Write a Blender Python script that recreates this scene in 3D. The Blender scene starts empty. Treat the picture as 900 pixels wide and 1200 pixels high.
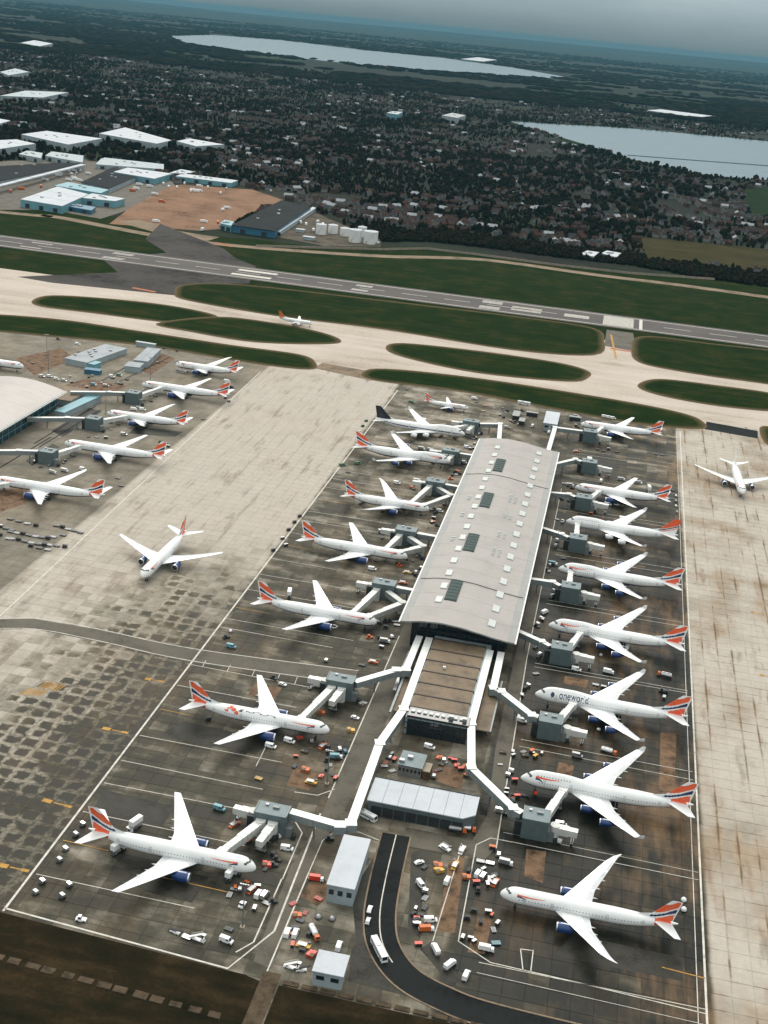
import bpy, bmesh, math, random
import numpy as np
from mathutils import Vector, Matrix
from math import sin, cos, pi, radians, sqrt

S = bpy.context.scene
COL = S.collection
random.seed(7)

# ------------------------------------------------------------------ camera
cam_d = bpy.data.cameras.new('camera')
cam = bpy.data.objects.new('camera', cam_d)
COL.objects.link(cam)
S.camera = cam
CAM_F, CAM_PITCH, CAM_ROLL, CAM_YAW, CAM_H = 1453.03 / 1200.0, 0.375494, 0.0967922, -0.164659, 289.55
cam_d.sensor_fit = 'VERTICAL'
cam_d.sensor_height = 24.0
cam_d.lens = 24.0 * CAM_F
cam_d.clip_start = 1.0
cam_d.clip_end = 200000.0
_cy, _sy = cos(CAM_YAW), sin(CAM_YAW)
_fw = Vector((cos(CAM_PITCH) * _sy, cos(CAM_PITCH) * _cy, -sin(CAM_PITCH)))
_r0 = Vector((_cy, -_sy, 0))
_u0 = _r0.cross(_fw)
_r = cos(CAM_ROLL) * _r0 + sin(CAM_ROLL) * _u0
_u = -sin(CAM_ROLL) * _r0 + cos(CAM_ROLL) * _u0
cam.matrix_world = Matrix(((_r.x, _u.x, -_fw.x, 0), (_r.y, _u.y, -_fw.y, 0), (_r.z, _u.z, -_fw.z, CAM_H), (0, 0, 0, 1)))
VIEW_F = _fw

# ------------------------------------------------------------------ world, sun, exposure
SUN_EL, SUN_AZ = radians(46), radians(18)      # azimuth measured from +y towards -x
W = bpy.data.worlds.new('World')
S.world = W
W.use_nodes = True
wn = W.node_tree
wn.nodes.clear()
wo = wn.nodes.new('ShaderNodeOutputWorld')
bg = wn.nodes.new('ShaderNodeBackground')
sky = wn.nodes.new('ShaderNodeTexSky')
sky.sky_type = 'NISHITA'
sky.sun_disc = False
sky.sun_elevation = SUN_EL
sky.sun_rotation = -SUN_AZ
sky.air_density = 1.0
sky.dust_density = 0.6
sky.altitude = 100
tc = wn.nodes.new('ShaderNodeTexCoord')
mp = wn.nodes.new('ShaderNodeMapping')
mp.inputs['Scale'].default_value = (1.0, 1.0, 4.0)
nz = wn.nodes.new('ShaderNodeTexNoise')
nz.inputs['Scale'].default_value = 3.2
nz.inputs['Detail'].default_value = 6
nz.inputs['Roughness'].default_value = 0.55
rp = wn.nodes.new('ShaderNodeValToRGB')
rp.color_ramp.elements[0].position = 0.34
rp.color_ramp.elements[0].color = (1.95, 2.55, 2.8, 1)
rp.color_ramp.elements[1].position = 0.68
rp.color_ramp.elements[1].color = (4.2, 4.8, 5.0, 1)
mx = wn.nodes.new('ShaderNodeMixRGB')
mx.inputs[0].default_value = 0.975
wn.links.new(tc.outputs['Generated'], mp.inputs[0])
wn.links.new(mp.outputs[0], nz.inputs['Vector'])
wn.links.new(nz.outputs['Fac'], rp.inputs[0])
wn.links.new(sky.outputs[0], mx.inputs[1])
# overcast: luminance rises from horizon to zenith (CIE overcast sky), blue haze right at the skyline
sx = wn.nodes.new('ShaderNodeSeparateXYZ')
wn.links.new(tc.outputs['Generated'], sx.inputs[0])
zg = wn.nodes.new('ShaderNodeMapRange')
zg.inputs[1].default_value, zg.inputs[2].default_value, zg.inputs[3].default_value, zg.inputs[4].default_value = 0.0, 1.0, 1.0, 2.7
wn.links.new(sx.outputs[2], zg.inputs[0])
hzr = wn.nodes.new('ShaderNodeMapRange')
hzr.interpolation_type = 'SMOOTHSTEP'
hzr.inputs[1].default_value, hzr.inputs[2].default_value = -0.012, 0.07
wn.links.new(sx.outputs[2], hzr.inputs[0])
hm = wn.nodes.new('ShaderNodeMixRGB')
hm.inputs[1].default_value = (0.62, 1.12, 1.36, 1)
wn.links.new(hzr.outputs[0], hm.inputs[0])
wn.links.new(rp.outputs[0], hm.inputs[2])
gm = wn.nodes.new('ShaderNodeVectorMath')
gm.operation = 'SCALE'
nr = wn.nodes.new('ShaderNodeMapRange')
nr.inputs[1].default_value, nr.inputs[2].default_value, nr.inputs[3].default_value, nr.inputs[4].default_value = 0.05, 0.5, 0.0, 0.85
wn.links.new(sx.outputs[2], nr.inputs[0])
nm = wn.nodes.new('ShaderNodeMixRGB')
nm.inputs[2].default_value = (3.05, 3.0, 2.85, 1)      # grey cloud overhead
wn.links.new(nr.outputs[0], nm.inputs[0])
wn.links.new(hm.outputs[0], nm.inputs[1])
wn.links.new(nm.outputs[0], gm.inputs[0])
wn.links.new(zg.outputs[0], gm.inputs['Scale'])
wn.links.new(gm.outputs[0], mx.inputs[2])
wn.links.new(mx.outputs[0], bg.inputs[0])
bg.inputs[1].default_value = 0.1
wn.links.new(bg.outputs[0], wo.inputs[0])

sun_d = bpy.data.lights.new('sun', 'SUN')
sun_d.energy = 1.3
sun_d.angle = radians(42)
sun_d.color = (1.0, 0.94, 0.86)
sun = bpy.data.objects.new('sun', sun_d)
COL.objects.link(sun)
_sd = Vector((-sin(SUN_AZ) * cos(SUN_EL), cos(SUN_AZ) * cos(SUN_EL), sin(SUN_EL)))
sun.rotation_euler = _sd.to_track_quat('Z', 'Y').to_euler()
sun.location = (0, 0, 500)

S.view_settings.view_transform = 'Standard'
S.view_settings.look = 'None'
S.view_settings.exposure = 0.76
S.view_settings.gamma = 1.0
S.cycles.max_bounces = 4
S.cycles.diffuse_bounces = 2
S.cycles.glossy_bounces = 2
S.cycles.transmission_bounces = 2
S.cycles.volume_bounces = 0
S.cycles.caustics_reflective = False
S.cycles.caustics_refractive = False
S.cycles.use_denoising = True

# ------------------------------------------------------------------ node helpers and materials
MATS = {}


class NT:
    def __init__(s, name):
        s.m = bpy.data.materials.new(name)
        s.m.use_nodes = True
        s.t = s.m.node_tree
        s.b = s.t.nodes['Principled BSDF']
        s._pos = None

    def n(s, kind, **kw):
        nd = s.t.nodes.new('ShaderNode' + kind)
        for k, v in kw.items():
            setattr(nd, k, v)
        return nd

    def put(s, sock, v):
        if isinstance(v, bpy.types.NodeSocket):
            s.t.links.new(v, sock)
        else:
            sock.default_value = v

    def math(s, op, a, b=0.0, clamp=False):
        nd = s.n('Math', operation=op, use_clamp=clamp)
        s.put(nd.inputs[0], a)
        s.put(nd.inputs[1], b)
        return nd.outputs[0]

    def pos(s):
        if s._pos is None:
            g = s.n('NewGeometry')
            s._pos = g.outputs['Position']
        return s._pos

    def xyz(s):
        nd = s.n('SeparateXYZ')
        s.put(nd.inputs[0], s.pos())
        return nd.outputs

    def noise(s, scale, detail=4, rough=0.55, stretch=(1, 1, 1), src=None):
        v = src if src is not None else s.pos()
        m = s.n('Mapping')
        m.inputs['Scale'].default_value = stretch
        s.put(m.inputs[0], v)
        nd = s.n('TexNoise')
        nd.inputs['Scale'].default_value = scale
        nd.inputs['Detail'].default_value = detail
        nd.inputs['Roughness'].default_value = rough
        s.put(nd.inputs['Vector'], m.outputs[0])
        return nd.outputs['Fac']

    def ramp(s, v, *stops):
        nd = s.n('ValToRGB')
        el = nd.color_ramp.elements
        while len(el) < len(stops):
            el.new(0.5)
        for e, (p, c) in zip(el, stops):
            e.position = p
            e.color = (c[0], c[1], c[2], 1) if isinstance(c, tuple) else (c, c, c, 1)
        s.put(nd.inputs[0], v)
        return nd.outputs[0]

    def step(s, v, a, b, lo=0.0, hi=1.0):
        nd = s.n('MapRange', interpolation_type='SMOOTHSTEP')
        s.put(nd.inputs[0], v)
        for i, q in enumerate((a, b, lo, hi)):
            nd.inputs[i + 1].default_value = q
        return nd.outputs[0]

    def mix(s, f, a, b, mode='MIX'):
        nd = s.n('MixRGB', blend_type=mode)
        s.put(nd.inputs[0], f)
        for i, q in ((1, a), (2, b)):
            s.put(nd.inputs[i], (q[0], q[1], q[2], 1) if isinstance(q, tuple) else q)
        return nd.outputs[0]

    def bump(s, h, strength=0.3, dist=0.1):
        nd = s.n('Bump')
        nd.inputs['Strength'].default_value = strength
        nd.inputs['Distance'].default_value = dist
        s.put(nd.inputs['Height'], h)
        s.t.links.new(nd.outputs[0], s.b.inputs['Normal'])


def mat(name, c, rough=0.6, metal=0.0, var=0.15, scale=0.4, spec=0.5, obj_space=True, c2=None, bump=0.0):
    if name in MATS:
        return MATS[name]
    k = NT(name)
    src = None
    if not obj_space and spec == 0.5:
        spec = 0.12
    if obj_space:
        src = k.n('TexCoord').outputs['Object']
    f = k.noise(scale, 5, 0.6, src=src)
    f2 = k.noise(scale * 9, 3, 0.6, src=src)
    f = k.math('ADD', k.math('MULTIPLY', f, 0.7), k.math('MULTIPLY', f2, 0.3))
    d = c2 if c2 else tuple(v * (1 - 2 * var) for v in c)
    u = tuple(min(0.9, v * (1 + var)) for v in c)
    col = k.ramp(f, (0.33, d), (0.5, c), (0.7, u))
    k.t.links.new(col, k.b.inputs['Base Color'])
    k.b.inputs['Roughness'].default_value = rough
    k.b.inputs['Metallic'].default_value = metal
    k.b.inputs['Specular IOR Level'].default_value = spec
    if bump:
        k.bump(f2, bump, 0.1)
    MATS[name] = k.m
    return k.m


WHITE = mat('white_paint', (0.80, 0.81, 0.80), 0.32, var=0.03, scale=0.15)
WINGM = mat('wing_paint', (0.72, 0.74, 0.74), 0.38, var=0.06, scale=0.2)
NAVY = mat('navy_paint', (0.012, 0.03, 0.10), 0.25, var=0.1)
BLUEP = mat('engine_blue', (0.015, 0.045, 0.16), 0.22, var=0.1)
REDP = mat('red_paint', (0.62, 0.045, 0.02), 0.35, var=0.08)
ORANGE = mat('orange_paint', (0.56, 0.125, 0.025), 0.5, var=0.12)
YELLOW = mat('yellow_paint', (0.62, 0.36, 0.05), 0.5, var=0.15)
BLACK = mat('black_rubber', (0.015, 0.015, 0.016), 0.7, var=0.1)
GLASS = mat('dark_glass', (0.012, 0.02, 0.026), 0.08, var=0.1, spec=0.8)
METAL = mat('grey_metal', (0.38, 0.39, 0.40), 0.4, 0.6, var=0.12)
LIPM = mat('bare_metal', (0.68, 0.69, 0.70), 0.25, 0.8, var=0.05)
DARKM = mat('dark_metal', (0.03, 0.034, 0.036), 0.6, 0.3, var=0.2)
STEEL = mat('galvanised_steel', (0.22, 0.24, 0.24), 0.5, 0.4, var=0.15)
ROOF = mat('terminal_roof_sheet', (0.365, 0.34, 0.32), 0.6, 0.0, spec=0.2, var=0.07, scale=0.05)
ROOF2 = mat('terminal_roof_eaves', (0.25, 0.25, 0.24), 0.5, 0.0, var=0.1, scale=0.1)
SKYL = mat('skylight_white', (0.50, 0.53, 0.51), 0.35, var=0.05)
LOUV = mat('green_louvre', (0.014, 0.04, 0.036), 0.7, var=0.2)
TEALW = mat('teal_cladding', (0.10, 0.135, 0.14), 0.45, 0.1, var=0.1, scale=0.25)
TEALR = mat('teal_roof', (0.13, 0.18, 0.19), 0.5, 0.0, var=0.12, scale=0.3)
DECK = mat('brown_deck', (0.165, 0.12, 0.076), 0.75, var=0.28, scale=0.14)
DECKB = mat('dark_beam', (0.03, 0.024, 0.02), 0.7)
TUBEW = mat('bridge_white', (0.74, 0.75, 0.72), 0.4, var=0.07, scale=0.3)
TUBES = mat('bridge_side', (0.20, 0.23, 0.23), 0.3, var=0.15, scale=0.3)
TUBEG = mat('airbridge_grey', (0.55, 0.56, 0.53), 0.45, var=0.1, scale=0.3)
SHEDW = mat('shed_white_roof', (0.47, 0.50, 0.53), 0.6, spec=0.2, var=0.07, scale=0.08)
SHEDG = mat('shed_grey_wall', (0.30, 0.36, 0.38), 0.55, var=0.15, scale=0.1)
SHEDD = mat('shed_dark_roof', (0.016, 0.019, 0.02), 0.9, spec=0.1, var=0.3, scale=0.06)
SHEDB = mat('shed_blue_wall', (0.03, 0.13, 0.21), 0.45, var=0.15, scale=0.1)
SHEDT = mat('shed_teal_wall', (0.14, 0.32, 0.37), 0.45, var=0.12, scale=0.1)
TANKW = mat('tank_white', (0.72, 0.73, 0.72), 0.45, var=0.07, scale=0.2)
BRICK = mat('house_wall', (0.06, 0.046, 0.036), 0.9, spec=0.1, var=0.25, scale=0.3)
RENDERW = mat('house_render', (0.20, 0.20, 0.19), 0.9, spec=0.1, var=0.12, scale=0.3)
RTILE = mat('roof_tile_brown', (0.036, 0.025, 0.02), 0.9, spec=0.1, var=0.25, scale=0.3)
RSLATE = mat('roof_slate', (0.036, 0.04, 0.044), 0.9, spec=0.1, var=0.25, scale=0.3)
RRED = mat('roof_tile_red', (0.055, 0.028, 0.021), 0.9, spec=0.1, var=0.25, scale=0.3)
LINEW = mat('line_white', (0.56, 0.54, 0.48), 0.7, var=0.22, scale=0.35, obj_space=False)
LINEY = mat('line_yellow', (0.42, 0.235, 0.06), 0.7, var=0.25, scale=0.35, obj_space=False)
LINER = mat('line_rust', (0.42, 0.14, 0.07), 0.7, var=0.25, scale=0.35, obj_space=False)
ASPH = mat('asphalt_dark', (0.016, 0.018, 0.018), 0.9, spec=0.08, var=0.3, scale=0.06, obj_space=False)
CONC = mat('pale_concrete', (0.30, 0.26, 0.205), 0.9, spec=0.1, var=0.2, scale=0.3, obj_space=False)
EARTH = mat('brown_earth_lot', (0.215, 0.125, 0.078), 0.95, spec=0.1, var=0.3, scale=0.02, obj_space=False)
REDTAIL = mat('tail_red', (0.76, 0.115, 0.04), 0.35, var=0.06)


def grass_mat(name, a, b, c, scale=0.03, bump=0.4):
    k = NT(name)
    f = k.noise(scale, 6, 0.65)
    f2 = k.noise(scale * 14, 4, 0.7)
    f3 = k.noise(scale * 3, 3, 0.5, stretch=(0.25, 1.5, 1))
    s = k.math('ADD', k.math('MULTIPLY', f, 0.5), k.math('ADD', k.math('MULTIPLY', f2, 0.2), k.math('MULTIPLY', f3, 0.3)))
    col = k.ramp(s, (0.36, a), (0.50, b), (0.62, c))
    at = k.n('Attribute', attribute_name='worn')
    wr = k.math('ADD', at.outputs['Fac'], k.math('MULTIPLY', k.math('SUBTRACT', f2, 0.5), k.math('MULTIPLY', k.step(at.outputs['Fac'], 0.0, 0.25), 1.3)), True)
    col = k.mix(k.math('MULTIPLY', wr, 0.9), col, (0.15, 0.105, 0.06))
    k.t.links.new(col, k.b.inputs['Base Color'])
    k.b.inputs['Roughness'].default_value = 1.0
    k.b.inputs['Specular IOR Level'].default_value = 0.03
    k.bump(f2, bump, 0.2)
    MATS[name] = k.m
    return k.m


GRASS = grass_mat('airfield_grass', (0.004, 0.012, 0.0015), (0.009, 0.022, 0.003), (0.034, 0.030, 0.008))
BANK = grass_mat('dark_bank', (0.006, 0.008, 0.004), (0.018, 0.014, 0.007), (0.040, 0.027, 0.013), 0.05)
FIELD = grass_mat('rough_field', (0.022, 0.024, 0.010), (0.042, 0.036, 0.015), (0.055, 0.048, 0.021), 0.02)
GREENF = grass_mat('green_field', (0.007, 0.017, 0.006), (0.011, 0.024, 0.008), (0.020, 0.030, 0.011), 0.01)


def land_mat():
    k = NT('far_land')
    v = k.n('TexVoronoi', feature='F1')
    v.inputs['Scale'].default_value = 0.0032
    v.inputs['Randomness'].default_value = 1.0
    k.put(v.inputs['Vector'], k.pos())
    sp = k.n('SeparateColor')
    k.put(sp.inputs[0], v.outputs['Color'])
    f = k.noise(0.0016, 6, 0.6)
    f2 = k.noise(0.03, 5, 0.65)
    base = k.ramp(sp.outputs[0], (0.0, (0.008, 0.012, 0.007)), (0.4, (0.012, 0.018, 0.008)), (0.75, (0.014, 0.026, 0.010)), (1.0, (0.030, 0.028, 0.017)))
    dark = k.ramp(f2, (0.35, (0.005, 0.008, 0.005)), (0.6, (0.012, 0.013, 0.008)), (0.75, (0.026, 0.022, 0.016)))
    col = k.mix(k.step(f, 0.42, 0.56), dark, base)
    k.t.links.new(col, k.b.inputs['Base Color'])
    k.b.inputs['Roughness'].default_value = 0.95
    k.b.inputs['Specular IOR Level'].default_value = 0.1
    return k.m


LAND = land_mat()


def leaf_mat(name, stops):
    k = NT(name)
    g = k.n('NewGeometry')
    n = k.noise(0.35, 3, 0.6)
    s = k.math('ADD', k.math('MULTIPLY', g.outputs['Random Per Island'], 0.7), k.math('MULTIPLY', n, 0.3))
    col = k.ramp(s, *stops)
    k.t.links.new(col, k.b.inputs['Base Color'])
    k.b.inputs['Roughness'].default_value = 0.9
    k.b.inputs['Specular IOR Level'].default_value = 0.0
    MATS[name] = k.m
    return k.m


LEAF = leaf_mat('woodland_leaf', ((0.05, (0.003, 0.005, 0.003)), (0.4, (0.007, 0.010, 0.005)), (0.7, (0.014, 0.012, 0.007)), (0.95, (0.032, 0.022, 0.014))))


def apron_mat():
    k = NT('apron_concrete')
    x, y, _ = k.xyz()
    P = 7.5

    def band(a, b, s=2.0):
        return k.math('MULTIPLY', k.step(x, a - s, a + s), k.step(x, b - s, b + s, 1.0, 0.0))
    big = k.noise(0.013, 5, 0.6)
    mid = k.noise(0.05, 5, 0.62)
    fin = k.noise(0.45, 4, 0.65)
    stx = k.noise(0.05, 5, 0.6, stretch=(0.35, 2.2, 1))     # streaks along the stands
    sty = k.noise(0.05, 5, 0.62, stretch=(2.6, 0.55, 1))     # streaks along the taxilanes
    # slab cell and distance to its joint
    cx = k.math('FLOOR', k.math('DIVIDE', x, P))
    cy = k.math('FLOOR', k.math('DIVIDE', y, P))
    cb = k.n('CombineXYZ')
    k.put(cb.inputs[0], cx)
    k.put(cb.inputs[1], cy)
    wn_ = k.n('TexWhiteNoise', noise_dimensions='2D')
    k.put(wn_.inputs['Vector'], cb.outputs[0])
    cell = wn_.outputs['Value']
    ex = k.math('PINGPONG', x, P / 2)
    ey = k.math('PINGPONG', y, P / 2)
    edge = k.math('MINIMUM', ex, ey)                         # 0 at the joint
    taxi = band(-283, -168)
    left = band(-168, -74)
    right = band(-20, 68)
    lane = k.step(x, 66, 70)
    cst = k.step(x, -286, -281, 1.0, 0.0)
    core = band(-74, -20)
    near = k.step(y, 800, 380)
    # wetness of each zone
    w_taxi = k.math('MULTIPLY', k.step(y, 690, 470), k.math('ADD', k.step(x, -262, -185, 0.05, 0.80), k.step(k.math('SUBTRACT', y, k.math('MULTIPLY', x, 0.6)), 620, 480, 0.0, 0.35)))
    w_left = k.step(y, 380, 980, 0.66, 0.46)
    w_right = k.step(y, 560, 980, 1.04, 0.70)
    w = k.math('MULTIPLY', taxi, w_taxi)
    w = k.math('ADD', w, k.math('MULTIPLY', left, w_left))
    w = k.math('ADD', w, k.math('MULTIPLY', right, w_right))
    w = k.math('ADD', w, k.math('MULTIPLY', core, 0.55))
    w = k.math('ADD', w, k.math('MULTIPLY', cst, 0.42))
    w = k.math('ADD', w, k.math('MULTIPLY', lane, k.math('MULTIPLY', k.step(big, 0.42, 0.62), 0.30)))
    var = k.math('ADD', k.math('MULTIPLY', k.math('SUBTRACT', mid, 0.5), 1.5), k.math('MULTIPLY', k.math('SUBTRACT', cell, 0.5), k.math('ADD', 0.22, k.math('MULTIPLY', taxi, 0.35))))
    var = k.math('ADD', var, k.math('MULTIPLY', k.math('SUBTRACT', stx, 0.5), k.math('MULTIPLY', k.math('ADD', left, right), 0.9)))
    amp = k.math('ADD', 0.30, k.math('MULTIPLY', k.math('ADD', left, k.math('ADD', right, core)), 0.55))
    amp = k.math('ADD', amp, k.math('MULTIPLY', taxi, k.math('MULTIPLY', k.step(y, 680, 480), 0.6)))
    w = k.math('ADD', w, k.math('MULTIPLY', var, amp))
    # lighter and darker blocks of two by two slabs on the right-hand stands
    c2 = k.n('CombineXYZ')
    k.put(c2.inputs[0], k.math('FLOOR', k.math('DIVIDE', x, P * 2)))
    k.put(c2.inputs[1], k.math('FLOOR', k.math('DIVIDE', y, P)))
    w2 = k.n('TexWhiteNoise', noise_dimensions='2D')
    k.put(w2.inputs['Vector'], c2.outputs[0])
    w = k.math('SUBTRACT', w, k.math('MULTIPLY', right, k.math('MULTIPLY', k.step(w2.outputs['Value'], 0.55, 0.95), k.step(mid, 0.4, 0.62, 0.05, 0.5))))
    w = k.math('MINIMUM', w, k.math('ADD', 0.82, k.math('MULTIPLY', right, 0.2)))
    # in the wet taxilane the joints have dried first
    dry = k.math('MULTIPLY', k.math('MULTIPLY', k.step(k.math('ADD', edge, k.math('MULTIPLY', k.math('SUBTRACT', k.noise(0.16, 4, 0.65), 0.5), 6.5)), 2.1, 0.5), taxi), k.math('MULTIPLY', k.step(fin, 0.3, 0.6, 0.6, 1.0), k.step(w, 0.25, 0.75)))
    w = k.math('SUBTRACT', w, k.math('MULTIPLY', dry, k.math('MULTIPLY', k.step(mid, 0.30, 0.52), k.step(x, -172, -205, 0.34, 0.54))), True)
    col = k.ramp(w, (0.0, (0.425, 0.385, 0.33)), (0.22, (0.335, 0.300, 0.248)), (0.42, (0.182, 0.164, 0.130)), (0.60, (0.074, 0.068, 0.050)), (0.8, (0.026, 0.024, 0.017)), (1.0, (0.010, 0.011, 0.008)))
    # rust brown tint in large patches, and along the joints of the right-hand taxilane
    br = k.math('MULTIPLY', k.step(k.math('ADD', k.math('MULTIPLY', big, 0.6), k.math('MULTIPLY', sty, 0.4)), 0.46, 0.66), k.math('ADD', 0.24, k.math('MULTIPLY', k.step(x, -20, 70, 0.0, 1.0), 0.55)))
    col = k.mix(br, col, k.mix(0.5, col, (0.42, 0.255, 0.13)))
    jl = k.math('MULTIPLY', k.math('MULTIPLY', k.step(ex, 0.75, 0.12), k.step(sty, 0.46, 0.62)), k.math('ADD', lane, k.math('MULTIPLY', taxi, k.step(y, 520, 900, 0.0, 0.35))))
    col = k.mix(k.math('MULTIPLY', jl, 0.75), col, (0.15, 0.095, 0.05))
    jl2 = k.math('MULTIPLY', k.math('MULTIPLY', k.step(ey, 0.5, 0.1), k.step(mid, 0.5, 0.62)), lane)
    col = k.mix(k.math('MULTIPLY', jl2, 0.5), col, (0.16, 0.10, 0.06))
    # slab tone, fine grain and tyre streaks
    tone = k.math('ADD', 0.955, k.math('MULTIPLY', cell, 0.09))
    tone = k.math('MULTIPLY', tone, k.math('ADD', 0.8, k.math('MULTIPLY', fin, 0.4)))
    ty = k.math('MULTIPLY', k.step(sty, 0.52, 0.72), k.math('MULTIPLY', k.math('ADD', taxi, lane), 0.35))
    tone = k.math('MULTIPLY', tone, k.math('SUBTRACT', 1.0, ty))
    cbc = k.n('CombineXYZ')
    for i in range(3):
        k.put(cbc.inputs[i], tone)
    col = k.mix(1.0, col, cbc.outputs[0], 'MULTIPLY')
    k.t.links.new(col, k.b.inputs['Base Color'])
    k.t.links.new(k.step(w, 0.45, 0.95, 0.85, 0.4), k.b.inputs['Roughness'])
    k.b.inputs['Specular IOR Level'].default_value = 0.1
    k.bump(fin, 0.15, 0.05)
    return k.m


APRON = apron_mat()
JOINT = APRON


def taxi_mat():
    k = NT('taxiway_concrete')
    big = k.noise(0.012, 5, 0.6)
    st = k.noise(0.03, 5, 0.6, stretch=(0.25, 2.4, 1))
    fin = k.noise(0.3, 4, 0.65)
    s = k.math('ADD', k.math('MULTIPLY', big, 0.4), k.math('ADD', k.math('MULTIPLY', st, 0.4), k.math('MULTIPLY', fin, 0.2)))
    col = k.ramp(s, (0.32, (0.24, 0.185, 0.135)), (0.45, (0.41, 0.35, 0.29)), (0.6, (0.51, 0.45, 0.385)), (0.75, (0.38, 0.295, 0.215)))
    k.t.links.new(col, k.b.inputs['Base Color'])
    k.b.inputs['Roughness'].default_value = 0.9
    k.b.inputs['Specular IOR Level'].default_value = 0.15
    return k.m


TAXIC = taxi_mat()


def runway_mat():
    k = NT('runway_asphalt')
    x, y, _ = k.xyz()
    st = k.noise(0.02, 6, 0.65, stretch=(0.15, 3.0, 1))
    big = k.noise(0.02, 5, 0.6)
    rub = k.math('MULTIPLY', k.math('MULTIPLY', k.step(y, 1380, 1398), k.step(y, 1416, 1434, 1.0, 0.0)), 0.5)
    s = k.math('ADD', k.math('MULTIPLY', st, 0.6), k.math('MULTIPLY', big, 0.4))
    col = k.ramp(s, (0.3, (0.06, 0.056, 0.052)), (0.5, (0.10, 0.09, 0.085)), (0.7, (0.15, 0.13, 0.12)))
    col = k.mix(rub, col, (0.07, 0.064, 0.062))
    k.t.links.new(col, k.b.inputs['Base Color'])
    k.b.inputs['Roughness'].default_value = 0.85
    k.b.inputs['Specular IOR Level'].default_value = 0.2
    return k.m


RUNWAY = runway_mat()


def water_mat():
    k = NT('reservoir_water')
    n = k.noise(0.02, 5, 0.6, stretch=(0.3, 1, 1))
    col = k.ramp(n, (0.3, (0.03, 0.075, 0.10)), (0.7, (0.05, 0.105, 0.13)))
    k.t.links.new(col, k.b.inputs['Base Color'])
    k.b.inputs['Roughness'].default_value = 0.22
    k.b.inputs['IOR'].default_value = 1.33
    k.b.inputs['Specular IOR Level'].default_value = 0.9
    k.bump(k.noise(0.15, 4, 0.6), 0.25, 0.5)
    return k.m


WATER = water_mat()

# ------------------------------------------------------------------ mesh helpers


class MB:
    def __init__(s):
        s.v, s.f, s.m = [], [], []

    def add(s, vs, fs, mi=0):
        o = len(s.v)
        s.v.extend([tuple(p) for p in vs])
        for i, f in enumerate(fs):
            s.f.append(tuple(o + j for j in f))
            s.m.append(mi[i] if isinstance(mi, (list, tuple)) else mi)
        return s

    def box(s, c, d, rz=0.0, mi=0, top=None, taper=1.0):
        hx, hy, hz = d[0] / 2, d[1] / 2, d[2] / 2
        ca, sa = cos(rz), sin(rz)
        vs = []
        for z in (-hz, hz):
            q = taper if z > 0 else 1.0
            for px, py in ((-hx, -hy), (hx, -hy), (hx, hy), (-hx, hy)):
                px *= q
                py *= q
                vs.append((c[0] + px * ca - py * sa, c[1] + px * sa + py * ca, c[2] + z))
        t = mi if top is None else top
        return s.add(vs, [(3, 2, 1, 0), (4, 5, 6, 7), (0, 1, 5, 4), (1, 2, 6, 5), (2, 3, 7, 6), (3, 0, 4, 7)], [mi, t, mi, mi, mi, mi])

    def prism(s, poly, z0, z1, mi=0, top=None):
        n = len(poly)
        a = sum(poly[i][0] * poly[(i + 1) % n][1] - poly[(i + 1) % n][0] * poly[i][1] for i in range(n))
        if a < 0:
            poly = poly[::-1]
        vs = [(p[0], p[1], z0) for p in poly] + [(p[0], p[1], z1) for p in poly]
        fs = [tuple(range(n - 1, -1, -1)), tuple(range(n, 2 * n))]
        ms = [mi, mi if top is None else top]
        for i in range(n):
            j = (i + 1) % n
            fs.append((i, j, n + j, n + i))
            ms.append(mi)
        return s.add(vs, fs, ms)

    def cyl(s, a, b, r0, r1=None, n=10, mi=0, cap=True):
        r1 = r0 if r1 is None else r1
        a, b = Vector(a), Vector(b)
        d = (b - a).normalized()
        u = d.orthogonal().normalized()
        w = d.cross(u)
        vs = []
        for p, r in ((a, r0), (b, r1)):
            for i in range(n):
                t = 2 * pi * i / n
                vs.append(p + u * (r * cos(t)) + w * (r * sin(t)))
        fs = [(i, (i + 1) % n, n + (i + 1) % n, n + i) for i in range(n)]
        if cap:
            fs += [tuple(range(n - 1, -1, -1)), tuple(range(n, 2 * n))]
        return s.add(vs, fs, mi)

    def loft(s, rings, mi=0, caps=True, closed=True):
        """rings of equal length; mi may be a function (ring index, point index)."""
        n = len(rings[0])
        vs = [p for r in rings for p in r]
        fs, ms = [], []
        for i in range(len(rings) - 1):
            for j in range(n if closed else n - 1):
                k = (j + 1) % n
                fs.append((i * n + j, i * n + k, (i + 1) * n + k, (i + 1) * n + j))
                ms.append(mi(i, j) if callable(mi) else mi)
        if caps:
            fs += [tuple(range(n - 1, -1, -1)), tuple(range((len(rings) - 1) * n, len(rings) * n))]
            ms += [ms[0], ms[-1]]
        return s.add(vs, fs, ms)

    def mesh(s, name, mats, smooth=False):
        me = bpy.data.meshes.new(name)
        me.from_pydata(s.v, [], s.f)
        for m in (mats if isinstance(mats, (list, tuple)) else [mats]):
            me.materials.append(m)
        me.polygons.foreach_set('material_index', s.m)
        if smooth:
            me.polygons.foreach_set('use_smooth', [True] * len(s.f))
            try:
                me.set_sharp_from_angle(angle=radians(42))
            except Exception:
                pass
        me.update()
        return me

    def build(s, name, mats, parent=None, smooth=False, loc=None, rz=0.0):
        return link(name, s.mesh(name, mats, smooth), parent, loc, rz)


def link(name, me, parent=None, loc=None, rz=0.0):
    o = bpy.data.objects.new(name, me)
    COL.objects.link(o)
    if parent is not None:
        o.parent = parent
    if loc is not None:
        o.location = loc
    if rz:
        o.rotation_euler = (0, 0, rz)
    return o


def tag(o, label=None, cat=None, group=None, kind=None):
    if label:
        o['label'] = label
    if cat:
        o['category'] = cat
    if group:
        o['group'] = group
    if kind:
        o['kind'] = kind
    return o


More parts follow.
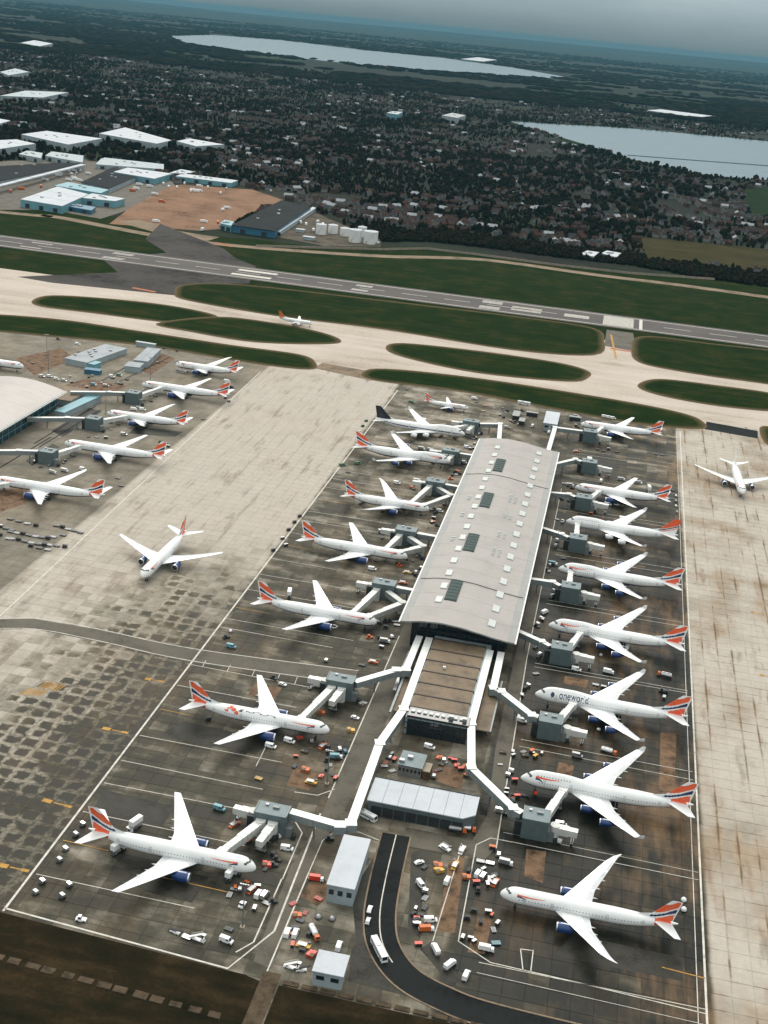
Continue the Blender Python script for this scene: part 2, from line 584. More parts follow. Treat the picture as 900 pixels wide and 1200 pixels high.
def root(name, loc, rz, label, cat, group=None):
    o = link(name, None, None, loc, rz)
    o.empty_display_size = 2
    return tag(o, label, cat, group)


def dup(o, parent=None):
    c = o.copy()
    COL.objects.link(c)
    if parent is not None:
        c.parent = parent
    for ch in o.children:
        dup(ch, c)
    return c


def sheet(name, poly, z, m, label=None, kind='structure', parent=None, cat='ground'):
    mb = MB()
    n = len(poly)
    a = sum(poly[i][0] * poly[(i + 1) % n][1] - poly[(i + 1) % n][0] * poly[i][1] for i in range(n))
    if a < 0:
        poly = poly[::-1]
    mb.add([(p[0], p[1], z) for p in poly], [tuple(range(n))])
    o = mb.build(name, m, parent)
    if parent is None:
        tag(o, label, cat, None, kind)
    return o


def smooth_poly(pts, k=6, closed=True):
    out = []
    n = len(pts)
    rng = range(n) if closed else range(n - 1)
    for i in rng:
        p0, p1, p2, p3 = [pts[(i + d) % n] if closed else pts[min(max(i + d, 0), n - 1)] for d in (-1, 0, 1, 2)]
        for j in range(k):
            t = j / k
            out.append(tuple(0.5 * ((2 * p1[c]) + (-p0[c] + p2[c]) * t + (2 * p0[c] - 5 * p1[c] + 4 * p2[c] - p3[c]) * t * t + (-p0[c] + 3 * p1[c] - 3 * p2[c] + p3[c]) * t ** 3) for c in (0, 1)))
    if not closed:
        out.append(tuple(pts[-1]))
    return out


def ribbon(pts, w, z, mb=None, mi=0):
    """flat strip of width w along a polyline"""
    mb = mb or MB()
    L, R = [], []
    for i, p in enumerate(pts):
        a = Vector(pts[max(i - 1, 0)][:2])
        b = Vector(pts[min(i + 1, len(pts) - 1)][:2])
        d = (b - a).normalized()
        nrm = Vector((-d.y, d.x)) * (w / 2)
        L.append((p[0] + nrm.x, p[1] + nrm.y, z))
        R.append((p[0] - nrm.x, p[1] - nrm.y, z))
    n = len(pts)
    mb.add(L + R, [(n + i, n + i + 1, i + 1, i) for i in range(n - 1)], mi)
    return mb


def line(pts, w, parent, m=None, z=0.035, name='painted_line'):
    return ribbon(pts, w, z).build(name, m or LINEW, parent)


# ------------------------------------------------------------------ ground, airfield
ROADG = mat('service_road', (0.105, 0.094, 0.074), 0.7, var=0.25, scale=0.08, obj_space=False)
PATCHB = mat('brown_patch', (0.15, 0.093, 0.056), 0.8, var=0.45, scale=0.2, obj_space=False)
PATCHD = mat('dark_patch', (0.034, 0.032, 0.025), 0.55, var=0.4, scale=0.12, obj_space=False)
WORNA = mat('worn_asphalt', (0.05, 0.045, 0.041), 0.9, var=0.45, scale=0.012, obj_space=False)
PAVER = mat('dirty_paving', (0.075, 0.055, 0.035), 0.9, var=0.4, scale=0.25, obj_space=False)
SHOULDER = mat('sandy_shoulder', (0.21, 0.16, 0.11), 0.9, var=0.3, scale=0.05, obj_space=False)

sheet('terrain', [(-60000, -3000), (60000, -3000), (60000, 60000), (-60000, 60000)], -0.6, LAND, 'dark patchwork of distant fields and woodland reaching the horizon')
sheet('airfield_grass', [(-1500, 900), (1500, 900), (1500, 1660), (700, 1690), (205.1, 1753.5), (138.3, 1785.4), (20.9, 1753.8), (-84.9, 1745.1), (-193.5, 1750.5), (-266.2, 1747.0), (-319.0, 1703.2), (-388.2, 1638.1), (-483.6, 1637.3), (-548.4, 1614.2), (-620.6, 1644.4), (-708.1, 1674.1), (-812.3, 1703.5), (-893.8, 1706.9), (-1500, 1600)], -0.45, GRASS, 'dark green mown grass on both sides of the runway', cat='grass')
tw = sheet('taxiway', [(-1500, 1000), (1400, 1000), (1400, 1290), (130, 1290), (34.5, 1322.8), (-3.6, 1303.4), (-30, 1290), (-120, 1225), (-170, 1222), (-290, 1232), (-420, 1280), (-520, 1290), (-560, 1262), (-1500, 1250)], -0.25, TAXIC, 'pale beige concrete taxiway between the runway and the stands', cat='taxiway')
sheet('taxiway_link', [(-630.1, 1662.7), (-497.5, 1540.4), (-464.9, 1488.9), (-427.2, 1452.4), (-404.3, 1350.8), (-451.3, 1311.2), (-452.2, 1243.5), (-584.8, 1224.9), (-626.9, 1231.0), (-548.5, 1317.6), (-593.9, 1380.0), (-546.4, 1464.8), (-602.4, 1535.7)], -0.2, WORNA, 'dark stained asphalt link between runway and taxiway', cat='taxiway')
sheet('runway_link', [(-0.0, 1357.2), (28.6, 1357.6), (33.3, 1269.9), (-0.0, 1277.2)], -0.2, ROADG, 'grey asphalt link crossing from the runway threshold to the taxiway', cat='taxiway')

rw = sheet('runway', [(-3000, 1372), (2500, 1372), (2500, 1442), (-3000, 1442)], -0.14, RUNWAY, 'long grey asphalt runway with white markings crossing the picture', cat='runway')
ZR = -0.09
for yy in (1379.0, 1434.0):
    line([(-2500, yy), (2400, yy)], 1.6, rw, z=ZR)
for i in range(-44, 40):
    xx = i * 50.0 + 12
    if -70 < xx < 30:
        continue
    line([(xx, 1406.5), (xx + 30, 1406.5)], 1.3, rw, z=ZR)
kx = (-5.5, 1380.8)[0]
for i in range(12):
    yy = 1384.0 + i * 4.1
    line([(kx, yy), (kx + 34, yy)], 2.9, rw, z=ZR)
line([(kx + 42, 1380), (kx + 42, 1433)], 3.6, rw, z=ZR)
for off in (-14, 14):
    line([((-438.9, 1382.3)[0], 1406.5 + off), ((-390.9, 1394.6)[0], 1406.5 + off)], 9.0, rw, z=ZR)
for x0, x1, ys in ((kx - 44, kx - 16, (1400, 1404, 1408, 1412)), (kx - 104, kx - 70, (1397, 1402, 1411, 1416)), ((-145.2, 1394.8)[0], (-121.8, 1395.5)[0], (1386, 1391, 1396, 1417, 1422, 1427)),
                   ((-598.3, 1402.6)[0], (-571.8, 1404.0)[0], (1388, 1394, 1419, 1425)), ((-294.7, 1385.6)[0], (-275.2, 1388.5)[0], (1391, 1396, 1417, 1422)), ((-703.7, 1405.3)[0], (-676.7, 1406.7)[0], (1391, 1422))):
    for yy in ys:
        line([(x0, yy), (x1, yy)], 2.6, rw, z=ZR)
for a, b, w in (((5.3, 1334.3), (13.5, 1228.0), 2.0),):
    line([a, b], w, rw, LINEY, z=ZR)
for a, b in (((-520.5, 1574.2), (-492.3, 1559.6)), ((-504.5, 1251.8), (-476.3, 1246.5)), ((6.4, 1269.3), (29.0, 1267.3))):
    line([a, b], 5.0, rw, LINER, z=ZR + 0.02)

ISL = [
    ([(-563.5, 1137.9), (-557.0, 1170.2), (-502.3, 1189.4), (-439.8, 1195.1), (-387.5, 1181.1), (-381.0, 1151.5), (-413.9, 1126.1), (-491.0, 1121.2), (-545.3, 1119.2)], 'long dark grass island nearest the left edge between two taxiways'),
    ([(-424.6, 1115.2), (-382.9, 1175.5), (-327.1, 1182.3), (-278.6, 1172.3), (-250.1, 1151.0), (-256.5, 1128.3), (-319.0, 1097.4), (-383.6, 1102.1)], 'pointed grass island below the small orange-tailed jet'),
    ([(-457.3, 1254.8), (-462.4, 1303.2), (-403.1, 1340.6), (-248.3, 1354.9), (-104.8, 1363.0), (-15.8, 1356.1), (-0.7, 1297.0), (-8.5, 1229.7), (-88.2, 1204.4), (-220.4, 1217.3), (-326.8, 1212.4), (-433.1, 1227.6)], 'broad grass strip between runway and taxiway'),
    ([(-203.5, 1142.2), (-192.3, 1171.4), (-119.4, 1181.9), (-44.2, 1179.6), (-12.2, 1163.7), (-9.4, 1138.7), (-27.6, 1112.5), (-108.6, 1098.4), (-179.7, 1117.3)], 'slim grass island above the terminal roof'),
    ([(36.3, 1138.8), (55.2, 1168.8), (101.4, 1175.2), (171.5, 1169.9), (174.0, 1118.2), (120.7, 1101.2), (72.2, 1103.9), (42.6, 1117.5)], 'brownish grass island right of the taxiway crossing'),
    ([(28.0, 1274.5), (37.9, 1346.1), (108.9, 1356.0), (224.4, 1352.6), (208.7, 1222.0), (135.1, 1207.2), (70.2, 1211.1), (35.4, 1226.3)], 'grass strip right of the threshold link'),
    ([(-588.4, 1052.6), (-515.9, 1080.0), (-425.8, 1079.3), (-336.9, 1075.5), (-271.8, 1076.3), (-250.3, 1055.4), (-250.0, 1030.0), (-304.3, 1023.8), (-410.4, 1030.6), (-563.4, 1006.9)], 'dark grass verge along the edge of the left stands'),
    ([(-205.1, 1043.2), (-188.6, 1068.5), (-106.3, 1080.7), (16.1, 1073.5), (75.0, 1060.3), (92.9, 1037.9), (86.6, 1016.9), (32.0, 1006.4), (-39.6, 1015.8), (-114.3, 1028.2), (-188.9, 1024.8)], 'dark grass verge behind the far end of the terminal'),
    ([(138.6, 1046.1), (150.1, 1057.1), (173.3, 1043.7), (167.9, 993.4), (141.6, 998.8)], 'small grass patch at the right edge'),
]
def island(poly, label, z=.06):
    """grass with a worn sandy rim: an outer and an inner ring carrying the wear as a point attribute"""
    n = len(poly)
    sg = 1 if sum(poly[i][0] * poly[(i + 1) % n][1] - poly[(i + 1) % n][0] * poly[i][1] for i in range(n)) > 0 else -1
    if sg < 0:
        poly = poly[::-1]
    ins = [[], []]
    for i in range(n):
        p0, p1, p2 = Vector(poly[i - 1]), Vector(poly[i]), Vector(poly[(i + 1) % n])
        t = (p2 - p0).normalized()
        for k, d in enumerate((2.5, 8.0)):
            q = p1 + Vector((-t.y, t.x)) * d
            ins[k].append((q.x, q.y))
    vs = [(p[0], p[1], z) for p in poly + ins[0] + ins[1]]
    fs = [tuple(range(2 * n, 3 * n))]
    for o_ in (0, n):
        fs += [(o_ + i, o_ + (i + 1) % n, o_ + n + (i + 1) % n, o_ + n + i) for i in range(n)]
    o = MB().add(vs, fs).build('grass_island', GRASS)
    at = o.data.attributes.new('worn', 'FLOAT', 'POINT')
    at.data.foreach_set('value', [1.0] * n + [.55] * n + [0.0] * n)
    tag(o, label, 'grass', None, 'structure')


for i_, (p, l) in enumerate(ISL):
    island(smooth_poly(p, 5), l, .05 + .008 * i_)
for a, b in (((-253.3, 1066.9), (-188.4, 1022.2)), ((-250.6, 1026.5), (-193.8, 1019.1))):
    pass
sheet('taxiway_shoulder', [(-247.4, 1037.8), (-244.8, 1058.6), (-196.1, 1051.5), (-191.6, 1023.3)], 0.02, SHOULDER, 'brown weathered strip where the taxiway meets the pale apron')
sheet('drain_strip', [(94.6, 1044.0), (136.5, 1037.4), (134.7, 1014.4), (92.2, 1019.8)], 0.02, ASPH, 'dark tarmac strip between taxiway and right-hand apron')
tr = ribbon(smooth_poly([(-1400, 1530), (-837.3, 1598.2), (-770.3, 1615.1), (-672.0, 1589.1), (-591.7, 1568.7), (-509.1, 1568.3), (-421.8, 1587.7), (-304.4, 1630.9), (-181.0, 1699.4), (-23.7, 1692.5), (199.5, 1687.0), (900, 1600)], 6, False), 20, -0.3).build('perimeter_track', SHOULDER)
tag(tr, 'pale perimeter track between the grass and the boundary fence', 'track', None, 'structure')
er = ribbon(smooth_poly([(-675.7, 1657.3), (-594.3, 1607.4), (-530.6, 1597.1)], 5, False), 40, -0.28).build('worn_ground', SHOULDER)
tag(er, 'worn sandy ground beside the perimeter track below the brown lot', 'ground', None, 'structure')

# apron: base sheets and concrete slabs
ap_out = sheet('outer_apron', [(-900, 240), (700, 240), (700, 1045), (-900, 1045)], -0.16, APRON, 'worn concrete beyond the slabbed stands', cat='apron')
ap = sheet('apron', [(-480, 280), (210, 280), (210, 1020), (-480, 1020)], -0.1, JOINT, 'concrete apron of square slabs, dark and wet around the stands', cat='apron')
PS = 7.5
slab = MB()
g_ = 0.13
slab.add([(-PS / 2 + g_, -PS / 2 + g_, 0), (PS / 2 - g_, -PS / 2 + g_, 0), (PS / 2 - g_, PS / 2 - g_, 0), (-PS / 2 + g_, PS / 2 - g_, 0),
          (-PS / 2 + .07, -PS / 2 + .07, -0.095), (PS / 2 - .07, -PS / 2 + .07, -0.095), (PS / 2 - .07, PS / 2 - .07, -0.095), (-PS / 2 + .07, PS / 2 - .07, -0.095)],
         [(0, 1, 2, 3), (4, 5, 1, 0), (5, 6, 2, 1), (6, 7, 3, 2), (7, 4, 0, 3)])
slab_me = slab.mesh('concrete_slab', APRON)


def seen(x, y, z=0.0, m=0.0):
    d = Vector((x, y, z - CAM_H))
    q = d.dot(_fw)
    if q < 10:
        return False
    u, v = d.dot(_r) / q * CAM_F, d.dot(_u) / q * CAM_F
    return abs(u) < 0.375 + m and abs(v) < 0.5 + m


cells = []
for i in range(-64, 28):
    for j in range(38, 136):
        cx, cy = (i + 0.5) * PS, (j + 0.5) * PS
        if cx < -66 and cy < 306:
            continue
        if not (-480 < cx < 208 and cy < 1018):
            continue
        cells.append((cx, cy))
vis = sorted((c for c in cells if seen(c[0], c[1], 0, -0.01)), key=lambda c: c[0] ** 2 + c[1] ** 2)
single = set(vis[:300])
for c in vis[:300]:
    link('concrete_slab', slab_me, ap, (c[0], c[1], 0))
rest = MB()
for c in cells:
    if c in single:
        continue
    rest.add([(p[0] + c[0], p[1] + c[1], p[2]) for p in slab.v], slab.f)
o = rest.build('slab_field', APRON, ap)
o['kind'] = 'stuff'

L = lambda *a, **k: line(*a, parent=ap, **k)
# main stand lines
L([(-165.3, 1005), (-168.3, 312)], 0.85)
L([(71.6, 1004), (66.0, 300)], 0.75)
L([(68.6, 1004), (63.2, 300)], 0.3)
L([(-285.6, 1000), (-270.0, 480)], 0.7)
L([(-168.2, 313.5), (-88.0, 308.5), (-78.5, 330), (-80.0, 400)], 0.7)
L([(-79.0, 560), (-79.5, 411)], 0.5)
# service road across the taxilane
sheet('service_road', [(-280.3, 499.5), (-254.4, 510.8), (-223.2, 511.3), (-171.9, 509.5), (-90.8, 516.9), (-91.2, 503.7), (-168.5, 496.3), (-218.2, 499.9), (-249.6, 500.9), (-275.1, 489.9)], 0.015, ROADG, parent=ap)
L(smooth_poly([(-280.3, 499.5), (-254.6, 511.2), (-223.6, 512.1), (-171.9, 509.5), (-90.8, 516.9)], 5, False), 0.5)
L(smooth_poly([(-275.1, 489.9), (-249.6, 500.9), (-214.1, 500.6), (-169.0, 497.8), (-91.2, 503.7)], 5, False), 0.5)
L([(-168.7, 494.4), (-107.6, 493.4)], 0.35)
for q in (0.12, 0.32, 0.52, 0.72, 0.86):
    a, b = (-169.1, 500.5), (-108.2, 500.8)
    c, d = (-168.7, 494.4), (-107.6, 493.4)
    L([(a[0] + (b[0] - a[0]) * q, a[1] + (b[1] - a[1]) * q), (c[0] + (d[0] - c[0]) * q, c[1] + (d[1] - c[1]) * q)], 0.3)
# stand dividers on the left
for y in (333, 372, 392, 409, 429, 474, 536, 546, 583, 604, 627, 668, 690, 706, 752, 770, 788, 845, 866, 930, 946):
    x1 = -100 - (y % 7) * 2
    L([(-166.5, y), (x1, y + random.uniform(-1, 1.5))], 0.33)
for y, x0, x1 in ((353.5, -166, -148), (360, -147, -125), (345, -128, -100), (452, -166, -152), (560, -166, -147), (649, -166, -148), (729, -160, -146), (825, -162, -156)):
    L([(x0, y), (x1, y - 0.6)], 0.4, m=LINEY)
# stand lines on the right
for y in (331, 336, 406, 411, 476, 482, 552, 556, 628, 633, 700, 708, 778, 784, 836, 846, 904, 914, 935):
    L([(-9, y), (66, y + random.uniform(-1.5, 1.0))], 0.22 if y % 2 else 0.3)
L([(52, 352.5), (66.5, 351.5)], 0.5, m=LINEY)
L([(-10.5, 400), (-13.5, 560), (-13.5, 820)], 0.45)
L([(-23.4, 396.3), (-25.6, 341.5)], 0.35)
L([(-18.2, 399.7), (-17.1, 344.1)], 0.4)
L([(-18.2, 399.7), (-13.3, 405.8), (-5.0, 405.8)], 0.4)
L([(4.1, 346.8), (5.9, 336.7)], 0.35)
L([(8.4, 347.7), (8.5, 336.7)], 0.35)
L([(4.1, 346.8), (8.5, 347.3)], 0.35)
L([(-17.1, 344.1), (-5.1, 337.1), (25.1, 336.4), (65.9, 334.6)], 0.4)
L([(-83.6, 357.1), (-83.6, 322.8), (-87.8, 316.4)], 0.5)
L([(-75.2, 363.9), (-75.4, 311.1)], 0.5)
L([(-83.6, 385.7), (-83.3, 357.2)], 0.45)
L([(-87.9, 391.6), (-83.6, 385.7)], 0.45)
L([(-75.2, 363.9), (-75.0, 383.6), (-72.0, 390.2), (-63.2, 393.1), (-54.3, 390.5)], 0.35)
L([(-93.5, 410.6), (-84.1, 411.4), (-78.6, 417.6)], 0.4)
L([(-114.0, 449.1), (-113.3, 423.0)], 0.3)
# service road beside the left stands and beside the right nodes
sheet('service_road', [(-79, 800), (-71, 800), (-66.5, 560), (-69, 470), (-71.5, 404), (-53.3, 390.8), (-63.5, 394.7), (-75.3, 384.6), (-74.3, 312.3), (-81.0, 314.3), (-82.2, 357.6), (-80.6, 381.7), (-79.5, 402), (-79, 560)], 0.012, ROADG, parent=ap)
sheet('service_road', [(-20, 830), (-13.5, 830), (-13.5, 560), (-10.5, 400), (-14, 392), (-48, 390), (-46, 402), (-20, 402), (-16.5, 420), (-19, 470), (-19.5, 540)], 0.012, ROADG, parent=ap)
for a, b in (((-370.5, 747.6), (-368.5, 845.3)), ((-364.4, 742.8), (-361.8, 839.3)), ((-368.8, 695.9), (-366.6, 765.8)), ((-379.8, 900.9), (-369.6, 1008.0)), ((-391.5, 908.0), (-389.1, 1029.8))):
    L([a, b], 1.0, m=ASPH, z=.02)
# yellow hatching and boards painted in the taxilane
for a, b in (((-227.7, 445.4), (-219.1, 447.0)), ((-222.4, 453.8), (-213.8, 453.8))):
    for q in range(8):
        x = a[0] + (b[0] - a[0]) * q / 7
        y = a[1] + (b[1] - a[1]) * q / 7
        L([(x - 0.5, y - 3), (x + 1.2, y + 3)], 0.55, m=LINEY)
for a, b in (((-183.3, 429.2), (-171.7, 429.0)), ((-184.0, 374.1), (-171.6, 373.1)), ((-181.3, 333.7), (-169.6, 333.6)), ((-182.1, 474.7), (-173.1, 474.8)), ((103.9, 662.4), (111.4, 661.9)), ((102.6, 585.4), (109.0, 585.9))):
    dx, dy = b[0] - a[0], b[1] - a[1]
    L([a, (a[0] + dx * 0.32, a[1] + dy * 0.32)], 2.2, m=LINEY)
    L([(a[0] + dx * 0.38, a[1] + dy * 0.38), (a[0] + dx * 0.75, a[1] + dy * 0.75)], 0.6, m=LINEY)
    L([(a[0] + dx * 0.75, a[1] + dy * 0.75), b], 1.5, m=LINEY)
# brown resurfaced patches, and darker patches over the stands and yard
PAT = [([(-57.9, 358.1), (-54.3, 379.6), (-49.3, 344.3), (-49.7, 330.0)], PATCHD), ([(-51.4, 329.5), (-48.0, 341.1), (-40.4, 323.2), (-24.3, 313.4), (-49.1, 314.4)], PATCHD),
       ([(-41.3, 386.6), (-35.0, 394.1), (-32.6, 361.4), (-30.1, 341.4), (-35.2, 346.5)], PATCHD), ([(-29.2, 336.4), (-26.1, 340.9), (-12.1, 325.0), (-17.6, 324.1)], PATCHD),
       ([(52.5, 510.3), (59.5, 511.3), (58.2, 460.2), (51.5, 459.2)], PATCHB), ([(8.8, 469.2), (15.5, 468.8), (15.0, 458.4), (8.4, 459.5)], PATCHB),
       ([(0.9, 403.3), (8.4, 404.1), (8.7, 384.6), (1.5, 386.9)], PATCHB), ([(-26.8, 386.0), (-21.6, 393.1), (-18.9, 348.0), (-25.2, 346.5)], PATCHB),
       ([(-12.2, 358.4), (-7.1, 359.1), (-7.5, 340.6), (-13.3, 339.7)], PATCHB), ([(-40.5, 449.2), (-29.4, 449.0), (-29.2, 434.6), (-40.3, 437.2)], PATCHB),
       ([(6.3, 548.2), (18.0, 548.1), (17.2, 539.9), (6.0, 540.1)], PATCHB), ([(-133.4, 488.8), (-120.9, 488.4), (-121.2, 475.3), (-133.6, 476.3)], PATCHB),
       ([(-153.1, 445.9), (-112.8, 443.7), (-115.9, 431.5), (-159.2, 431.4)], PATCHD), ([(-165.4, 387.7), (-134.8, 386.2), (-135.0, 372.9), (-162.8, 373.8)], PATCHD),
       ([(-146.6, 351.8), (-108.6, 350.0), (-109.7, 335.2), (-127.1, 335.7)], PATCHD), ([(20.9, 359.7), (59.1, 359.6), (58.8, 347.7), (15.8, 347.0)], PATCHD),
       ([(-72.5, 365.8), (-63.7, 356.2), (-67.6, 346.8), (-74.7, 350.2)], PATCHB), ([(-413.7, 874.0), (-406.2, 908.1), (-368.0, 907.4), (-372.8, 867.9)], PATCHB), ([(-376.9, 956.8), (-380.2, 1014.9), (-364.4, 1004.6), (-363.5, 943.8)], PATCHB), ([(-479.8, 936.4), (-462.9, 985.1), (-436.5, 962.0), (-444.1, 897.9)], PATCHB), ([(-372.2, 777.6), (-370.7, 839.4), (-359.0, 836.0), (-359.4, 769.4)], PATCHD), ([(-360.2, 714.5), (-359.4, 753.2), (-352.3, 748.8), (-352.0, 707.6)], PATCHD), ([(-349.8, 659.4), (-337.5, 673.3), (-326.5, 646.7), (-333.7, 628.4)], PATCHB), ([(-323.0, 813.7), (-288.7, 818.1), (-290.1, 804.4), (-322.5, 796.5)], PATCHD),
       ([(-98.0, 427.0), (-88.2, 427.1), (-88.3, 413.7), (-97.7, 414.2)], PATCHB), ([(-85.3, 680.9), (-73.6, 679.1), (-73.0, 659.3), (-83.5, 661.4)], PATCHB)]
for i_, (p, m_) in enumerate(PAT):
    sheet('apron_patch', p, 0.0035 + .0004 * i_, m_, parent=ap)

# dark curved road into the underpass, its kerbs, and the planted bank at the bottom
rd = smooth_poly([(-48.9, 396), (-47.6, 369), (-45.5, 348), (-41, 333.5), (-31.5, 322), (-17.8, 316), (-0.9, 313), (40, 312), (90, 314)], 6, False)
r_ = ribbon(rd, 10.6, 0.045).build('curved_road', ASPH)
tag(r_, 'dark asphalt road curving round towards the bottom right', 'road', None, 'structure')
line([p for p in rd[:22]], 0.4, r_, z=0.075)
kr = MB()


def offset(pts, d):
    out = []
    for i, p in enumerate(pts):
        a = Vector(pts[max(i - 1, 0)])
        b = Vector(pts[min(i + 1, len(pts) - 1)])
        t = (b - a).normalized()
        out.append((p[0] - t.y * d, p[1] + t.x * d))
    return out


for d in (5.6, -5.6):
    q = offset(rd, d)
    for a, b in zip(q[:-1], q[1:]):
        a, b = Vector(a), Vector(b)
        t = (b - a)
        kr.box(((a.x + b.x) / 2, (a.y + b.y) / 2, 0.11), (t.length * 1.02, 0.6, 0.22), math.atan2(t.y, t.x))
kr.build('kerb', SHOULDER, r_)
sheet('planted_bank', [(-300, 225), (-78, 225), (-76, 306), (-82, 307.5), (-169, 311.2), (-300, 318)], 0.05, BANK, 'dark brown grass bank at the lower left corner', cat='bank')
sheet('planted_bank', [(-70, 225), (150, 225), (150, 306), (6, 306), (-70, 306.2)], 0.05, BANK, 'black bank at the bottom right of the pale slab path', cat='bank')
pth = sheet('perimeter_path', [(-75.9, 225), (-70.6, 225), (-70.6, 311), (-76.5, 311)], 0.06, PAVER, 'pale footpath running down to the bottom edge', cat='path')
for i in range(13):
    mb = MB()
    mb.box((0, 0, 0.0), (4.6 + random.uniform(-.6, .9), 2.6 + random.uniform(-.4, .5), 0.5), 0, taper=0.93)
    link('concrete_paver', mb.mesh('concrete_paver', PAVER), pth, (-160 + i * 6.2 + random.uniform(-.5, .5), 291.6 - i * 0.3, 0.15), -0.03 + random.uniform(-.05, .05))
for i in range(12):
    mb = MB()
    mb.box((0, 0, 0.0), (5.0, 1.9, 0.5), 0, taper=0.96)
    link('concrete_paver', mb.mesh('concrete_paver', PAVER), pth, (-66.5 + i * 6.1, 307.6, 0.18), 0.0)

# ------------------------------------------------------------------ terminal with the long wavy roof
def roof_z(x):
    u = (x + 78.0) / 59.0
    pts = [(0, 16.9), (.06, 17.3), (.2, 18.9), (.36, 19.6), (.52, 19.0), (.68, 17.6), (.82, 16.3), (.93, 15.6), (1, 15.5)]
    for (a, b), (c, d) in zip(pts[:-1], pts[1:]):
        if a <= u <= c:
            t = (u - a) / (c - a)
            return b + (d - b) * (3 * t * t - 2 * t ** 3) * .35 + (d - b) * t * .65
    return pts[0][1] if u < 0 else pts[-1][1]


TB = root('terminal', (-48, 545, 0), 0, 'long terminal with pale wavy roof, skylight rows and dark louvred openings', 'terminal')
Y0, Y1 = 543.0, 853.0
O = Vector((-48, 545, 0))


def rel(p):
    return (p[0] - O.x, p[1] - O.y, p[2] - O.z)


nb = 18
bl = (Y1 - Y0) / nb
for b in range(nb):
    mb = MB()
    xs = [-77 + 57.0 * i / 30 for i in range(31)]
    ya, yb = Y0 + b * bl + .06, Y0 + (b + 1) * bl - .06
    rings = []
    for y in (ya, yb):
        rings.append([rel((x, y, roof_z(x))) for x in xs] + [rel((x, y, roof_z(x) - .6)) for x in xs[::-1]])
    mb.loft(rings, lambda i, j: 1 if (j < 2 or 28 <= j < 30) else 0)
    mb.build('roof_panel', [ROOF, ROOF2], TB, True)
mb = MB()
xs = [-76.8 + 56.6 * i / 30 for i in range(31)]
mb.loft([[rel((x, Y0 + .4, roof_z(x) - .62)) for x in xs] + [rel((x, Y0 + .4, roof_z(x) - .95)) for x in xs[::-1]], [rel((x, Y1 - .4, roof_z(x) - .62)) for x in xs] + [rel((x, Y1 - .4, roof_z(x) - .95)) for x in xs[::-1]]], 0)
mb.build('roof_underside', SHEDG, TB)
mb = MB()
for x in (-77.4, -19.6):
    mb.box(rel((x, (Y0 + Y1) / 2, roof_z(x) - .5)), (.8, Y1 - Y0, .35))
mb.build('gutter', TUBEW, TB)
mb = MB()
xs = [-72 + 47 * i / 24 for i in range(25)]
mb.loft([[rel((x, y, 0.1)) for x in xs] + [rel((x, y, roof_z(x) - 1.0)) for x in xs[::-1]] for y in (552.0, 846.0)], 0)
mb.build('glass_wall', GLASS, TB)
for i in range(17):
    x = -72 + 47 * i / 16
    MB().box(rel((x, 551.7, roof_z(x) / 2 - .5)), (.25, .5, roof_z(x) - 1.2)).build('mullion', DARKM, TB)
for z in (5.0, 10.0):
    MB().box(rel((-48.5, 551.8, z)), (47, .3, .5)).build('transom', DARKM, TB)
for i in range(33):
    y = 556 + i * 9
    MB().box(rel((-24.7, y, 7.3)), (.5, .3, 14.2)).build('mullion', DARKM, TB)
for z in (4.5, 9.5):
    MB().box(rel((-24.6, 699, z)), (.35, 293, .5)).build('transom', DARKM, TB)


def roof_patch(xa, xb, ya, yb, th, name, m, n=5, lift=.02):
    mb = MB()
    xs = [xa + (xb - xa) * i / n for i in range(n + 1)]
    mb.loft([[rel((x, y, roof_z(x) + th)) for x in xs] + [rel((x, y, roof_z(x) + lift)) for x in xs[::-1]] for y in (ya, yb)], 0)
    return mb.build(name, m, TB)


for i in range(17):
    y = 553.5 + i * 17.55
    if y < 846:
        roof_patch(-34.8, -31.2, y, y + 7.2, .6, 'skylight', SKYL)
for i in range(16):
    y = 566 + i * 17.4
    s = roof_patch(-63.7, -60.4, y, y + 6.8, .6, 'skylight', SKYL)
for y in (583.0, 650.4, 722.3, 792.0):
    w = roof_patch(-59.6, -53.2, y - 13.0, y + 13.0, .5, 'louvred_opening', LOUV)
    for q in range(7):
        mb = MB()
        yy = y - 12 + q * 4
        xs = [-59.4 + 6.0 * i / 4 for i in range(5)]
        mb.loft([[rel((x, y_, roof_z(x) + .62)) for x in xs] + [rel((x, y_, roof_z(x) + .5)) for x in xs[::-1]] for y_ in (yy - .22, yy + .22)], 0)
        mb.build('louvre', LOUV, w)
for yc, n in ((640, 5), (668, 4), (700, 3), (728, 6)):
    for q in range(n):
        for xx in (-43.5, -40.2):
            roof_patch(xx, xx + 1.6, yc + q * 2.4, yc + q * 2.4 + .8, .5, 'roof_vent', SKYL, 2)
for y in (650, 690, 720):
    for q in range(3):
        roof_patch(-68.5, -66.4, y + q * 2.6, y + q * 2.6 + .8, .5, 'roof_vent', SKYL, 2)
for y, xa, xb in ((596, -76, -21), (771, -76, -21)):
    roof_patch(xa, xb, y, y + .5, .25, 'expansion_joint', DARKM, 24)

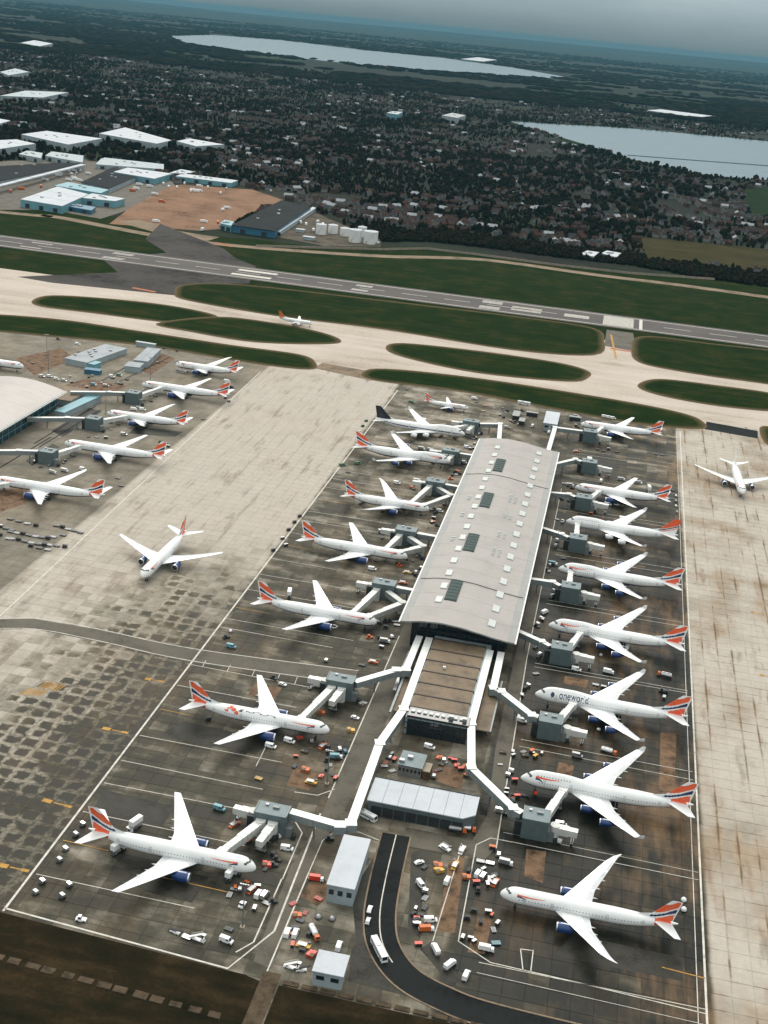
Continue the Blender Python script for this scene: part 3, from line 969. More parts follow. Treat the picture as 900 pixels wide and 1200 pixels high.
# low block in front of the terminal: brown deck, glazed end, side canopies
FB = root('terminal_annex', (-46, 470, 0), 0, 'low block with brown ribbed deck roof and dark glazed end in front of the terminal', 'building')
O = Vector((-46, 470, 0))
MB().box(rel((-45.5, 510, 4.2)), (28.4, 81.4, 8.4)).build('wall', SHEDG, FB)
for i in range(6):
    ya, yb = 478 + i * 11.4, 478 + (i + 1) * 11.4 - .8
    MB().box(rel((-46.6, (ya + yb) / 2, 8.75)), (25.5, yb - ya, .55)).build('deck_panel', DECK, FB)
for i in range(7):
    MB().box(rel((-46.6, 477.6 + i * 11.4, 8.8)), (26.2, .75, .95)).build('deck_beam', DECKB, FB)
for i in range(9):
    MB().box(rel((-57.0 + i * 2.9, 468.95, 4.0)), (2.6, .18, 7.6)).build('pane', GLASS, FB)
for i in range(10):
    MB().box(rel((-58.5 + i * 2.9, 468.9, 4.1)), (.2, .4, 8.2)).build('mullion', DARKM, FB)
for z in (3.1, 6.0):
    MB().box(rel((-45.4, 468.85, z)), (28.6, .3, .3)).build('transom', DARKM, FB)
MB().box(rel((-45.4, 472.8, 9.0)), (27.8, 7.6, 1.0), 0, taper=.97).build('upper_glazing', GLASS, FB)
for i in range(9):
    MB().box(rel((-57 + i * 2.7, 473.2, 9.75)), (1.7, 2.0, .6)).build('roof_unit', SKYL, FB)
MB().box(rel((-40, 472.5, 10.2)), (2, 1.6, 1.5)).build('roof_unit', METAL, FB)
MB().box(rel((-34, 472.5, 10.2)), (1.8, 1.6, 1.5)).build('roof_unit', METAL, FB)
MB().box(rel((-64.9, 496, 4.0)), (7.0, 33, .5)).build('canopy', DECK, FB)
MB().box(rel((-67.7, 506, 5.0)), (1.0, 60, .6)).build('canopy_rail', STEEL, FB)
MB().box(rel((-70.2, 520, 2.6)), (1.6, 40, .5)).build('canopy_rail', METAL, FB)
MB().box(rel((-26.0, 499, 4.6)), (6.6, 47, .5)).build('canopy', DECK, FB)
MB().box(rel((-22.5, 499, 4.75)), (.7, 47.5, .6)).build('canopy_rail', STEEL, FB)
for x in (-66.5, -24):
    for i in range(5):
        MB().cyl(rel((x, 481 + i * 9, 0)), rel((x, 481 + i * 9, 3.9)), .25).build('column', METAL, FB)
MB().box(rel((-50, 517, 9.7)), (1.4, 1.4, 1.2)).build('roof_unit', SKYL, FB)


SHEDG2 = mat('shed_dull_roof', (0.33, 0.355, 0.37), 0.7, spec=0.15, var=0.14, scale=0.12)
# ------------------------------------------------------------------ generic low buildings
def shed(name, label, c, size, h, roofm, wallm, rz=0.0, cat='building', doors=0, units=0, group=None, over=.4, seams=0, win=0):
    r = root(name, (c[0], c[1], 0), rz, label, cat, group)
    w, d = size
    MB().box((0, 0, h / 2), (w, d, h)).build('wall', wallm, r)
    if seams:
        for i in range(seams):
            x = -w / 2 - over + (w + 2 * over) * (i + .5) / seams
            MB().box((x, 0, h + .22), ((w + 2 * over) / seams - .18, d + 2 * over, .4)).build('roof_panel', roofm, r)
    else:
        MB().box((0, 0, h + .22), (w + 2 * over, d + 2 * over, .4)).build('roof', roofm, r)
    for i in range(doors):
        x = -w / 2 + w * (i + .5) / doors
        MB().box((x, -d / 2 - .06, min(2.2, h * .4)), (min(3.6, w / doors * .6), .12, min(4.2, h * .75))).build('door', METAL, r)
    for i in range(win):
        x = -w / 2 + w * (i + .5) / win
        MB().box((x, -d / 2 - .05, h * .62), (w / win * .55, .1, h * .28)).build('window', GLASS, r)
    for i in range(units):
        u = ((i * 37) % 11) / 11 - .5
        MB().box((u * w * .8, ((i * 53) % 7 / 7 - .5) * d * .6, h + 1.0), (2.2, 1.6, 1.2)).build('roof_unit', METAL, r)
    return r


wl = root('baggage_shed', (-41.5, 413, 0), 0, 'long low building with a bright white roof beside the covered walkway', 'building')
O = Vector((-41.5, 413, 0))
mb = MB()
mb.prism([rel((x, y, 0))[:2] for x, y in ((-62.4, 405.4), (-25, 405.4), (-20.6, 409), (-20.6, 420.6), (-62.4, 420.6))], 0, 6.6)
mb.build('wall', TEALW, wl)
for i in range(7):
    xa, xb = -63 + i * 6.1, -63 + (i + 1) * 6.1 - .12
    poly = [(xa, 404.8), (min(xb, -25), 404.8), (xb, 404.8 if xb < -25 else 408.6), (xb, 421.2), (xa, 421.2)]
    MB().prism([rel((x, y, 0))[:2] for x, y in poly], 6.62, 7.05).build('roof_panel', SHEDW, wl)
MB().box(rel((-42, 421.4, 7.0)), (42, .3, .7)).build('parapet', DARKM, wl)
for i in range(8):
    MB().box(rel((-59 + i * 4.6, 405.3, 2.4)), (4.2, .2, 4.2)).build('door', DARKM, wl)
shed('portable_building', 'white roofed block beside the dark curved road, long side running away', (-60.9, 364.7), (9.6, 29), 7.4, SHEDW, SHEDG, .02, seams=1, win=3)
shed('portable_building', 'small square white-roofed block near the bottom edge beside the pale path', (-55.2, 314.3), (9.6, 9.4), 5.6, SHEDW, SHEDG, .02, win=2)
sb = shed('office_block', 'small pale block with a row of windows between glazed end and white roof', (-51.2, 441.5), (9.8, 10.5), 5.0, TEALR, RENDERW, -.03, win=6, units=2)
MB().box((6.8, -1.5, 1.9), (3.4, 7, 3.8)).build('side_block', PATCHB, sb)
MB().box((6.8, -1.5, 4.0), (3.2, 6.8, .3)).build('side_roof', CONC, sb)
shed('white_cabin', 'white roofed cabin by the verge behind the far end of the terminal', (-32, 967), (10.5, 34), 6.2, SHEDW, SHEDG, 0, win=2)
for (x, y, w, d, ww) in ((-49, 985, 9, 3, 'nearest the verge'), (-61, 975, 5, 14, 'longest of the left group'), (-55, 960, 4, 9, 'closest to the far roof edge'), (-14, 990, 9, 3.2, 'alone right of the white cabin')):
    shed('equipment_cabin', 'low dark equipment cabin behind the terminal, ' + ww, (x, y), (w, d), 3.2, STEEL, DARKM, 0, group='equipment cabins behind the terminal')

# ------------------------------------------------------------------ bridges, nodes and walkways


def tube(mb, a, b, w, h, z, mi=1, top=0, ext=0.0):
    a, b = Vector(a), Vector(b)
    d = b - a
    l = d.length + 2 * ext
    mb.box(((a.x + b.x) / 2, (a.y + b.y) / 2, z), (l, w, h), math.atan2(d.y, d.x), mi, top)


def walkway(label, pts, z=6.0, w=3.4, h=3.0, group='covered walkways of the terminal', step=18):
    o = pts[0]
    r = root('covered_walkway', (o[0], o[1], 0), 0, label, 'walkway', group)
    q = [(p[0] - o[0], p[1] - o[1]) for p in pts]
    for i in range(len(q) - 1):
        a, b = Vector(q[i]), Vector(q[i + 1])
        L_ = (b - a).length
        n = max(1, int(L_ / 9))
        for k in range(n):
            mb = MB()
            p0, p1 = a.lerp(b, k / n), a.lerp(b, (k + 1) / n)
            dd = (p1 - p0).normalized() * .06
            tube(mb, p0 + dd, p1 - dd, w, h, z)
            mb.build('tunnel_section', [TUBEW, TUBES], r)
        n = max(1, int(L_ / step))
        for k in range(n):
            p = a.lerp(b, (k + .5) / n)
            MB().cyl((p.x, p.y, 0), (p.x, p.y, z - h / 2 - .02), .4, .4, 8).build('pillar', STEEL, r)
    for i in range(1, len(q) - 1):
        MB().box((q[i][0], q[i][1], z + .1), (w + .7, w + .7, h + .35), .3, 1, 0).build('junction', [TUBEW, TUBES], r)
    return r


def node(c, label, size=(10.4, 8.6), h=8.8, group='grey stair and lift blocks between terminal and stands', front=1, dark=False):
    r = root('gate_block', (c[0], c[1], 0), 0, label, 'gate block', group)
    w, d = size
    wm = TEALW
    MB().box((0, 0, h / 2), (w, d, h)).build('wall', wm, r)
    MB().box((0, 0, h + .2), (w + .3, d + .3, .4)).build('roof', TEALR, r)
    for s in (-1, 1):
        MB().box((s * (w / 2 - .1), 0, h + .55), (.25, d, .35)).build('parapet', STEEL, r)
    for i in range(4):
        MB().box((-w / 2 + w * (i + .5) / 4, -d / 2 - .05, h * .5), (w / 4 - .14, .1, h * .94)).build('cladding_panel', wm, r)
    MB().box((-w / 2 - 1.4, -.5, 3.2), (2.8, 5.2, 6.4)).build('stair_tower', DARKM, r)
    MB().box((w / 2 + 1.2, -1.6, 2.2), (2.4, 3.4, 4.4)).build('plant_box', STEEL, r)
    MB().box((w / 2 + 3.2, -3.0, 1.0), (1.6, 2.2, 2.0)).build('plant_box', DARKM, r)
    MB().box((1.2, .8, h + .8), (2.4, 1.4, .8)).build('roof_unit', STEEL, r)
    MB().box((-2.6, 1.8, h + .7), (1.2, 1.2, .6)).build('roof_unit', METAL, r)
    return r


def airbridge(a, b, label, z=4.9, group='boarding bridges', via=None, cab=True):
    """a: at the gate block, b: at the aircraft door"""
    r = root('boarding_bridge', (a[0], a[1], 0), 0, label, 'boarding bridge', group)
    A = Vector((0, 0))
    B = Vector((b[0] - a[0], b[1] - a[1]))
    if via:
        V = Vector((via[0] - a[0], via[1] - a[1]))
        mb = MB()
        tube(mb, A, V, 3.3, 3.0, z + .1)
        mb.build('tunnel', [TUBEG, TUBES], r)
        MB().cyl((V.x, V.y, 0), (V.x, V.y, z + 1.9), 2.1, 2.1, 12).build('rotunda', TUBEG, r)
        A = V
    else:
        MB().cyl((0, 0, 0.05), (0, 0, z + 1.85), 2.0, 2.0, 12).build('rotunda', TUBEG, r)
    d = (B - A).normalized()
    M_ = A.lerp(B, .52)
    for p, q, w, h, nm in ((A, M_, 3.2, 3.0, 'tunnel'), (M_ - d * .3, B - d * 1.5, 2.75, 2.65, 'inner_tunnel')):
        mb = MB()
        tube(mb, p, q, w, h, z)
        o = mb.build(nm, [TUBEW, TUBEG], r)
        n = int((q - p).length / 2.2)
        mb = MB()
        for k in range(1, n):
            c_ = p.lerp(q, k / n)
            mb.box((c_.x, c_.y, z + .05), (.22, w + .25, h + .12), math.atan2(d.y, d.x))
        if n > 1:
            mb.build('tunnel_rib', TUBEG, o)
    if cab:
        MB().box((B.x - d.x * .6, B.y - d.y * .6, z), (3.2, 3.5, 3.1), math.atan2(d.y, d.x), 0).build('cab', TUBEW, r)
    c_ = A.lerp(B, .7)
    mb = MB()
    n_ = Vector((-d.y, d.x))
    for s in (-1, 1):
        mb.cyl((c_.x + n_.x * 1.5 * s, c_.y + n_.y * 1.5 * s, .4), (c_.x + n_.x * 1.5 * s, c_.y + n_.y * 1.5 * s, z - 1.3), .25, .25, 8)
    mb.box((c_.x, c_.y, .75), (1.2, 4.0, .5), math.atan2(d.y, d.x))
    lg = mb.build('lift_column', STEEL, r)
    for s in (-1, 1):
        p = (c_.x + n_.x * 1.9 * s, c_.y + n_.y * 1.9 * s, .5)
        MB().cyl((p[0] - n_.x * .25, p[1] - n_.y * .25, .5), (p[0] + n_.x * .25, p[1] + n_.y * .25, .5), .5, .5, 12).build('wheel', BLACK, lg)
    return r


# right-hand side: gate blocks, parked stubs and bridges
RIGHT = [  # block y, label of the aircraft it serves, door point or None
    (414.0, 'the jumbo jet nearest the camera', (12.0, 440.2)),
    (489.5, 'the jumbo lettered oneworld', (11.8, 512.3)),
    (562.3, 'the jumbo next above the oneworld one', (11.0, 587.2)),
    (638.0, 'the jumbo below the orange-red finned one', (1.4, 663.6)),
    (712.2, 'the jumbo with orange-red fin', (1.0, 741.5)),
    (786.3, 'the twin jet below the empty stand', (11.8, 809.8)),
    (863.0, 'the empty stand', None),
    (938.5, 'the farthest twin jet on the right', (8.5, 962.6)),
]
for y, w_, door in RIGHT:
    xx = 2.8 if y < 930 else 0.0
    node((xx, y), 'grey box-shaped gate block serving ' + w_)
    if door:
        airbridge((xx + (3.6 if door[0] > 5 else -1.2), y + 5.6), door, 'white boarding bridge attached to ' + w_)
    else:
        airbridge((xx + 1, y + 5.6), (xx - .5, y + 17), 'white boarding bridge pointing at the empty stand')
    airbridge((xx + 7.6, y - 1.0), (xx + 18.0, y - 1.6), 'short retracted bridge right of the gate block of ' + w_, group='retracted boarding bridges', cab=False)
walkway('white covered walkway zigzagging from the annex deck to the block of the nearest jumbo', [(-31.3, 545), (-31.1, 473.4), (-26.4, 439), (-6.8, 416.2), (-2.9, 414)], 7.2)
walkway('white covered walkway from the terminal front to the block of the oneworld jumbo', [(-25.9, 545), (-25.4, 508), (-21.5, 506.5), (-6.0, 490), (-2.9, 489.6)], 7.2)
for y, a, b in ((562.3, (-16.1, 575.3), None), (638, (-18.3, 640.7), None), (712.2, (-17.6, 722.9), None), (786.3, (-18.0, 786.7), None), (863, (-19.2, 844.8), None)):
    walkway('fixed link from the right eaves towards %s' % {562.3: 'the jumbo level with the near roof edge', 638: 'the jumbo below the orange-red fin', 712.2: 'the orange-red finned jumbo', 786.3: 'the twin jet below the empty stand', 863: 'the empty stand'}[y],
            [(-24, a[1]), (-7.5, y + 3.5), (-2.9, y)], 6.4, 3.0)
walkway('white link bending from the far roof end to the farthest right gate block', [(-28.5, 848), (-27.5, 938), (-6, 939)], 6.4, 3.2)

# left-hand side
LEFT = [  # block centre, aircraft words, door, second door via, fixed link points
    ((-95.3, 384.0), 'the nearest twin jet on the left', (-107.0, 357.4), None, None),
    ((-93.9, 491.0), 'the jet with the red flower pattern', (-103.6, 455.4), None, None),
    ((-95.8, 601.2), 'the twin jet before the roof corner', (-105.4, 563.9), True, True),
    ((-98.4, 680.8), 'the twin jet third from the annex', (-105.8, 652.2), True, True),
    ((-95.6, 772.3), 'the short twin jet with the cover truck', (-105.2, 732.4), True, True),
    ((-95.6, 841.1), 'the jumbo under the navy-tailed one', (-110.0, 829.0), None, True),
    ((-91.2, 918.8), 'the navy-tailed jumbo', (-110.5, 897.4), None, False),
]
for c, w_, door, two, link_ in LEFT:
    node(c, 'dark grey gate block serving ' + w_, (12.5, 7.5), 9.0)
    airbridge((c[0] - 3.2, c[1] - 4.6), door, 'white boarding bridge slanting down to ' + w_)
    if two:
        airbridge((c[0] + 2.8, c[1] - 4.4), (door[0] + 8.6, door[1] + .2), 'second boarding bridge bending back to ' + w_, via=(c[0] + 13.0, c[1] - 15.0))
    else:
        airbridge((c[0] + 1.5, c[1] - 4.6), (c[0] - .5, c[1] - 18), 'short white bridge hanging below the gate block of ' + w_, group='retracted boarding bridges', cab=False)
    airbridge((c[0] - 7.5, c[1] + .5), (c[0] - 17, c[1] + 1.5), 'stub bridge left of the gate block of ' + w_, group='retracted boarding bridges', cab=False)
    if link_:
        walkway('fixed link from the left eaves towards ' + w_, [(-76.5, c[1] - .5), (c[0] + 6.4, c[1])], 6.2, 3.0)
walkway('long white covered walkway running from the annex past the white roof to a bend', [(-62.0, 547), (-61.6, 475.2), (-66.1, 444.4), (-65.2, 386), (-69, 383.5), (LEFT[0][0][0] + 6.4, LEFT[0][0][1] + 2)], 7.2, 3.6)
walkway('white covered walkway from terminal front to the block of the flower-painted jet', [(-67.0, 547), (-67.2, 511), (-71.5, 509), (LEFT[1][0][0] + 6.4, LEFT[1][0][1])], 7.2, 3.4)
walkway('white link bending round the far left roof corner to the navy-tailed jumbo', [(-62.5, 850), (-69.4, 926.2), (LEFT[6][0][0] + 6.4, LEFT[6][0][1])], 6.4, 3.2)

# ------------------------------------------------------------------ left-hand terminal, cut by the frame
TC = root('terminal', (-417, 690, 0), 0, 'pinkish white arched terminal roof cut off by the left edge', 'terminal')
O = Vector((-417, 690, 0))


def arc_z(x):
    u = (x + 449) / 63.0
    return 13.6 + 6.2 * sin(pi * (0.1 + .82 * u)) - 1.6 * u


ROOFC = mat('pinkish_roof_sheet', (0.40, 0.36, 0.335), 0.5, var=0.06, scale=0.06)
for b in range(16):
    ya, yb = 545 + b * 17.8 + .06, 545 + (b + 1) * 17.8 - .06
    xs = [-449 + 63.0 * i / 20 for i in range(21)]
    mb = MB()
    mb.loft([[rel((x, y, arc_z(x))) for x in xs] + [rel((x, y, arc_z(x) - .6)) for x in xs[::-1]] for y in (ya, yb)], 0)
    mb.build('roof_panel', ROOFC, TC, True)
for x, z in ((-385.6, arc_z(-386) - .4), (-384.9, arc_z(-386) - 1.0)):
    MB().box(rel((x, 688, z)), (.5, 286, .45)).build('gutter', TUBEW, TC)
mb = MB()
xs = [-445 + 55 * i / 18 for i in range(19)]
mb.loft([[rel((x, y, .1)) for x in xs] + [rel((x, y, arc_z(x) - .7)) for x in xs[::-1]] for y in (550, 824)], 0)
TEALG = mat('teal_glass', (0.018, 0.05, 0.06), 0.12, var=0.2, scale=0.1)
mb.build('glass_wall', TEALG, TC)
for i in range(31):
    MB().box(rel((-389.8, 551 + i * 9, 6.2)), (.4, .35, 12)).build('mullion', SHEDT, TC)
for z in (4.2, 8.4):
    MB().box(rel((-389.75, 687, z)), (.3, 273, .4)).build('transom', SHEDT, TC)
shed('flat_annex', 'brown flat-roofed annex behind the end of the left-hand terminal', (-397, 850), (28, 34), 5.0, DECK, SHEDG)
shed('entrance_canopy', 'long teal canopy beside the brown flat-roofed annex', (-376.5, 832.6), (8, 52), 4.6, SHEDT, SHEDG, -.12)
CB = [('the jet second from the verge', (-346.4, 866), (-336.5, 898.0)), ('the jet by the arched roof corner', (-347.2, 794), (-333, 816.6)), ('the long jet with red nose emblem', (-345.2, 716.6), (-335, 741.6))]
for w_, c, door in CB:
    node(c, 'grey gate block serving ' + w_ + ' in the left-hand row')
    airbridge((c[0] + 3.4, c[1] + 5.6), door, 'white boarding bridge attached to ' + w_ + ', left-hand row')
    walkway('long fixed link from the arched terminal towards ' + w_, [(-390, c[1] - 18), (c[0] - 18, c[1] - 5), (c[0] - 5.8, c[1])], 6.4, 3.0)
airbridge((-374, 628), (-345, 659.2), 'white boarding bridge reaching from the left edge to the jet above the parked dollies')

# long pale sheds and huts near the verge on the left
shed('long_shed', 'pale long shed near the verge with a smaller block joined at its end', (-382.5, 986), (12, 44), 5.2, SHEDG2, SHEDG, .12, seams=2)
shed('long_shed', 'short pale block at the near end of the long shed', (-381, 952), (12.5, 14), 4.6, SHEDG2, SHEDG, .12)
shed('baggage_hall', 'pale flat building with dark plant beside it among the left-hand stands', (-422.1, 969.5), (22, 60), 4.6, SHEDG2, SHEDG, -.18, units=7)
shed('baggage_hall', 'teal fronted low block next to the flat building at left', (-421.8, 944.5), (26, 10), 4.0, SHEDT, SHEDT, -.18)
shed('blue_container', 'blue cabin on the apron between the left-hand sheds', (-406.0, 926.0), (13, 6), 3.4, SHEDB, SHEDB, .1)
shed('white_trailer', 'long white trailer parked against the verge near the left-hand sheds', (-400.5, 1027.9), (18, 3), 3.6, SHEDW, SHEDG, -.05, cat='trailer')


def mast(p, h, label):
    r = root('light_mast', (p[0], p[1], 0), 0, label, 'light mast', 'apron light masts')
    MB().cyl((0, 0, 0), (0, 0, h), .32, .16, 8).build('pole', STEEL, r)
    MB().box((0, 0, .3), (1.6, 1.6, .6)).build('base', CONC, r)
    b = MB().box((0, 0, h), (3.2, .3, .3)).build('crossarm', STEEL, r)
    for i in range(4):
        MB().box((-1.3 + i * .87, -.3, h + .05), (.6, .5, .5)).build('lamp', METAL, b)


mast((-89.3, 328.5), 18, 'tall thin light mast by the nearest left aircraft nose')
mast((-82.4, 420.1), 16, 'light mast beside the orange pallets under the flower-painted jet')
mast((-455.4, 944.6), 22, 'light mast on the pale apron at the far left')
mast((-437.5, 910.2), 20, 'light mast behind the left-hand terminal roof')
mast((-354.3, 831.4), 18, 'light mast between the two upper gate blocks of the left-hand row')
mast((-354.3, 920.5), 22, 'light mast by the nose of the far left-hand jets')

# ------------------------------------------------------------------ aircraft
NR = 28                      # points per fuselage ring
CACHE = {}
SPEC = {
    'twin': dict(L=63.7, R=3.1, zc=5.5, b=60.9, rle=20.5, rc=13.5, kink=.33, kc=8.6, tc=2.6, sweep=33.5, dih=4.2, eng=[9.8], er=1.9, el=7.3, fin_h=9.0, fin_c=10.0, fin_t=4.0, fin_x=52.2, fin_s=41, ts=21.3, tcr=7.2, tct=2.6, tx=54.5, tsw=37),
    'long_twin': dict(L=73.0, R=3.1, zc=5.5, b=64.0, rle=24.5, rc=14.0, kink=.33, kc=8.8, tc=2.2, sweep=34, dih=4.4, eng=[9.8], er=2.0, el=7.3, fin_h=9.0, fin_c=10.0, fin_t=4.0, fin_x=61.3, fin_s=41, ts=21.3, tcr=7.2, tct=2.6, tx=63.5, tsw=37),
    'raked': dict(L=62.5, R=2.95, zc=5.2, b=60.0, rle=19.5, rc=12.6, kink=.36, kc=7.4, tc=1.0, sweep=34.5, dih=6.0, eng=[9.9], er=1.75, el=6.6, fin_h=8.6, fin_c=9.2, fin_t=3.6, fin_x=51.4, fin_s=42, ts=19.6, tcr=6.6, tct=2.2, tx=53.8, tsw=38, rake=True),
    'raked_short': dict(L=56.0, R=2.95, zc=5.2, b=60.0, rle=17.3, rc=12.6, kink=.36, kc=7.4, tc=1.0, sweep=34.5, dih=6.0, eng=[9.9], er=1.75, el=6.6, fin_h=8.6, fin_c=9.2, fin_t=3.6, fin_x=45.2, fin_s=42, ts=19.6, tcr=6.6, tct=2.2, tx=47.6, tsw=38, rake=True),
    'jumbo': dict(L=70.0, R=3.25, zc=5.9, b=64.4, rle=20.5, rc=16.0, kink=.38, kc=9.6, tc=3.6, sweep=40.5, dih=5.0, eng=[11.8, 20.9], er=1.42, el=5.6, fin_h=9.4, fin_c=12.0, fin_t=4.2, fin_x=56.5, fin_s=46, ts=22.2, tcr=9.0, tct=2.8, tx=58.5, tsw=41, hump=True),
    'narrow': dict(L=37.6, R=1.98, zc=3.9, b=34.0, rle=12.0, rc=7.0, kink=.36, kc=4.6, tc=1.6, sweep=26, dih=2.4, eng=[5.75], er=1.12, el=4.5, fin_h=6.2, fin_c=6.0, fin_t=2.3, fin_x=29.6, fin_s=40, ts=12.4, tcr=4.2, tct=1.5, tx=31.6, tsw=30),
}


def prof(sp, t):
    """radius factor and centre lift at station t (0 nose .. 1 tail)"""
    tn = 0.105 if not sp.get('hump') else 0.14
    t0 = 0.63
    if t < tn:
        u = t / tn
        r = max(0.03, (1 - (1 - u) ** 2.1) ** 0.62)
        return r, -(1 - r) * sp['R'] * 0.22
    if t > t0:
        u = (t - t0) / (1 - t0)
        r = max(0.06, 1 - 0.93 * u ** 1.75)
        return r, (1 - r) * sp['R'] * 0.62
    return 1.0, 0.0


def hump(sp, t):
    if not sp.get('hump'):
        return 0.0
    if t < 0.012 or t > 0.40:
        return 0.0
    a = min(1.0, max(0.0, (t - 0.012) / 0.075))
    b = min(1.0, max(0.0, (0.40 - t) / 0.15))
    return (a * a * (3 - 2 * a)) * (b * b * (3 - 2 * b))


def surf(sp, s, a, off=0.0):
    """point on the fuselage: s metres aft of the nose, a = angle from the top (right side positive)"""
    t = s / sp['L']
    r, lift = prof(sp, t)
    h = hump(sp, t)
    R = sp['R'] * r + off
    up = max(0.0, cos(a))
    y = -R * sin(a) * (1 - 0.30 * h * up * up)
    z = R * cos(a) * (1 + 0.40 * h * up)
    return (sp['L'] / 2 - s, y, sp['zc'] + lift + z)


def flag(u, v):
    """stylised waving flag on a fin: u 0 leading .. 1 trailing edge, v 0 base .. 1 tip -> material (0 white 1 red 2 navy)"""
    w = v - 0.42 * (u - 0.5) + 0.035 * sin(u * 6)
    if v > 0.95 or u > 0.96 - 0.10 * v:
        return 0
    if w > 0.50:
        return 1 if w < 0.95 else 0
    if 0.20 < w < 0.42:
        return 2 if u > 0.05 and u < 0.92 and abs(w - 0.31) < 0.035 + 0.10 * u else 0
    if w < 0.13:
        return 1
    return 0


def landor(u, v):
    w = v - 0.45 * (u - 0.5)
    if w > 0.40:
        return 1
    if 0.26 < w < 0.36:
        return 2
    if 0.12 < w < 0.2:
        return 1
    return 0


LIV = {
    'flag': dict(fin=flag, belly=NAVY, eng=BLUEP, tail_band=True, ribbon=True),
    'poppy': dict(fin=flag, belly=NAVY, eng=BLUEP, tail_band=True, ribbon=True, flowers=True),
    'oneworld': dict(fin=flag, belly=WINGM, eng=BLUEP, tail_band=True, ribbon=False, text='oneworld'),
    'retro_red': dict(fin=landor, belly=WINGM, eng=WHITE, tail_band=False, ribbon=False),
    'retro_navy': dict(fin=lambda u, v: 2, belly=WINGM, eng=WHITE, tail_band=False, ribbon=False, cheat=True),
    'plain': dict(fin=lambda u, v: 0, belly=NAVY, eng=BLUEP, tail_band=False, ribbon=True),
    'orange': dict(fin=lambda u, v: 1, belly=WHITE, eng=WHITE, tail_band=True, ribbon=False, org=True),
}


def fuselage_mesh(kind, liv):
    sp, lv = SPEC[kind], LIV[liv]
    st = [0.002, 0.006, 0.014, 0.026, 0.042, 0.062, 0.085, 0.11, 0.14, 0.18, 0.22, 0.26, 0.30, 0.34, 0.40, 0.46, 0.52, 0.58, 0.63, 0.68, 0.72, 0.76, 0.80, 0.84, 0.87, 0.90, 0.93, 0.96, 0.985, 1.0]
    rings = [[surf(sp, t * sp['L'], 2 * pi * (j + 0.5) / NR) for j in range(NR)] for t in st]
    mb = MB()

    def mi(i, j):
        a = abs(((j + 1.0) / NR) * 360 - 180)        # 0 at the keel .. 180 on top
        if lv.get('cheat') and 78 < a < 100 and st[i] > 0.01:
            return 1
        if a < (58 if not lv.get('cheat') else 70) and 0.02 < st[i] < 0.93:
            return 3
        if lv['tail_band'] and st[i] >= 0.865 and st[i] < 0.955 and 74 < a:
            return 2
        return 0
    mb.loft(rings, mi)
    # wing root fairing under the belly
    fr = []
    for q in range(7):
        t = (sp['rle'] - 2 + (sp['rc'] + 6) * q / 6) / sp['L']
        w = sin(pi * (0.08 + 0.84 * q / 6))
        fr.append([(sp['L'] / 2 - t * sp['L'], sp['R'] * (0.5 + 0.62 * w) * cos(b), sp['zc'] - sp['R'] * 0.62 + sp['R'] * 0.55 * w * sin(b)) for b in [2 * pi * k / 12 for k in range(12)]])
    mb.loft(fr, 3)
    red = ORANGE if lv.get('org') else REDTAIL
    return mb.mesh('fuselage', [WHITE, NAVY, red, lv['belly']], True)


FOIL = [(0, 0), (.03, .42), (.18, .88), (.4, 1.0), (.7, .6), (1, .04), (1, -.04), (.7, -.3), (.4, -.6), (.18, -.6), (.03, -.3)]


def foil_ring(x, y, z, c, th):
    return [(x - q * c, y, z + h * th / 2) for q, h in FOIL]


def wing_stations(sp):
    h, k = sp['b'] / 2, sp['kink']
    y0 = sp['R'] * 0.55
    tan = math.tan(radians(sp['sweep']))
    xr = sp['L'] / 2 - sp['rle']
    zr = sp['zc'] - sp['R'] * 0.55
    st = [(xr, y0, zr, sp['rc'], sp['rc'] * .12)]
    yk = h * k
    st.append((xr - (yk - y0) * tan, yk, zr + sp['dih'] * (yk / h) ** 1.15, sp['kc'], sp['kc'] * .105))
    if sp.get('rake'):
        ya = h * 0.86
        ca = 3.3
        st.append((xr - (ya - y0) * tan, ya, zr + sp['dih'] * 0.82, ca, ca * .09))
        xa = xr - (ya - y0) * tan
        st.append((xa - (h * .95 - ya) * 1.0, h * .95, zr + sp['dih'] * 0.95, 1.9, .16))
        st.append((xa - (h - ya) * 1.25, h, zr + sp['dih'] * 1.02, 0.55, .06))
    else:
        ym = h * 0.68
        cm = sp['kc'] + (sp['tc'] - sp['kc']) * (0.68 - k) / (1 - k)
        st.append((xr - (ym - y0) * tan, ym, zr + sp['dih'] * 0.63, cm, cm * .1))
        st.append((xr - (h - y0) * tan, h, zr + sp['dih'], sp['tc'], sp['tc'] * .09))
    return st


def wing_mesh(kind, side):
    sp = SPEC[kind]
    mb = MB()
    rings = [foil_ring(x, y * side, z, c, th) for x, y, z, c, th in wing_stations(sp)]
    if side < 0:
        rings = rings[::-1]
    mb.loft(rings, 0)
    if sp.get('hump'):                                        # small winglet
        x, y, z, c, th = wing_stations(sp)[-1]
        a = foil_ring(x - .6, y * side, z, c - .6, .25)
        b = [(p[0] - 1.6 - (x - p[0]) * .0, p[1] + side * .5, p[2] + 1.9) for p in foil_ring(x - .9, y * side, z, 1.4, .12)]
        mb.loft([a, b] if side > 0 else [b, a], 0)
    return mb.mesh('wing', [WINGM], True)


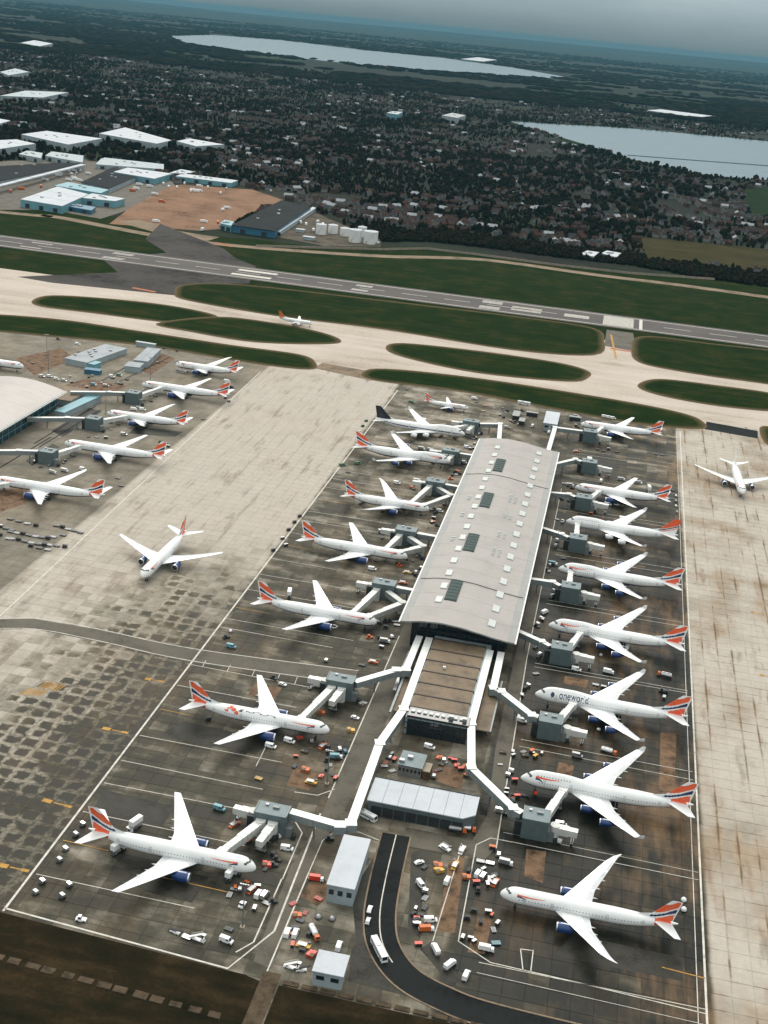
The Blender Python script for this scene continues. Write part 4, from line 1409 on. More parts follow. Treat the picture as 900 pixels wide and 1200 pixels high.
def strip_on_wing(sp, side, ya, yb, ca, cb, off, n=6):
    """thin panel lying on the upper wing surface between chord fractions ca..cb"""
    st = wing_stations(sp)

    def at(y, q):
        for a, b in zip(st[:-1], st[1:]):
            if a[1] <= y <= b[1]:
                f = (y - a[1]) / (b[1] - a[1])
                x, z, c, th = [a[i] + (b[i] - a[i]) * f for i in (0, 2, 3, 4)]
                for (q0, h0), (q1, h1) in zip(FOIL[:5], FOIL[1:6]):
                    if q0 <= q <= q1:
                        hh = h0 + (h1 - h0) * (q - q0) / (q1 - q0)
                return (x - q * c, y * side, z + hh * th / 2 + off)
    vs, fs = [], []
    for i in range(n + 1):
        y = ya + (yb - ya) * i / n
        vs += [at(y, ca), at(y, (ca + cb) / 2), at(y, cb)]
    for i in range(n):
        for j in (0, 1):
            q = (3 * i + j, 3 * i + j + 1, 3 * i + j + 4, 3 * i + j + 3)
            fs.append(q if side < 0 else q[::-1])
    return vs, fs


WINDM = mat('window_grey', (0.16, 0.18, 0.20), 0.2, var=0.1)
FLAPM = mat('flap_grey', (0.58, 0.60, 0.61), 0.4, var=0.1, scale=0.3)


def build_airliner(kind, liv):
    """returns a list of (name, mesh, kind flag, children) describing one aircraft"""
    key = (kind, liv)
    if key in CACHE:
        return CACHE[key]
    sp, lv = SPEC[kind], LIV[liv]
    Lh, R, zc = sp['L'] / 2, sp['R'], sp['zc']

    def shared(name, fn):
        k = (kind, name)
        if k not in CACHE:
            CACHE[k] = fn()
        return CACHE[k]
    parts = [('fuselage', fuselage_mesh(kind, liv), None, [])]
    h = sp['b'] / 2
    for side in (1, -1):
        def flaps(s=side):
            mb = MB()
            mb.add(*strip_on_wing(sp, s, R * 1.1, h * sp['kink'] * .97, .76, .985, .03))
            mb.add(*strip_on_wing(sp, s, h * sp['kink'] * 1.06, h * .68, .74, .98, .03))
            return mb.mesh('flap', FLAPM)

        def ail(s=side):
            mb = MB()
            mb.add(*strip_on_wing(sp, s, h * .71, h * .85, .74, .98, .03))
            return mb.mesh('aileron', FLAPM)

        def slat(s=side):
            mb = MB()
            mb.add(*strip_on_wing(sp, s, R * 1.5, h * .84, .004, .09, .03, 8))
            return mb.mesh('slat', LIPM)

        def fair(s=side):
            mb = MB()
            st = wing_stations(sp)
            for q in (.27, .42, .56):
                y = h * q
                for a, b in zip(st[:-1], st[1:]):
                    if a[1] <= y <= b[1]:
                        f = (y - a[1]) / (b[1] - a[1])
                        x, z, c = [a[i] + (b[i] - a[i]) * f for i in (0, 2, 3)]
                rr = []
                for m in range(6):
                    u = m / 5
                    r = .42 * sin(pi * (0.06 + .9 * u))
                    rr.append([(x - c * (.5 + .68 * u), y * s + r * cos(w), z - .45 + .9 * r * sin(w)) for w in [2 * pi * k / 6 for k in range(6)]])
                mb.loft(rr, 0)
            return mb.mesh('flap_fairing', WINGM, True)
        parts.append(('wing', shared('wing%d' % side, lambda s=side: wing_mesh(kind, s)), None,
                      [('flap', shared('flap%d' % side, flaps), None), ('aileron', shared('ail%d' % side, ail), None),
                       ('slat', shared('slat%d' % side, slat), None), ('flap_fairing', shared('fair%d' % side, fair), None)]))

        def tailplane(s=side):
            mb = MB()
            tan = math.tan(radians(sp['tsw']))
            y0, y1 = R * .25, sp['ts'] / 2
            z0 = zc + R * .55
            rr = [foil_ring(Lh - sp['tx'], y0 * s, z0, sp['tcr'], sp['tcr'] * .1), foil_ring(Lh - sp['tx'] - (y1 - y0) * tan, y1 * s, z0 + 1.3, sp['tct'], sp['tct'] * .1)]
            mb.loft(rr if s > 0 else rr[::-1], 0)
            return mb.mesh('tailplane', WINGM, True)
        parts.append(('tailplane', shared('tailp%d' % side, tailplane), None, []))
        for en in sp['eng']:
            y = en * side
            st = wing_stations(sp)
            for a, b in zip(st[:-1], st[1:]):
                if a[1] <= en <= b[1]:
                    f = (en - a[1]) / (b[1] - a[1])
                    xw, zw, cw = [a[i] + (b[i] - a[i]) * f for i in (0, 2, 3)]
            er, el = sp['er'], sp['el']
            x0 = xw + el * .62
            ze = zw - er * .95 - .25

            def ring(x, r, n=16, dz=0.0):
                return [(x, y + r * cos(2 * pi * k / n), ze + dz + r * sin(2 * pi * k / n)) for k in range(n)]

            def nac():
                mb = MB()
                pr = [(0, .78), (.0, .90), (.06, 1.0), (.25, 1.07), (.5, 1.06), (.75, .93), (.86, .80)]
                rr = [ring(x0 - q * el, er * w) for q, w in pr]
                mb.loft(rr, lambda i, j: 1 if i < 2 else 0, caps=False)
                mb.loft([ring(x0 - .86 * el, er * .80), ring(x0 - .86 * el, er * .55), ring(x0 - 1.0 * el, er * .42)], 2, caps=False)
                mb.loft([ring(x0 - 1.0 * el, er * .42), ring(x0 - 1.14 * el, er * .08)], 2)
                return mb.mesh('engine', [lv['eng'], LIPM, DARKM], True)

            def fan():
                mb = MB()
                mb.loft([ring(x0 - .02 * el, er * .78), ring(x0 - .16 * el, er * .80)], 0, caps=False)
                mb.add(ring(x0 - .15 * el, er * .80), [tuple(range(16))], 1)
                mb.loft([ring(x0 - .149 * el, er * .28), ring(x0 - .03 * el, er * .04)], 2)
                return mb.mesh('fan', [METAL, DARKM, LIPM])

            def pyl():
                mb = MB()
                mb.prism([(x0 - .2 * el, y - .22), (x0 - .2 * el, y + .22), (x0 - 1.15 * el, y + .22), (x0 - 1.15 * el, y - .22)], ze + er * .8, zw - .05)
                return mb.mesh('pylon', WINGM)
            kk = '%s%.1f' % (liv if lv['eng'] is not BLUEP else '', y)
            parts.append(('engine', shared('eng' + kk, nac), None, [('fan', shared('fan%.1f' % y, fan), None), ('pylon', shared('pyl%.1f' % y, pyl), None)]))

    def fin():
        mb = MB()
        n, m = 26, 30
        ct, c0, hh = sp['fin_t'], sp['fin_c'], sp['fin_h']
        tan = math.tan(radians(sp['fin_s']))
        zb = zc + R * .78
        for side in (1, -1):
            vs, fs, ms = [], [], []
            for i in range(m + 1):
                v = i / m
                c = c0 + (ct - c0) * v
                for j in range(n + 1):
                    u = j / n
                    th = (.62 * (1 - v) + .22) * max(0, sin(pi * (u ** .55))) * .5 + (.02 if 0 < u < 1 else 0)
                    vs.append((Lh - sp['fin_x'] - v * hh * tan - u * c, side * th, zb + v * hh))
            for i in range(m):
                for j in range(n):
                    q = (i * (n + 1) + j, i * (n + 1) + j + 1, (i + 1) * (n + 1) + j + 1, (i + 1) * (n + 1) + j)
                    fs.append(q if side < 0 else q[::-1])
                    ms.append(lv['fin']((j + .5) / n, (i + .5) / m))
            mb.add(vs, fs, ms)
        # dorsal fillet
        mb.add([(Lh - sp['fin_x'] + 4.5, 0, zb + .35), (Lh - sp['fin_x'] - 2, .3, zb + .2), (Lh - sp['fin_x'] - 2, -.3, zb + .2), (Lh - sp['fin_x'] - 1.6, 0, zb + 1.9)],
               [(0, 3, 1), (0, 2, 3)], 0)
        red = ORANGE if lv.get('org') else REDTAIL
        return mb.mesh('fin', [WHITE, red, NAVY], True)
    fm = fin()
    if liv == 'retro_navy':
        fm.materials[2] = mat('midnight_paint', (0.006, 0.010, 0.022), 0.3, var=0.1)
    parts.append(('fin', fm, None, []))

    def cockpit():
        mb = MB()
        s0 = .030 * sp['L'] if not sp.get('hump') else .036 * sp['L']
        for side in (1, -1):
            for q in range(3):
                a0, a1 = radians(3 + q * 17), radians(3 + q * 17 + 15.5)
                sa, sb = s0 + q * .5, s0 + .85 + q * .6
                pts = [surf(sp, sa, side * a0, .04), surf(sp, sa + .25, side * a1, .04), surf(sp, sb + .1, side * a1, .04), surf(sp, sb, side * a0, .04)]
                mb.add(pts, [(0, 1, 2, 3) if side < 0 else (3, 2, 1, 0)])
        return mb.mesh('cockpit_window', GLASS)
    parts.append(('cockpit_window', shared('cockpit', cockpit), None, []))

    def wins():
        mb = MB()
        rows = [(80, .11, .83)] + ([(44, .10, .30)] if sp.get('hump') and not lv.get('text') else [])
        for deg, ta, tb in rows:
            nn = int((tb - ta) * sp['L'] / 1.1)
            for side in (1, -1):
                for q in range(nn):
                    s = (ta + (tb - ta) * q / nn) * sp['L']
                    a0, a1 = radians(deg - 2.6), radians(deg + 2.6)
                    pts = [surf(sp, s, side * a0, .03), surf(sp, s, side * a1, .03), surf(sp, s + .45, side * a1, .03), surf(sp, s + .45, side * a0, .03)]
                    mb.add(pts, [(0, 1, 2, 3) if side < 0 else (3, 2, 1, 0)])
        return mb.mesh('cabin_window', WINDM)
    parts.append(('cabin_window', shared('wins' + ('t' if lv.get('text') else ''), wins), 'stuff', []))

    for t in (.135, .29, .60, .80):
        for side in (1, -1):
            def door(t=t, side=side):
                mb = MB()
                s = t * sp['L']
                d = [radians(60), radians(78), radians(98)]
                vs = []
                for a in d:
                    vs += [surf(sp, s, side * a, .05), surf(sp, s + 1.15, side * a, .05)]
                fs = [(0, 1, 3, 2), (2, 3, 5, 4)]
                mb.add(vs, fs if side > 0 else [f[::-1] for f in fs])
                return mb.mesh('cabin_door', FLAPM)
            parts.append(('cabin_door', shared('door%.2f%d' % (t, side), door), None, []))

    def gear(x, ys, rad, n, legz):
        mb = MB()
        for y in ys:
            mb.cyl((x, y, rad), (x, y * .92, legz), .22, .2, 8, 0)
            for i in range(n):
                for e in (-.55, .55):
                    xx = x + (i - (n - 1) / 2) * rad * 2.2
                    mb.cyl((xx, y + e - .2, rad), (xx, y + e + .2, rad), rad, rad, 12, 1)
        return mb
    parts.append(('nose_gear', shared('ngear', lambda: gear(Lh - .095 * sp['L'], (0,), .5, 1, zc - R * .8).mesh('nose_gear', [METAL, BLACK])), None, []))
    ys = (5.4,) if R > 2.5 else (3.6,)
    for s in (1, -1):
        def mg(s=s):
            m = gear(Lh - .52 * sp['L'], (ys[0] * s,), .62 if R > 2.5 else .55, 3 if 'twin' in kind else 2, zc - R * .5)
            if sp.get('hump'):
                g2 = gear(Lh - .565 * sp['L'], (2.0 * s,), .62, 2, zc - R * .7)
                m.add(g2.v, g2.f, g2.m)
            return m.mesh('main_gear', [METAL, BLACK])
        parts.append(('main_gear', shared('mgear%d' % s, mg), None, []))

    if lv['ribbon']:
        for side in (1, -1):
            def rib(side=side):
                mb = MB()

                def strip(s0, s1, a_fn, w_fn, mi, n=14):
                    vs, fs = [], []
                    for i in range(n + 1):
                        u = i / n
                        s = s0 + (s1 - s0) * u
                        a, w = radians(a_fn(u)), radians(w_fn(u))
                        vs += [surf(sp, s, side * (a - w), .05), surf(sp, s, side * a, .05), surf(sp, s, side * (a + w), .05)]
                    for i in range(n):
                        for j in (0, 1):
                            q = (3 * i + j, 3 * i + j + 1, 3 * i + j + 4, 3 * i + j + 3)
                            fs.append(q if side < 0 else q[::-1])
                    mb.add(vs, fs, mi)
                strip(6.2, 16.5, lambda u: 50 + 5 * sin(u * 3), lambda u: 5.2 * (1 - u) ** .6 + .3, 0)
                strip(6.2, 9.4, lambda u: 59 + 17 * u * u, lambda u: 6 * (1 - u) ** .5 + .4, 1)
                return mb.mesh('ribbon_emblem', [REDTAIL, NAVY])
            parts.append(('ribbon_emblem', shared('rib%d' % side, rib), None, []))
    if lv.get('text'):
        for side in (1, -1):
            cu = bpy.data.curves.new('lettering', 'FONT')
            cu.body = lv['text']
            cu.size = 4.2
            cu.resolution_u = 3
            cu.offset = 0.035
            tmp = bpy.data.objects.new('lettering', cu)
            COL.objects.link(tmp)
            dg = bpy.context.evaluated_depsgraph_get()
            me = bpy.data.meshes.new_from_object(tmp.evaluated_get(dg))
            bpy.data.objects.remove(tmp)
            bm = bmesh.new()
            bm.from_mesh(me)
            bmesh.ops.triangulate(bm, faces=bm.faces[:])
            w = max(v.co.x for v in bm.verts)
            for v in bm.verts:
                q = v.co.x * 13.6 / w
                s = 11.2 + q if side < 0 else 11.2 + 13.6 - q
                a = radians(76) - v.co.y / (sp['R'] * 1.12)
                v.co = Vector(surf(sp, s, side * a, .06))
            bm.to_mesh(me)
            bm.free()
            me.materials.clear()
            me.materials.append(NAVY)
            me.name = 'lettering'
            parts.append(('lettering', me, None, []))
            mb = MB()
            pts = [surf(sp, 8.2 + .9 * cos(w_), side * radians(60) + .28 * sin(w_), .06) for w_ in [2 * pi * k / 14 for k in range(14)]]
            mb.add(pts, [tuple(range(14)) if side > 0 else tuple(range(13, -1, -1))])
            parts.append(('round_emblem', mb.mesh('round_emblem', NAVY), None, []))
    if lv.get('flowers'):
        rnd = random.Random(3)
        mb = MB()

        def blob(s, a, rs, ra, mi, n=9, off=.05):
            ph = rnd.uniform(0, 6)
            c = surf(sp, s, a, off + .01)
            pts = [surf(sp, s + rs * cos(2 * pi * k / n) * rnd.uniform(.6, 1.15), a + ra * sin(2 * pi * k / n) * rnd.uniform(.6, 1.15), off) for k in range(n)]
            mb.add([c] + pts, [(0, 1 + (k + 1) % n, 1 + k) for k in range(n)], mi)
        for q in range(11):
            blob(43.5 + rnd.uniform(-2.6, 2.6), rnd.uniform(.15, 1.15), rnd.uniform(.6, 1.2), rnd.uniform(.12, .24), 0, off=.05 + .012 * q)
        for q in range(5):
            blob(43.5 + rnd.uniform(-2, 2), rnd.uniform(.2, 1.0), .35, .09, 2, off=.22)
        for q in range(7):
            blob(40.2 - rnd.uniform(0, 2), rnd.uniform(.3, .9), rnd.uniform(.3, .8), .08, 1, off=.2)
        for q in range(13):
            s = 36.5 - q * 1.05
            blob(s, .55 + .16 * sin(q * 1.1) + .012 * q, .75, .035, 1, off=.06)
            if q % 3 == 0:
                blob(s + .3, .66 + .1 * sin(q * 1.1), .3, .1, 1, off=.075)
        parts.append(('painted_flowers', mb.mesh('painted_flowers', [REDTAIL, BLACK, SHEDW]), None, []))
    CACHE[key] = parts
    return parts


def airliner(kind, liv, nose, heading, label, group=None, skip=()):
    """nose: ground point under the nose; heading: direction the nose points"""
    sp = SPEC[kind]
    hx, hy = cos(heading), sin(heading)
    nm = 'jumbo_jet' if kind == 'jumbo' else 'airliner'
    r = root(nm, (nose[0] - hx * sp['L'] / 2, nose[1] - hy * sp['L'] / 2, 0.03), heading, label, nm.replace('_', ' '), group)
    for name, me, kd, subs in build_airliner(kind, liv):
        if name in skip:
            continue
        o = link(name, me, r)
        if kd:
            o['kind'] = kd
        for n2, m2, k2 in subs:
            link(n2, m2, o)
    return r


GL, GR, GC = 'airliners parked left of the terminal', 'airliners parked right of the terminal', 'airliners parked at the left-hand terminal'
AIR = [
    ('twin', 'flag', (-92.4, 353.8), 0.0, 'nearest white twin jet on the left, with catering trucks at nose and tail', GL),
    ('twin', 'poppy', (-89.4, 451.9), 0.0, 'white twin jet with a red flower pattern and black squiggles painted along its back', GL),
    ('twin', 'flag', (-91.2, 560.4), 0.0, 'white twin jet with its nose before the near left corner of the wavy roof', GL),
    ('twin', 'flag', (-91.4, 648.5), 0.0, 'white twin jet next above the one parked at the near roof corner', GL),
    ('raked_short', 'flag', (-92.0, 728.8), 0.0, 'shorter white twin jet with a big white cover truck beside its tail', GL),
    ('jumbo', 'flag', (-93.0, 825.0), 0.0, 'white four-engined jumbo jet with red tail, just below the navy-tailed one', GL),
    ('jumbo', 'retro_navy', (-92.4, 893.5), 0.0, 'jumbo jet in old livery with plain navy tail and dark stripe along the windows', GL),
    ('narrow', 'flag', (-99.9, 969.5), 0.0, 'small narrow white airliner alone above the navy-tailed jumbo', GL),
    ('twin', 'flag', (-8.5, 965.7), pi, 'white twin jet parked farthest up the right side, against the grass verge', GR),
    ('twin', 'flag', (-4.4, 812.8), pi, 'white twin jet just below the empty stand on the right side', GR),
    ('jumbo', 'retro_red', (-6.4, 744.5), pi, 'jumbo jet in old livery with solid orange-red fin top and white engines', GR),
    ('jumbo', 'flag', (-6.0, 666.7), pi, 'white jumbo jet directly below the one with the solid orange-red fin', GR),
    ('jumbo', 'flag', (-5.9, 590.5), pi, 'white jumbo jet next above the one lettered oneworld, level with the near roof edge', GR),
    ('jumbo', 'oneworld', (-6.4, 515.5), pi, 'white jumbo jet lettered oneworld on its forward fuselage', GR),
    ('jumbo', 'flag', (-6.1, 443.4), pi, 'white jumbo jet nearest the camera, below the one lettered oneworld', GR),
    ('raked', 'flag', (-6.0, 368.0), pi, 'white twin jet with swept curved wingtips, nearest the camera on the right side', GR),
    ('twin', 'flag', (-220.2, 566.5), -pi / 2 - 0.02, 'white twin jet taxiing towards the camera on the wide pale lane at left', None),
    ('twin', 'plain', (111.0, 854.5), -pi / 2 + 0.045, 'white twin jet taxiing towards the camera on the far right lane', None),
    ('narrow', 'orange', (-286.5, 1184.5), -0.08, 'small jet with an orange tail rolling along the beige taxiway', None),
    ('raked_short', 'flag', (-351.5, 971.0), pi - 0.02, 'white twin jet at the far end of the left-hand row beside the grass verge', GC),
    ('long_twin', 'flag', (-353.8, 901.0), pi, 'white twin jet second from the grass verge in the left-hand row', GC),
    ('raked', 'flag', (-348.5, 819.6), pi, 'white twin jet at the left-hand row level with the curved roof corner', GC),
    ('long_twin', 'flag', (-346.9, 744.5), pi, 'long white twin jet with red nose emblem just above the largest of the left-hand row', GC),
    ('long_twin', 'flag', (-355.5, 662.5), pi, 'long white twin jet nearest the camera in the left-hand row, above the parked dollies', GC),
    ('raked', 'flag', (-454.7, 901.5), 0.02, 'white airliner at the left edge with only its nose in view', None),
]
for k_, l_, n_, h_, lab_, grp_ in AIR:
    airliner(k_, l_, n_, h_, lab_, grp_)

# ------------------------------------------------------------------ apron vehicles and equipment
PAINT = {'white': WHITE, 'orange': ORANGE, 'yellow': YELLOW, 'red': REDP, 'blue': SHEDB, 'grey': METAL, 'dark': DARKM, 'teal': SHEDT, 'silver': LIPM, 'green': mat('green_paint', (0.10, 0.20, 0.13), 0.5, var=.2)}
VCACHE = {}


def wheels(xs, hw, r=.42):
    out = []
    for x in xs:
        for s in (-1, 1):
            out.append(('wheel', MB().cyl((x, s * (hw - .28), r), (x, s * hw, r), r, r, 10).mesh('wheel', BLACK), []))
    return out


def profile(pts, hw, mi=0, tuck=.12):
    """side profile (x, z) extruded across the width"""
    mb = MB()
    zt = max(p[1] for p in pts)
    rg = []
    for s in (-1, 1):
        rg.append([(x, s * (hw - tuck * (z / zt) ** 2), z) for x, z in pts])
    mb.loft(rg, mi)
    return mb


def side_glass(x0, x1, z0, z1, hw):
    mb = MB()
    for s in (-1, 1):
        q = [(x0, s * hw, z0), (x1, s * hw, z0), (x1 - .2, s * (hw - .05), z1), (x0, s * (hw - .05), z1)]
        mb.add(q, [(0, 1, 2, 3) if s < 0 else (3, 2, 1, 0)])
    return mb


def v_van(c):
    p = [('body', profile([(-2.7, .45), (2.75, .45), (2.8, 1.15), (2.0, 1.35), (1.25, 2.35), (-2.6, 2.4)], 1.02).mesh('body', c), []),
         ('windscreen', MB().add([(2.02, -.85, 1.38), (2.02, .85, 1.38), (1.33, .78, 2.28), (1.33, -.78, 2.28)], [(0, 1, 2, 3)]).mesh('windscreen', GLASS), []),
         ('side_window', side_glass(.2, 1.45, 1.45, 2.1, 1.0).mesh('side_window', GLASS), [])]
    return p + wheels((-1.75, 1.75), 1.04)


def v_car(c):
    return [('body', profile([(-2.1, .35), (2.15, .35), (2.2, .8), (1.1, .95), (.5, 1.45), (-1.2, 1.48), (-1.9, .95), (-2.1, .9)], .9).mesh('body', c), []),
            ('windscreen', MB().add([(1.12, -.72, .98), (1.12, .72, .98), (.56, .66, 1.42), (.56, -.66, 1.42)], [(0, 1, 2, 3)]).mesh('windscreen', GLASS), []),
            ('side_window', side_glass(-1.3, .75, .98, 1.38, .885).mesh('side_window', GLASS), [])] + wheels((-1.3, 1.35), .92, .33)


def cab(x, c, hw=1.15, l=1.9, h=2.5):
    return ('cab', profile([(x, .6), (x + l, .6), (x + l + .05, 1.4), (x + l - .35, h), (x, h)], hw).mesh('cab', c),
            [('windscreen', MB().add([(x + l + .03, -hw * .85, 1.5), (x + l + .03, hw * .85, 1.5), (x + l - .31, hw * .75, h - .12), (x + l - .31, -hw * .75, h - .12)], [(0, 1, 2, 3)]).mesh('windscreen', GLASS))])


def v_box_truck(c, cc=None):
    return [('chassis', MB().box((0, 0, .7), (8.2, 1.6, .35)).mesh('chassis', DARKM), []), cab(2.2, cc or WHITE),
            ('cargo_box', MB().box((-1.1, 0, 2.25), (6.2, 2.45, 2.7)).mesh('cargo_box', c), []),
            ('tail_lift', MB().box((-4.35, 0, 1.2), (.2, 2.2, 1.0)).mesh('tail_lift', METAL), [])] + wheels((-2.6, 2.9), 1.2, .5)


def v_catering_truck(c, cc=None):
    arms = []
    for s in (-1, 1):
        for x0, x1 in ((-2.8, .8), (.8, -2.8)):
            arms.append(('scissor_arm', MB().cyl((x0, s * .8 + .1 * (x0 > 0), 1.0), (x1, s * .8 + .1 * (x0 > 0), 3.2), .12, .12, 6).mesh('scissor_arm', METAL), []))
    return [('chassis', MB().box((0, 0, .75), (8.6, 1.7, .4)).mesh('chassis', DARKM), []), cab(2.4, cc or WHITE),
            *arms,
            ('raised_box', MB().box((-.6, 0, 4.6), (7.0, 2.5, 2.7)).mesh('raised_box', c), []),
            ('front_platform', MB().box((3.9, 0, 3.4), (2.0, 2.4, .2)).mesh('front_platform', METAL), [])] + wheels((-2.7, 3.1), 1.2, .5)


def v_bus(c, l=12.5):
    return [('body', profile([(-l / 2, .4), (l / 2, .4), (l / 2, 1.4), (l / 2 - .3, 3.0), (-l / 2, 3.05)], 1.3, 0, .06).mesh('body', c), []),
            ('side_window', side_glass(-l / 2 + .5, l / 2 - .4, 1.5, 2.5, 1.29).mesh('side_window', GLASS), []),
            ('windscreen', MB().add([(l / 2 + .02, -1.1, 1.45), (l / 2 + .02, 1.1, 1.45), (l / 2 - .26, 1.05, 2.8), (l / 2 - .26, -1.05, 2.8)], [(0, 1, 2, 3)]).mesh('windscreen', GLASS), []),
            ('roof_unit', MB().box((-1.5, 0, 3.15), (2.4, 1.5, .3)).mesh('roof_unit', METAL), [])] + wheels((-l * .28, l * .3), 1.31, .5)


def v_tanker(c, cc=None):
    mb = MB()
    st = [(-4.3, .75), (-4.0, 1.05), (-1.5, 1.12), (1.6, 1.12), (1.9, .8)]
    mb.loft([[(x, r * 1.1 * cos(2 * pi * k / 14), 2.1 + r * sin(2 * pi * k / 14)) for k in range(14)] for x, r in st], 0)
    return [('chassis', MB().box((-.2, 0, .75), (9.4, 1.4, .35)).mesh('chassis', DARKM), []), cab(2.5, cc or ORANGE),
            ('tank', mb.mesh('tank', c, True), [('hatch', MB().cyl((-2.6, 0, 3.15), (-2.6, 0, 3.4), .4).mesh('hatch', METAL)), ('hatch', MB().cyl((.2, 0, 3.15), (.2, 0, 3.4), .4).mesh('hatch', METAL))]),
            ('walkway_rail', MB().box((-1.2, .75, 3.2), (5.4, .12, .3)).mesh('walkway_rail', METAL), [])] + wheels((-3.3, -2.1, 3.2), 1.15, .5)


def v_tug(c):
    return [('body', profile([(-2.0, .4), (2.1, .4), (2.1, 1.0), (.7, 1.15), (-2.0, 1.1)], 1.05).mesh('body', c), []),
            ('cabin', MB().box((-.5, 0, 1.65), (1.3, 1.6, 1.1), 0, taper=.86).mesh('cabin', GLASS), [('cabin_roof', MB().box((-.5, 0, 2.24), (1.4, 1.6, .1)).mesh('cabin_roof', c))]),
            ('beacon', MB().cyl((-.5, 0, 2.3), (-.5, 0, 2.5), .12).mesh('beacon', ORANGE), [])] + wheels((-1.3, 1.35), 1.08, .42)


def v_dolly(c):
    pts = [(-.95, .65), (.95, .65), (1.25, 1.1), (1.25, 2.2), (-1.25, 2.2), (-1.25, 1.1)]
    mb = MB()
    mb.loft([[(-.8, y, z) for y, z in pts], [(.8, y, z) for y, z in pts]])
    return [('platform', MB().box((0, 0, .5), (3.2, 1.9, .2)).mesh('platform', DARKM), []), ('container', mb.mesh('container', c), [('curtain', MB().box((.83, 0, 1.45), (.06, 1.7, 1.2)).mesh('curtain', METAL))]),
            ('tow_bar', MB().box((2.1, 0, .45), (1.2, .1, .1)).mesh('tow_bar', DARKM), [])] + wheels((-1.1, 1.1), .85, .26)


def v_cart(c):
    mb = MB()
    for s in (-1, 1):
        for t in (-1, 1):
            mb.box((s * 1.3, t * .68, 1.15), (.09, .09, 1.1))
    return [('platform', MB().box((0, 0, .5), (3.0, 1.6, .2)).mesh('platform', DARKM), []), ('frame', mb.mesh('frame', METAL), []),
            ('roof', MB().box((0, 0, 1.75), (3.0, 1.6, .12)).mesh('roof', c), []), ('luggage', MB().box((.1, 0, 1.0), (2.3, 1.3, .75)).mesh('luggage', DECKB), [])] + wheels((-1.0, 1.0), .75, .26)


def v_flat(c):
    mb = MB()
    for i in range(7):
        mb.cyl((-1.5 + i * .5, -.95, .78), (-1.5 + i * .5, .95, .78), .07, .07, 6)
    return [('platform', MB().box((0, 0, .55), (3.6, 2.1, .22)).mesh('platform', c), []), ('roller', mb.mesh('roller', METAL), []),
            ('tow_bar', MB().box((2.3, 0, .5), (1.2, .1, .1)).mesh('tow_bar', DARKM), [])] + wheels((-1.2, 1.2), .95, .26)


def v_loader(c):
    mb = MB()
    for s in (-1, 1):
        mb.cyl((-2.0, s * 1.2, .9), (1.2, s * 1.2, 2.1), .13, .13, 6)
        mb.cyl((1.2, s * 1.2, .9), (-2.0, s * 1.2, 2.1), .13, .13, 6)
    rail = MB()
    for s in (-1, 1):
        rail.box((-.4, s * 1.5, 2.9), (4.6, .1, .1))
        for i in range(4):
            rail.box((-2.6 + i * 1.5, s * 1.5, 2.55), (.1, .1, .7))
    return [('chassis', MB().box((0, 0, .65), (7.6, 2.6, .45)).mesh('chassis', c), []), ('scissor_lift', mb.mesh('scissor_lift', DARKM), []),
            ('main_platform', MB().box((-.4, 0, 2.2), (4.8, 2.9, .2)).mesh('main_platform', METAL), [('hand_rail', rail.mesh('hand_rail', c))]),
            ('bridge_platform', MB().box((3.0, 0, 1.6), (2.0, 2.8, .2)).mesh('bridge_platform', c), []), ('operator_cab', MB().box((2.9, 1.5, 2.3), (1.0, .9, 1.2)).mesh('operator_cab', GLASS), [])] + wheels((-2.6, 2.6), 1.35, .4)


def v_belt(c):
    mb = MB()
    mb.loft([[(-3.8, s * .55, .9 + t) for s, t in ((-1, 0), (1, 0), (1, .25), (-1, .25))], [(3.9, s * .55, 2.6 + t) for s, t in ((-1, 0), (1, 0), (1, .25), (-1, .25))]])
    return [('body', MB().box((-.4, 0, .75), (4.8, 1.8, .6)).mesh('body', c), []), ('conveyor', mb.mesh('conveyor', BLACK), []), ('seat', MB().box((-.6, .75, 1.3), (.6, .5, .7)).mesh('seat', DARKM), [])] + wheels((-1.7, 1.2), .95, .38)


def v_stairs(c):
    mb = MB()
    for i in range(12):
        mb.box((-3.3 + i * .5, 0, 1.0 + i * .3), (.5, 1.5, .3))
    rail = MB()
    for s in (-1, 1):
        rail.loft([[(-3.5, s * .8 - .05, 1.9), (-3.5, s * .8 + .05, 1.9), (-3.5, s * .8 + .05, 2.0), (-3.5, s * .8 - .05, 2.0)], [(2.6, s * .8 - .05, 5.4), (2.6, s * .8 + .05, 5.4), (2.6, s * .8 + .05, 5.5), (2.6, s * .8 - .05, 5.5)]])
    return [('chassis', MB().box((0, 0, .7), (7.4, 1.9, .4)).mesh('chassis', c), []), ('stair_flight', mb.mesh('stair_flight', METAL), [('hand_rail', rail.mesh('hand_rail', c))]),
            ('top_platform', MB().box((3.4, 0, 4.4), (1.6, 1.7, .2)).mesh('top_platform', METAL), []), cab(2.0, c, 1.0, 1.5, 2.0), ('strut', MB().box((2.6, 0, 2.5), (.3, 1.3, 3.6)).mesh('strut', DARKM), [])] + wheels((-2.4, 2.6), 1.0, .42)


def v_dome(c):
    mb = MB()
    mb.loft([[(1.9 * r * cos(2 * pi * k / 12), 1.9 * r * sin(2 * pi * k / 12), z) for k in range(12)] for r, z in ((1, .6), (1, 1.3), (.85, 2.1), (.5, 2.7), (.12, 2.9))], 0)
    return [('base', MB().box((0, 0, .4), (4.2, 3.2, .35)).mesh('base', DARKM), []), ('dome', mb.mesh('dome', c, True), []), ('hatch', MB().box((1.7, 0, 1.3), (.6, 1.2, 1.1)).mesh('hatch', DARKM), [])] + wheels((-1.4, 1.4), 1.5, .3)


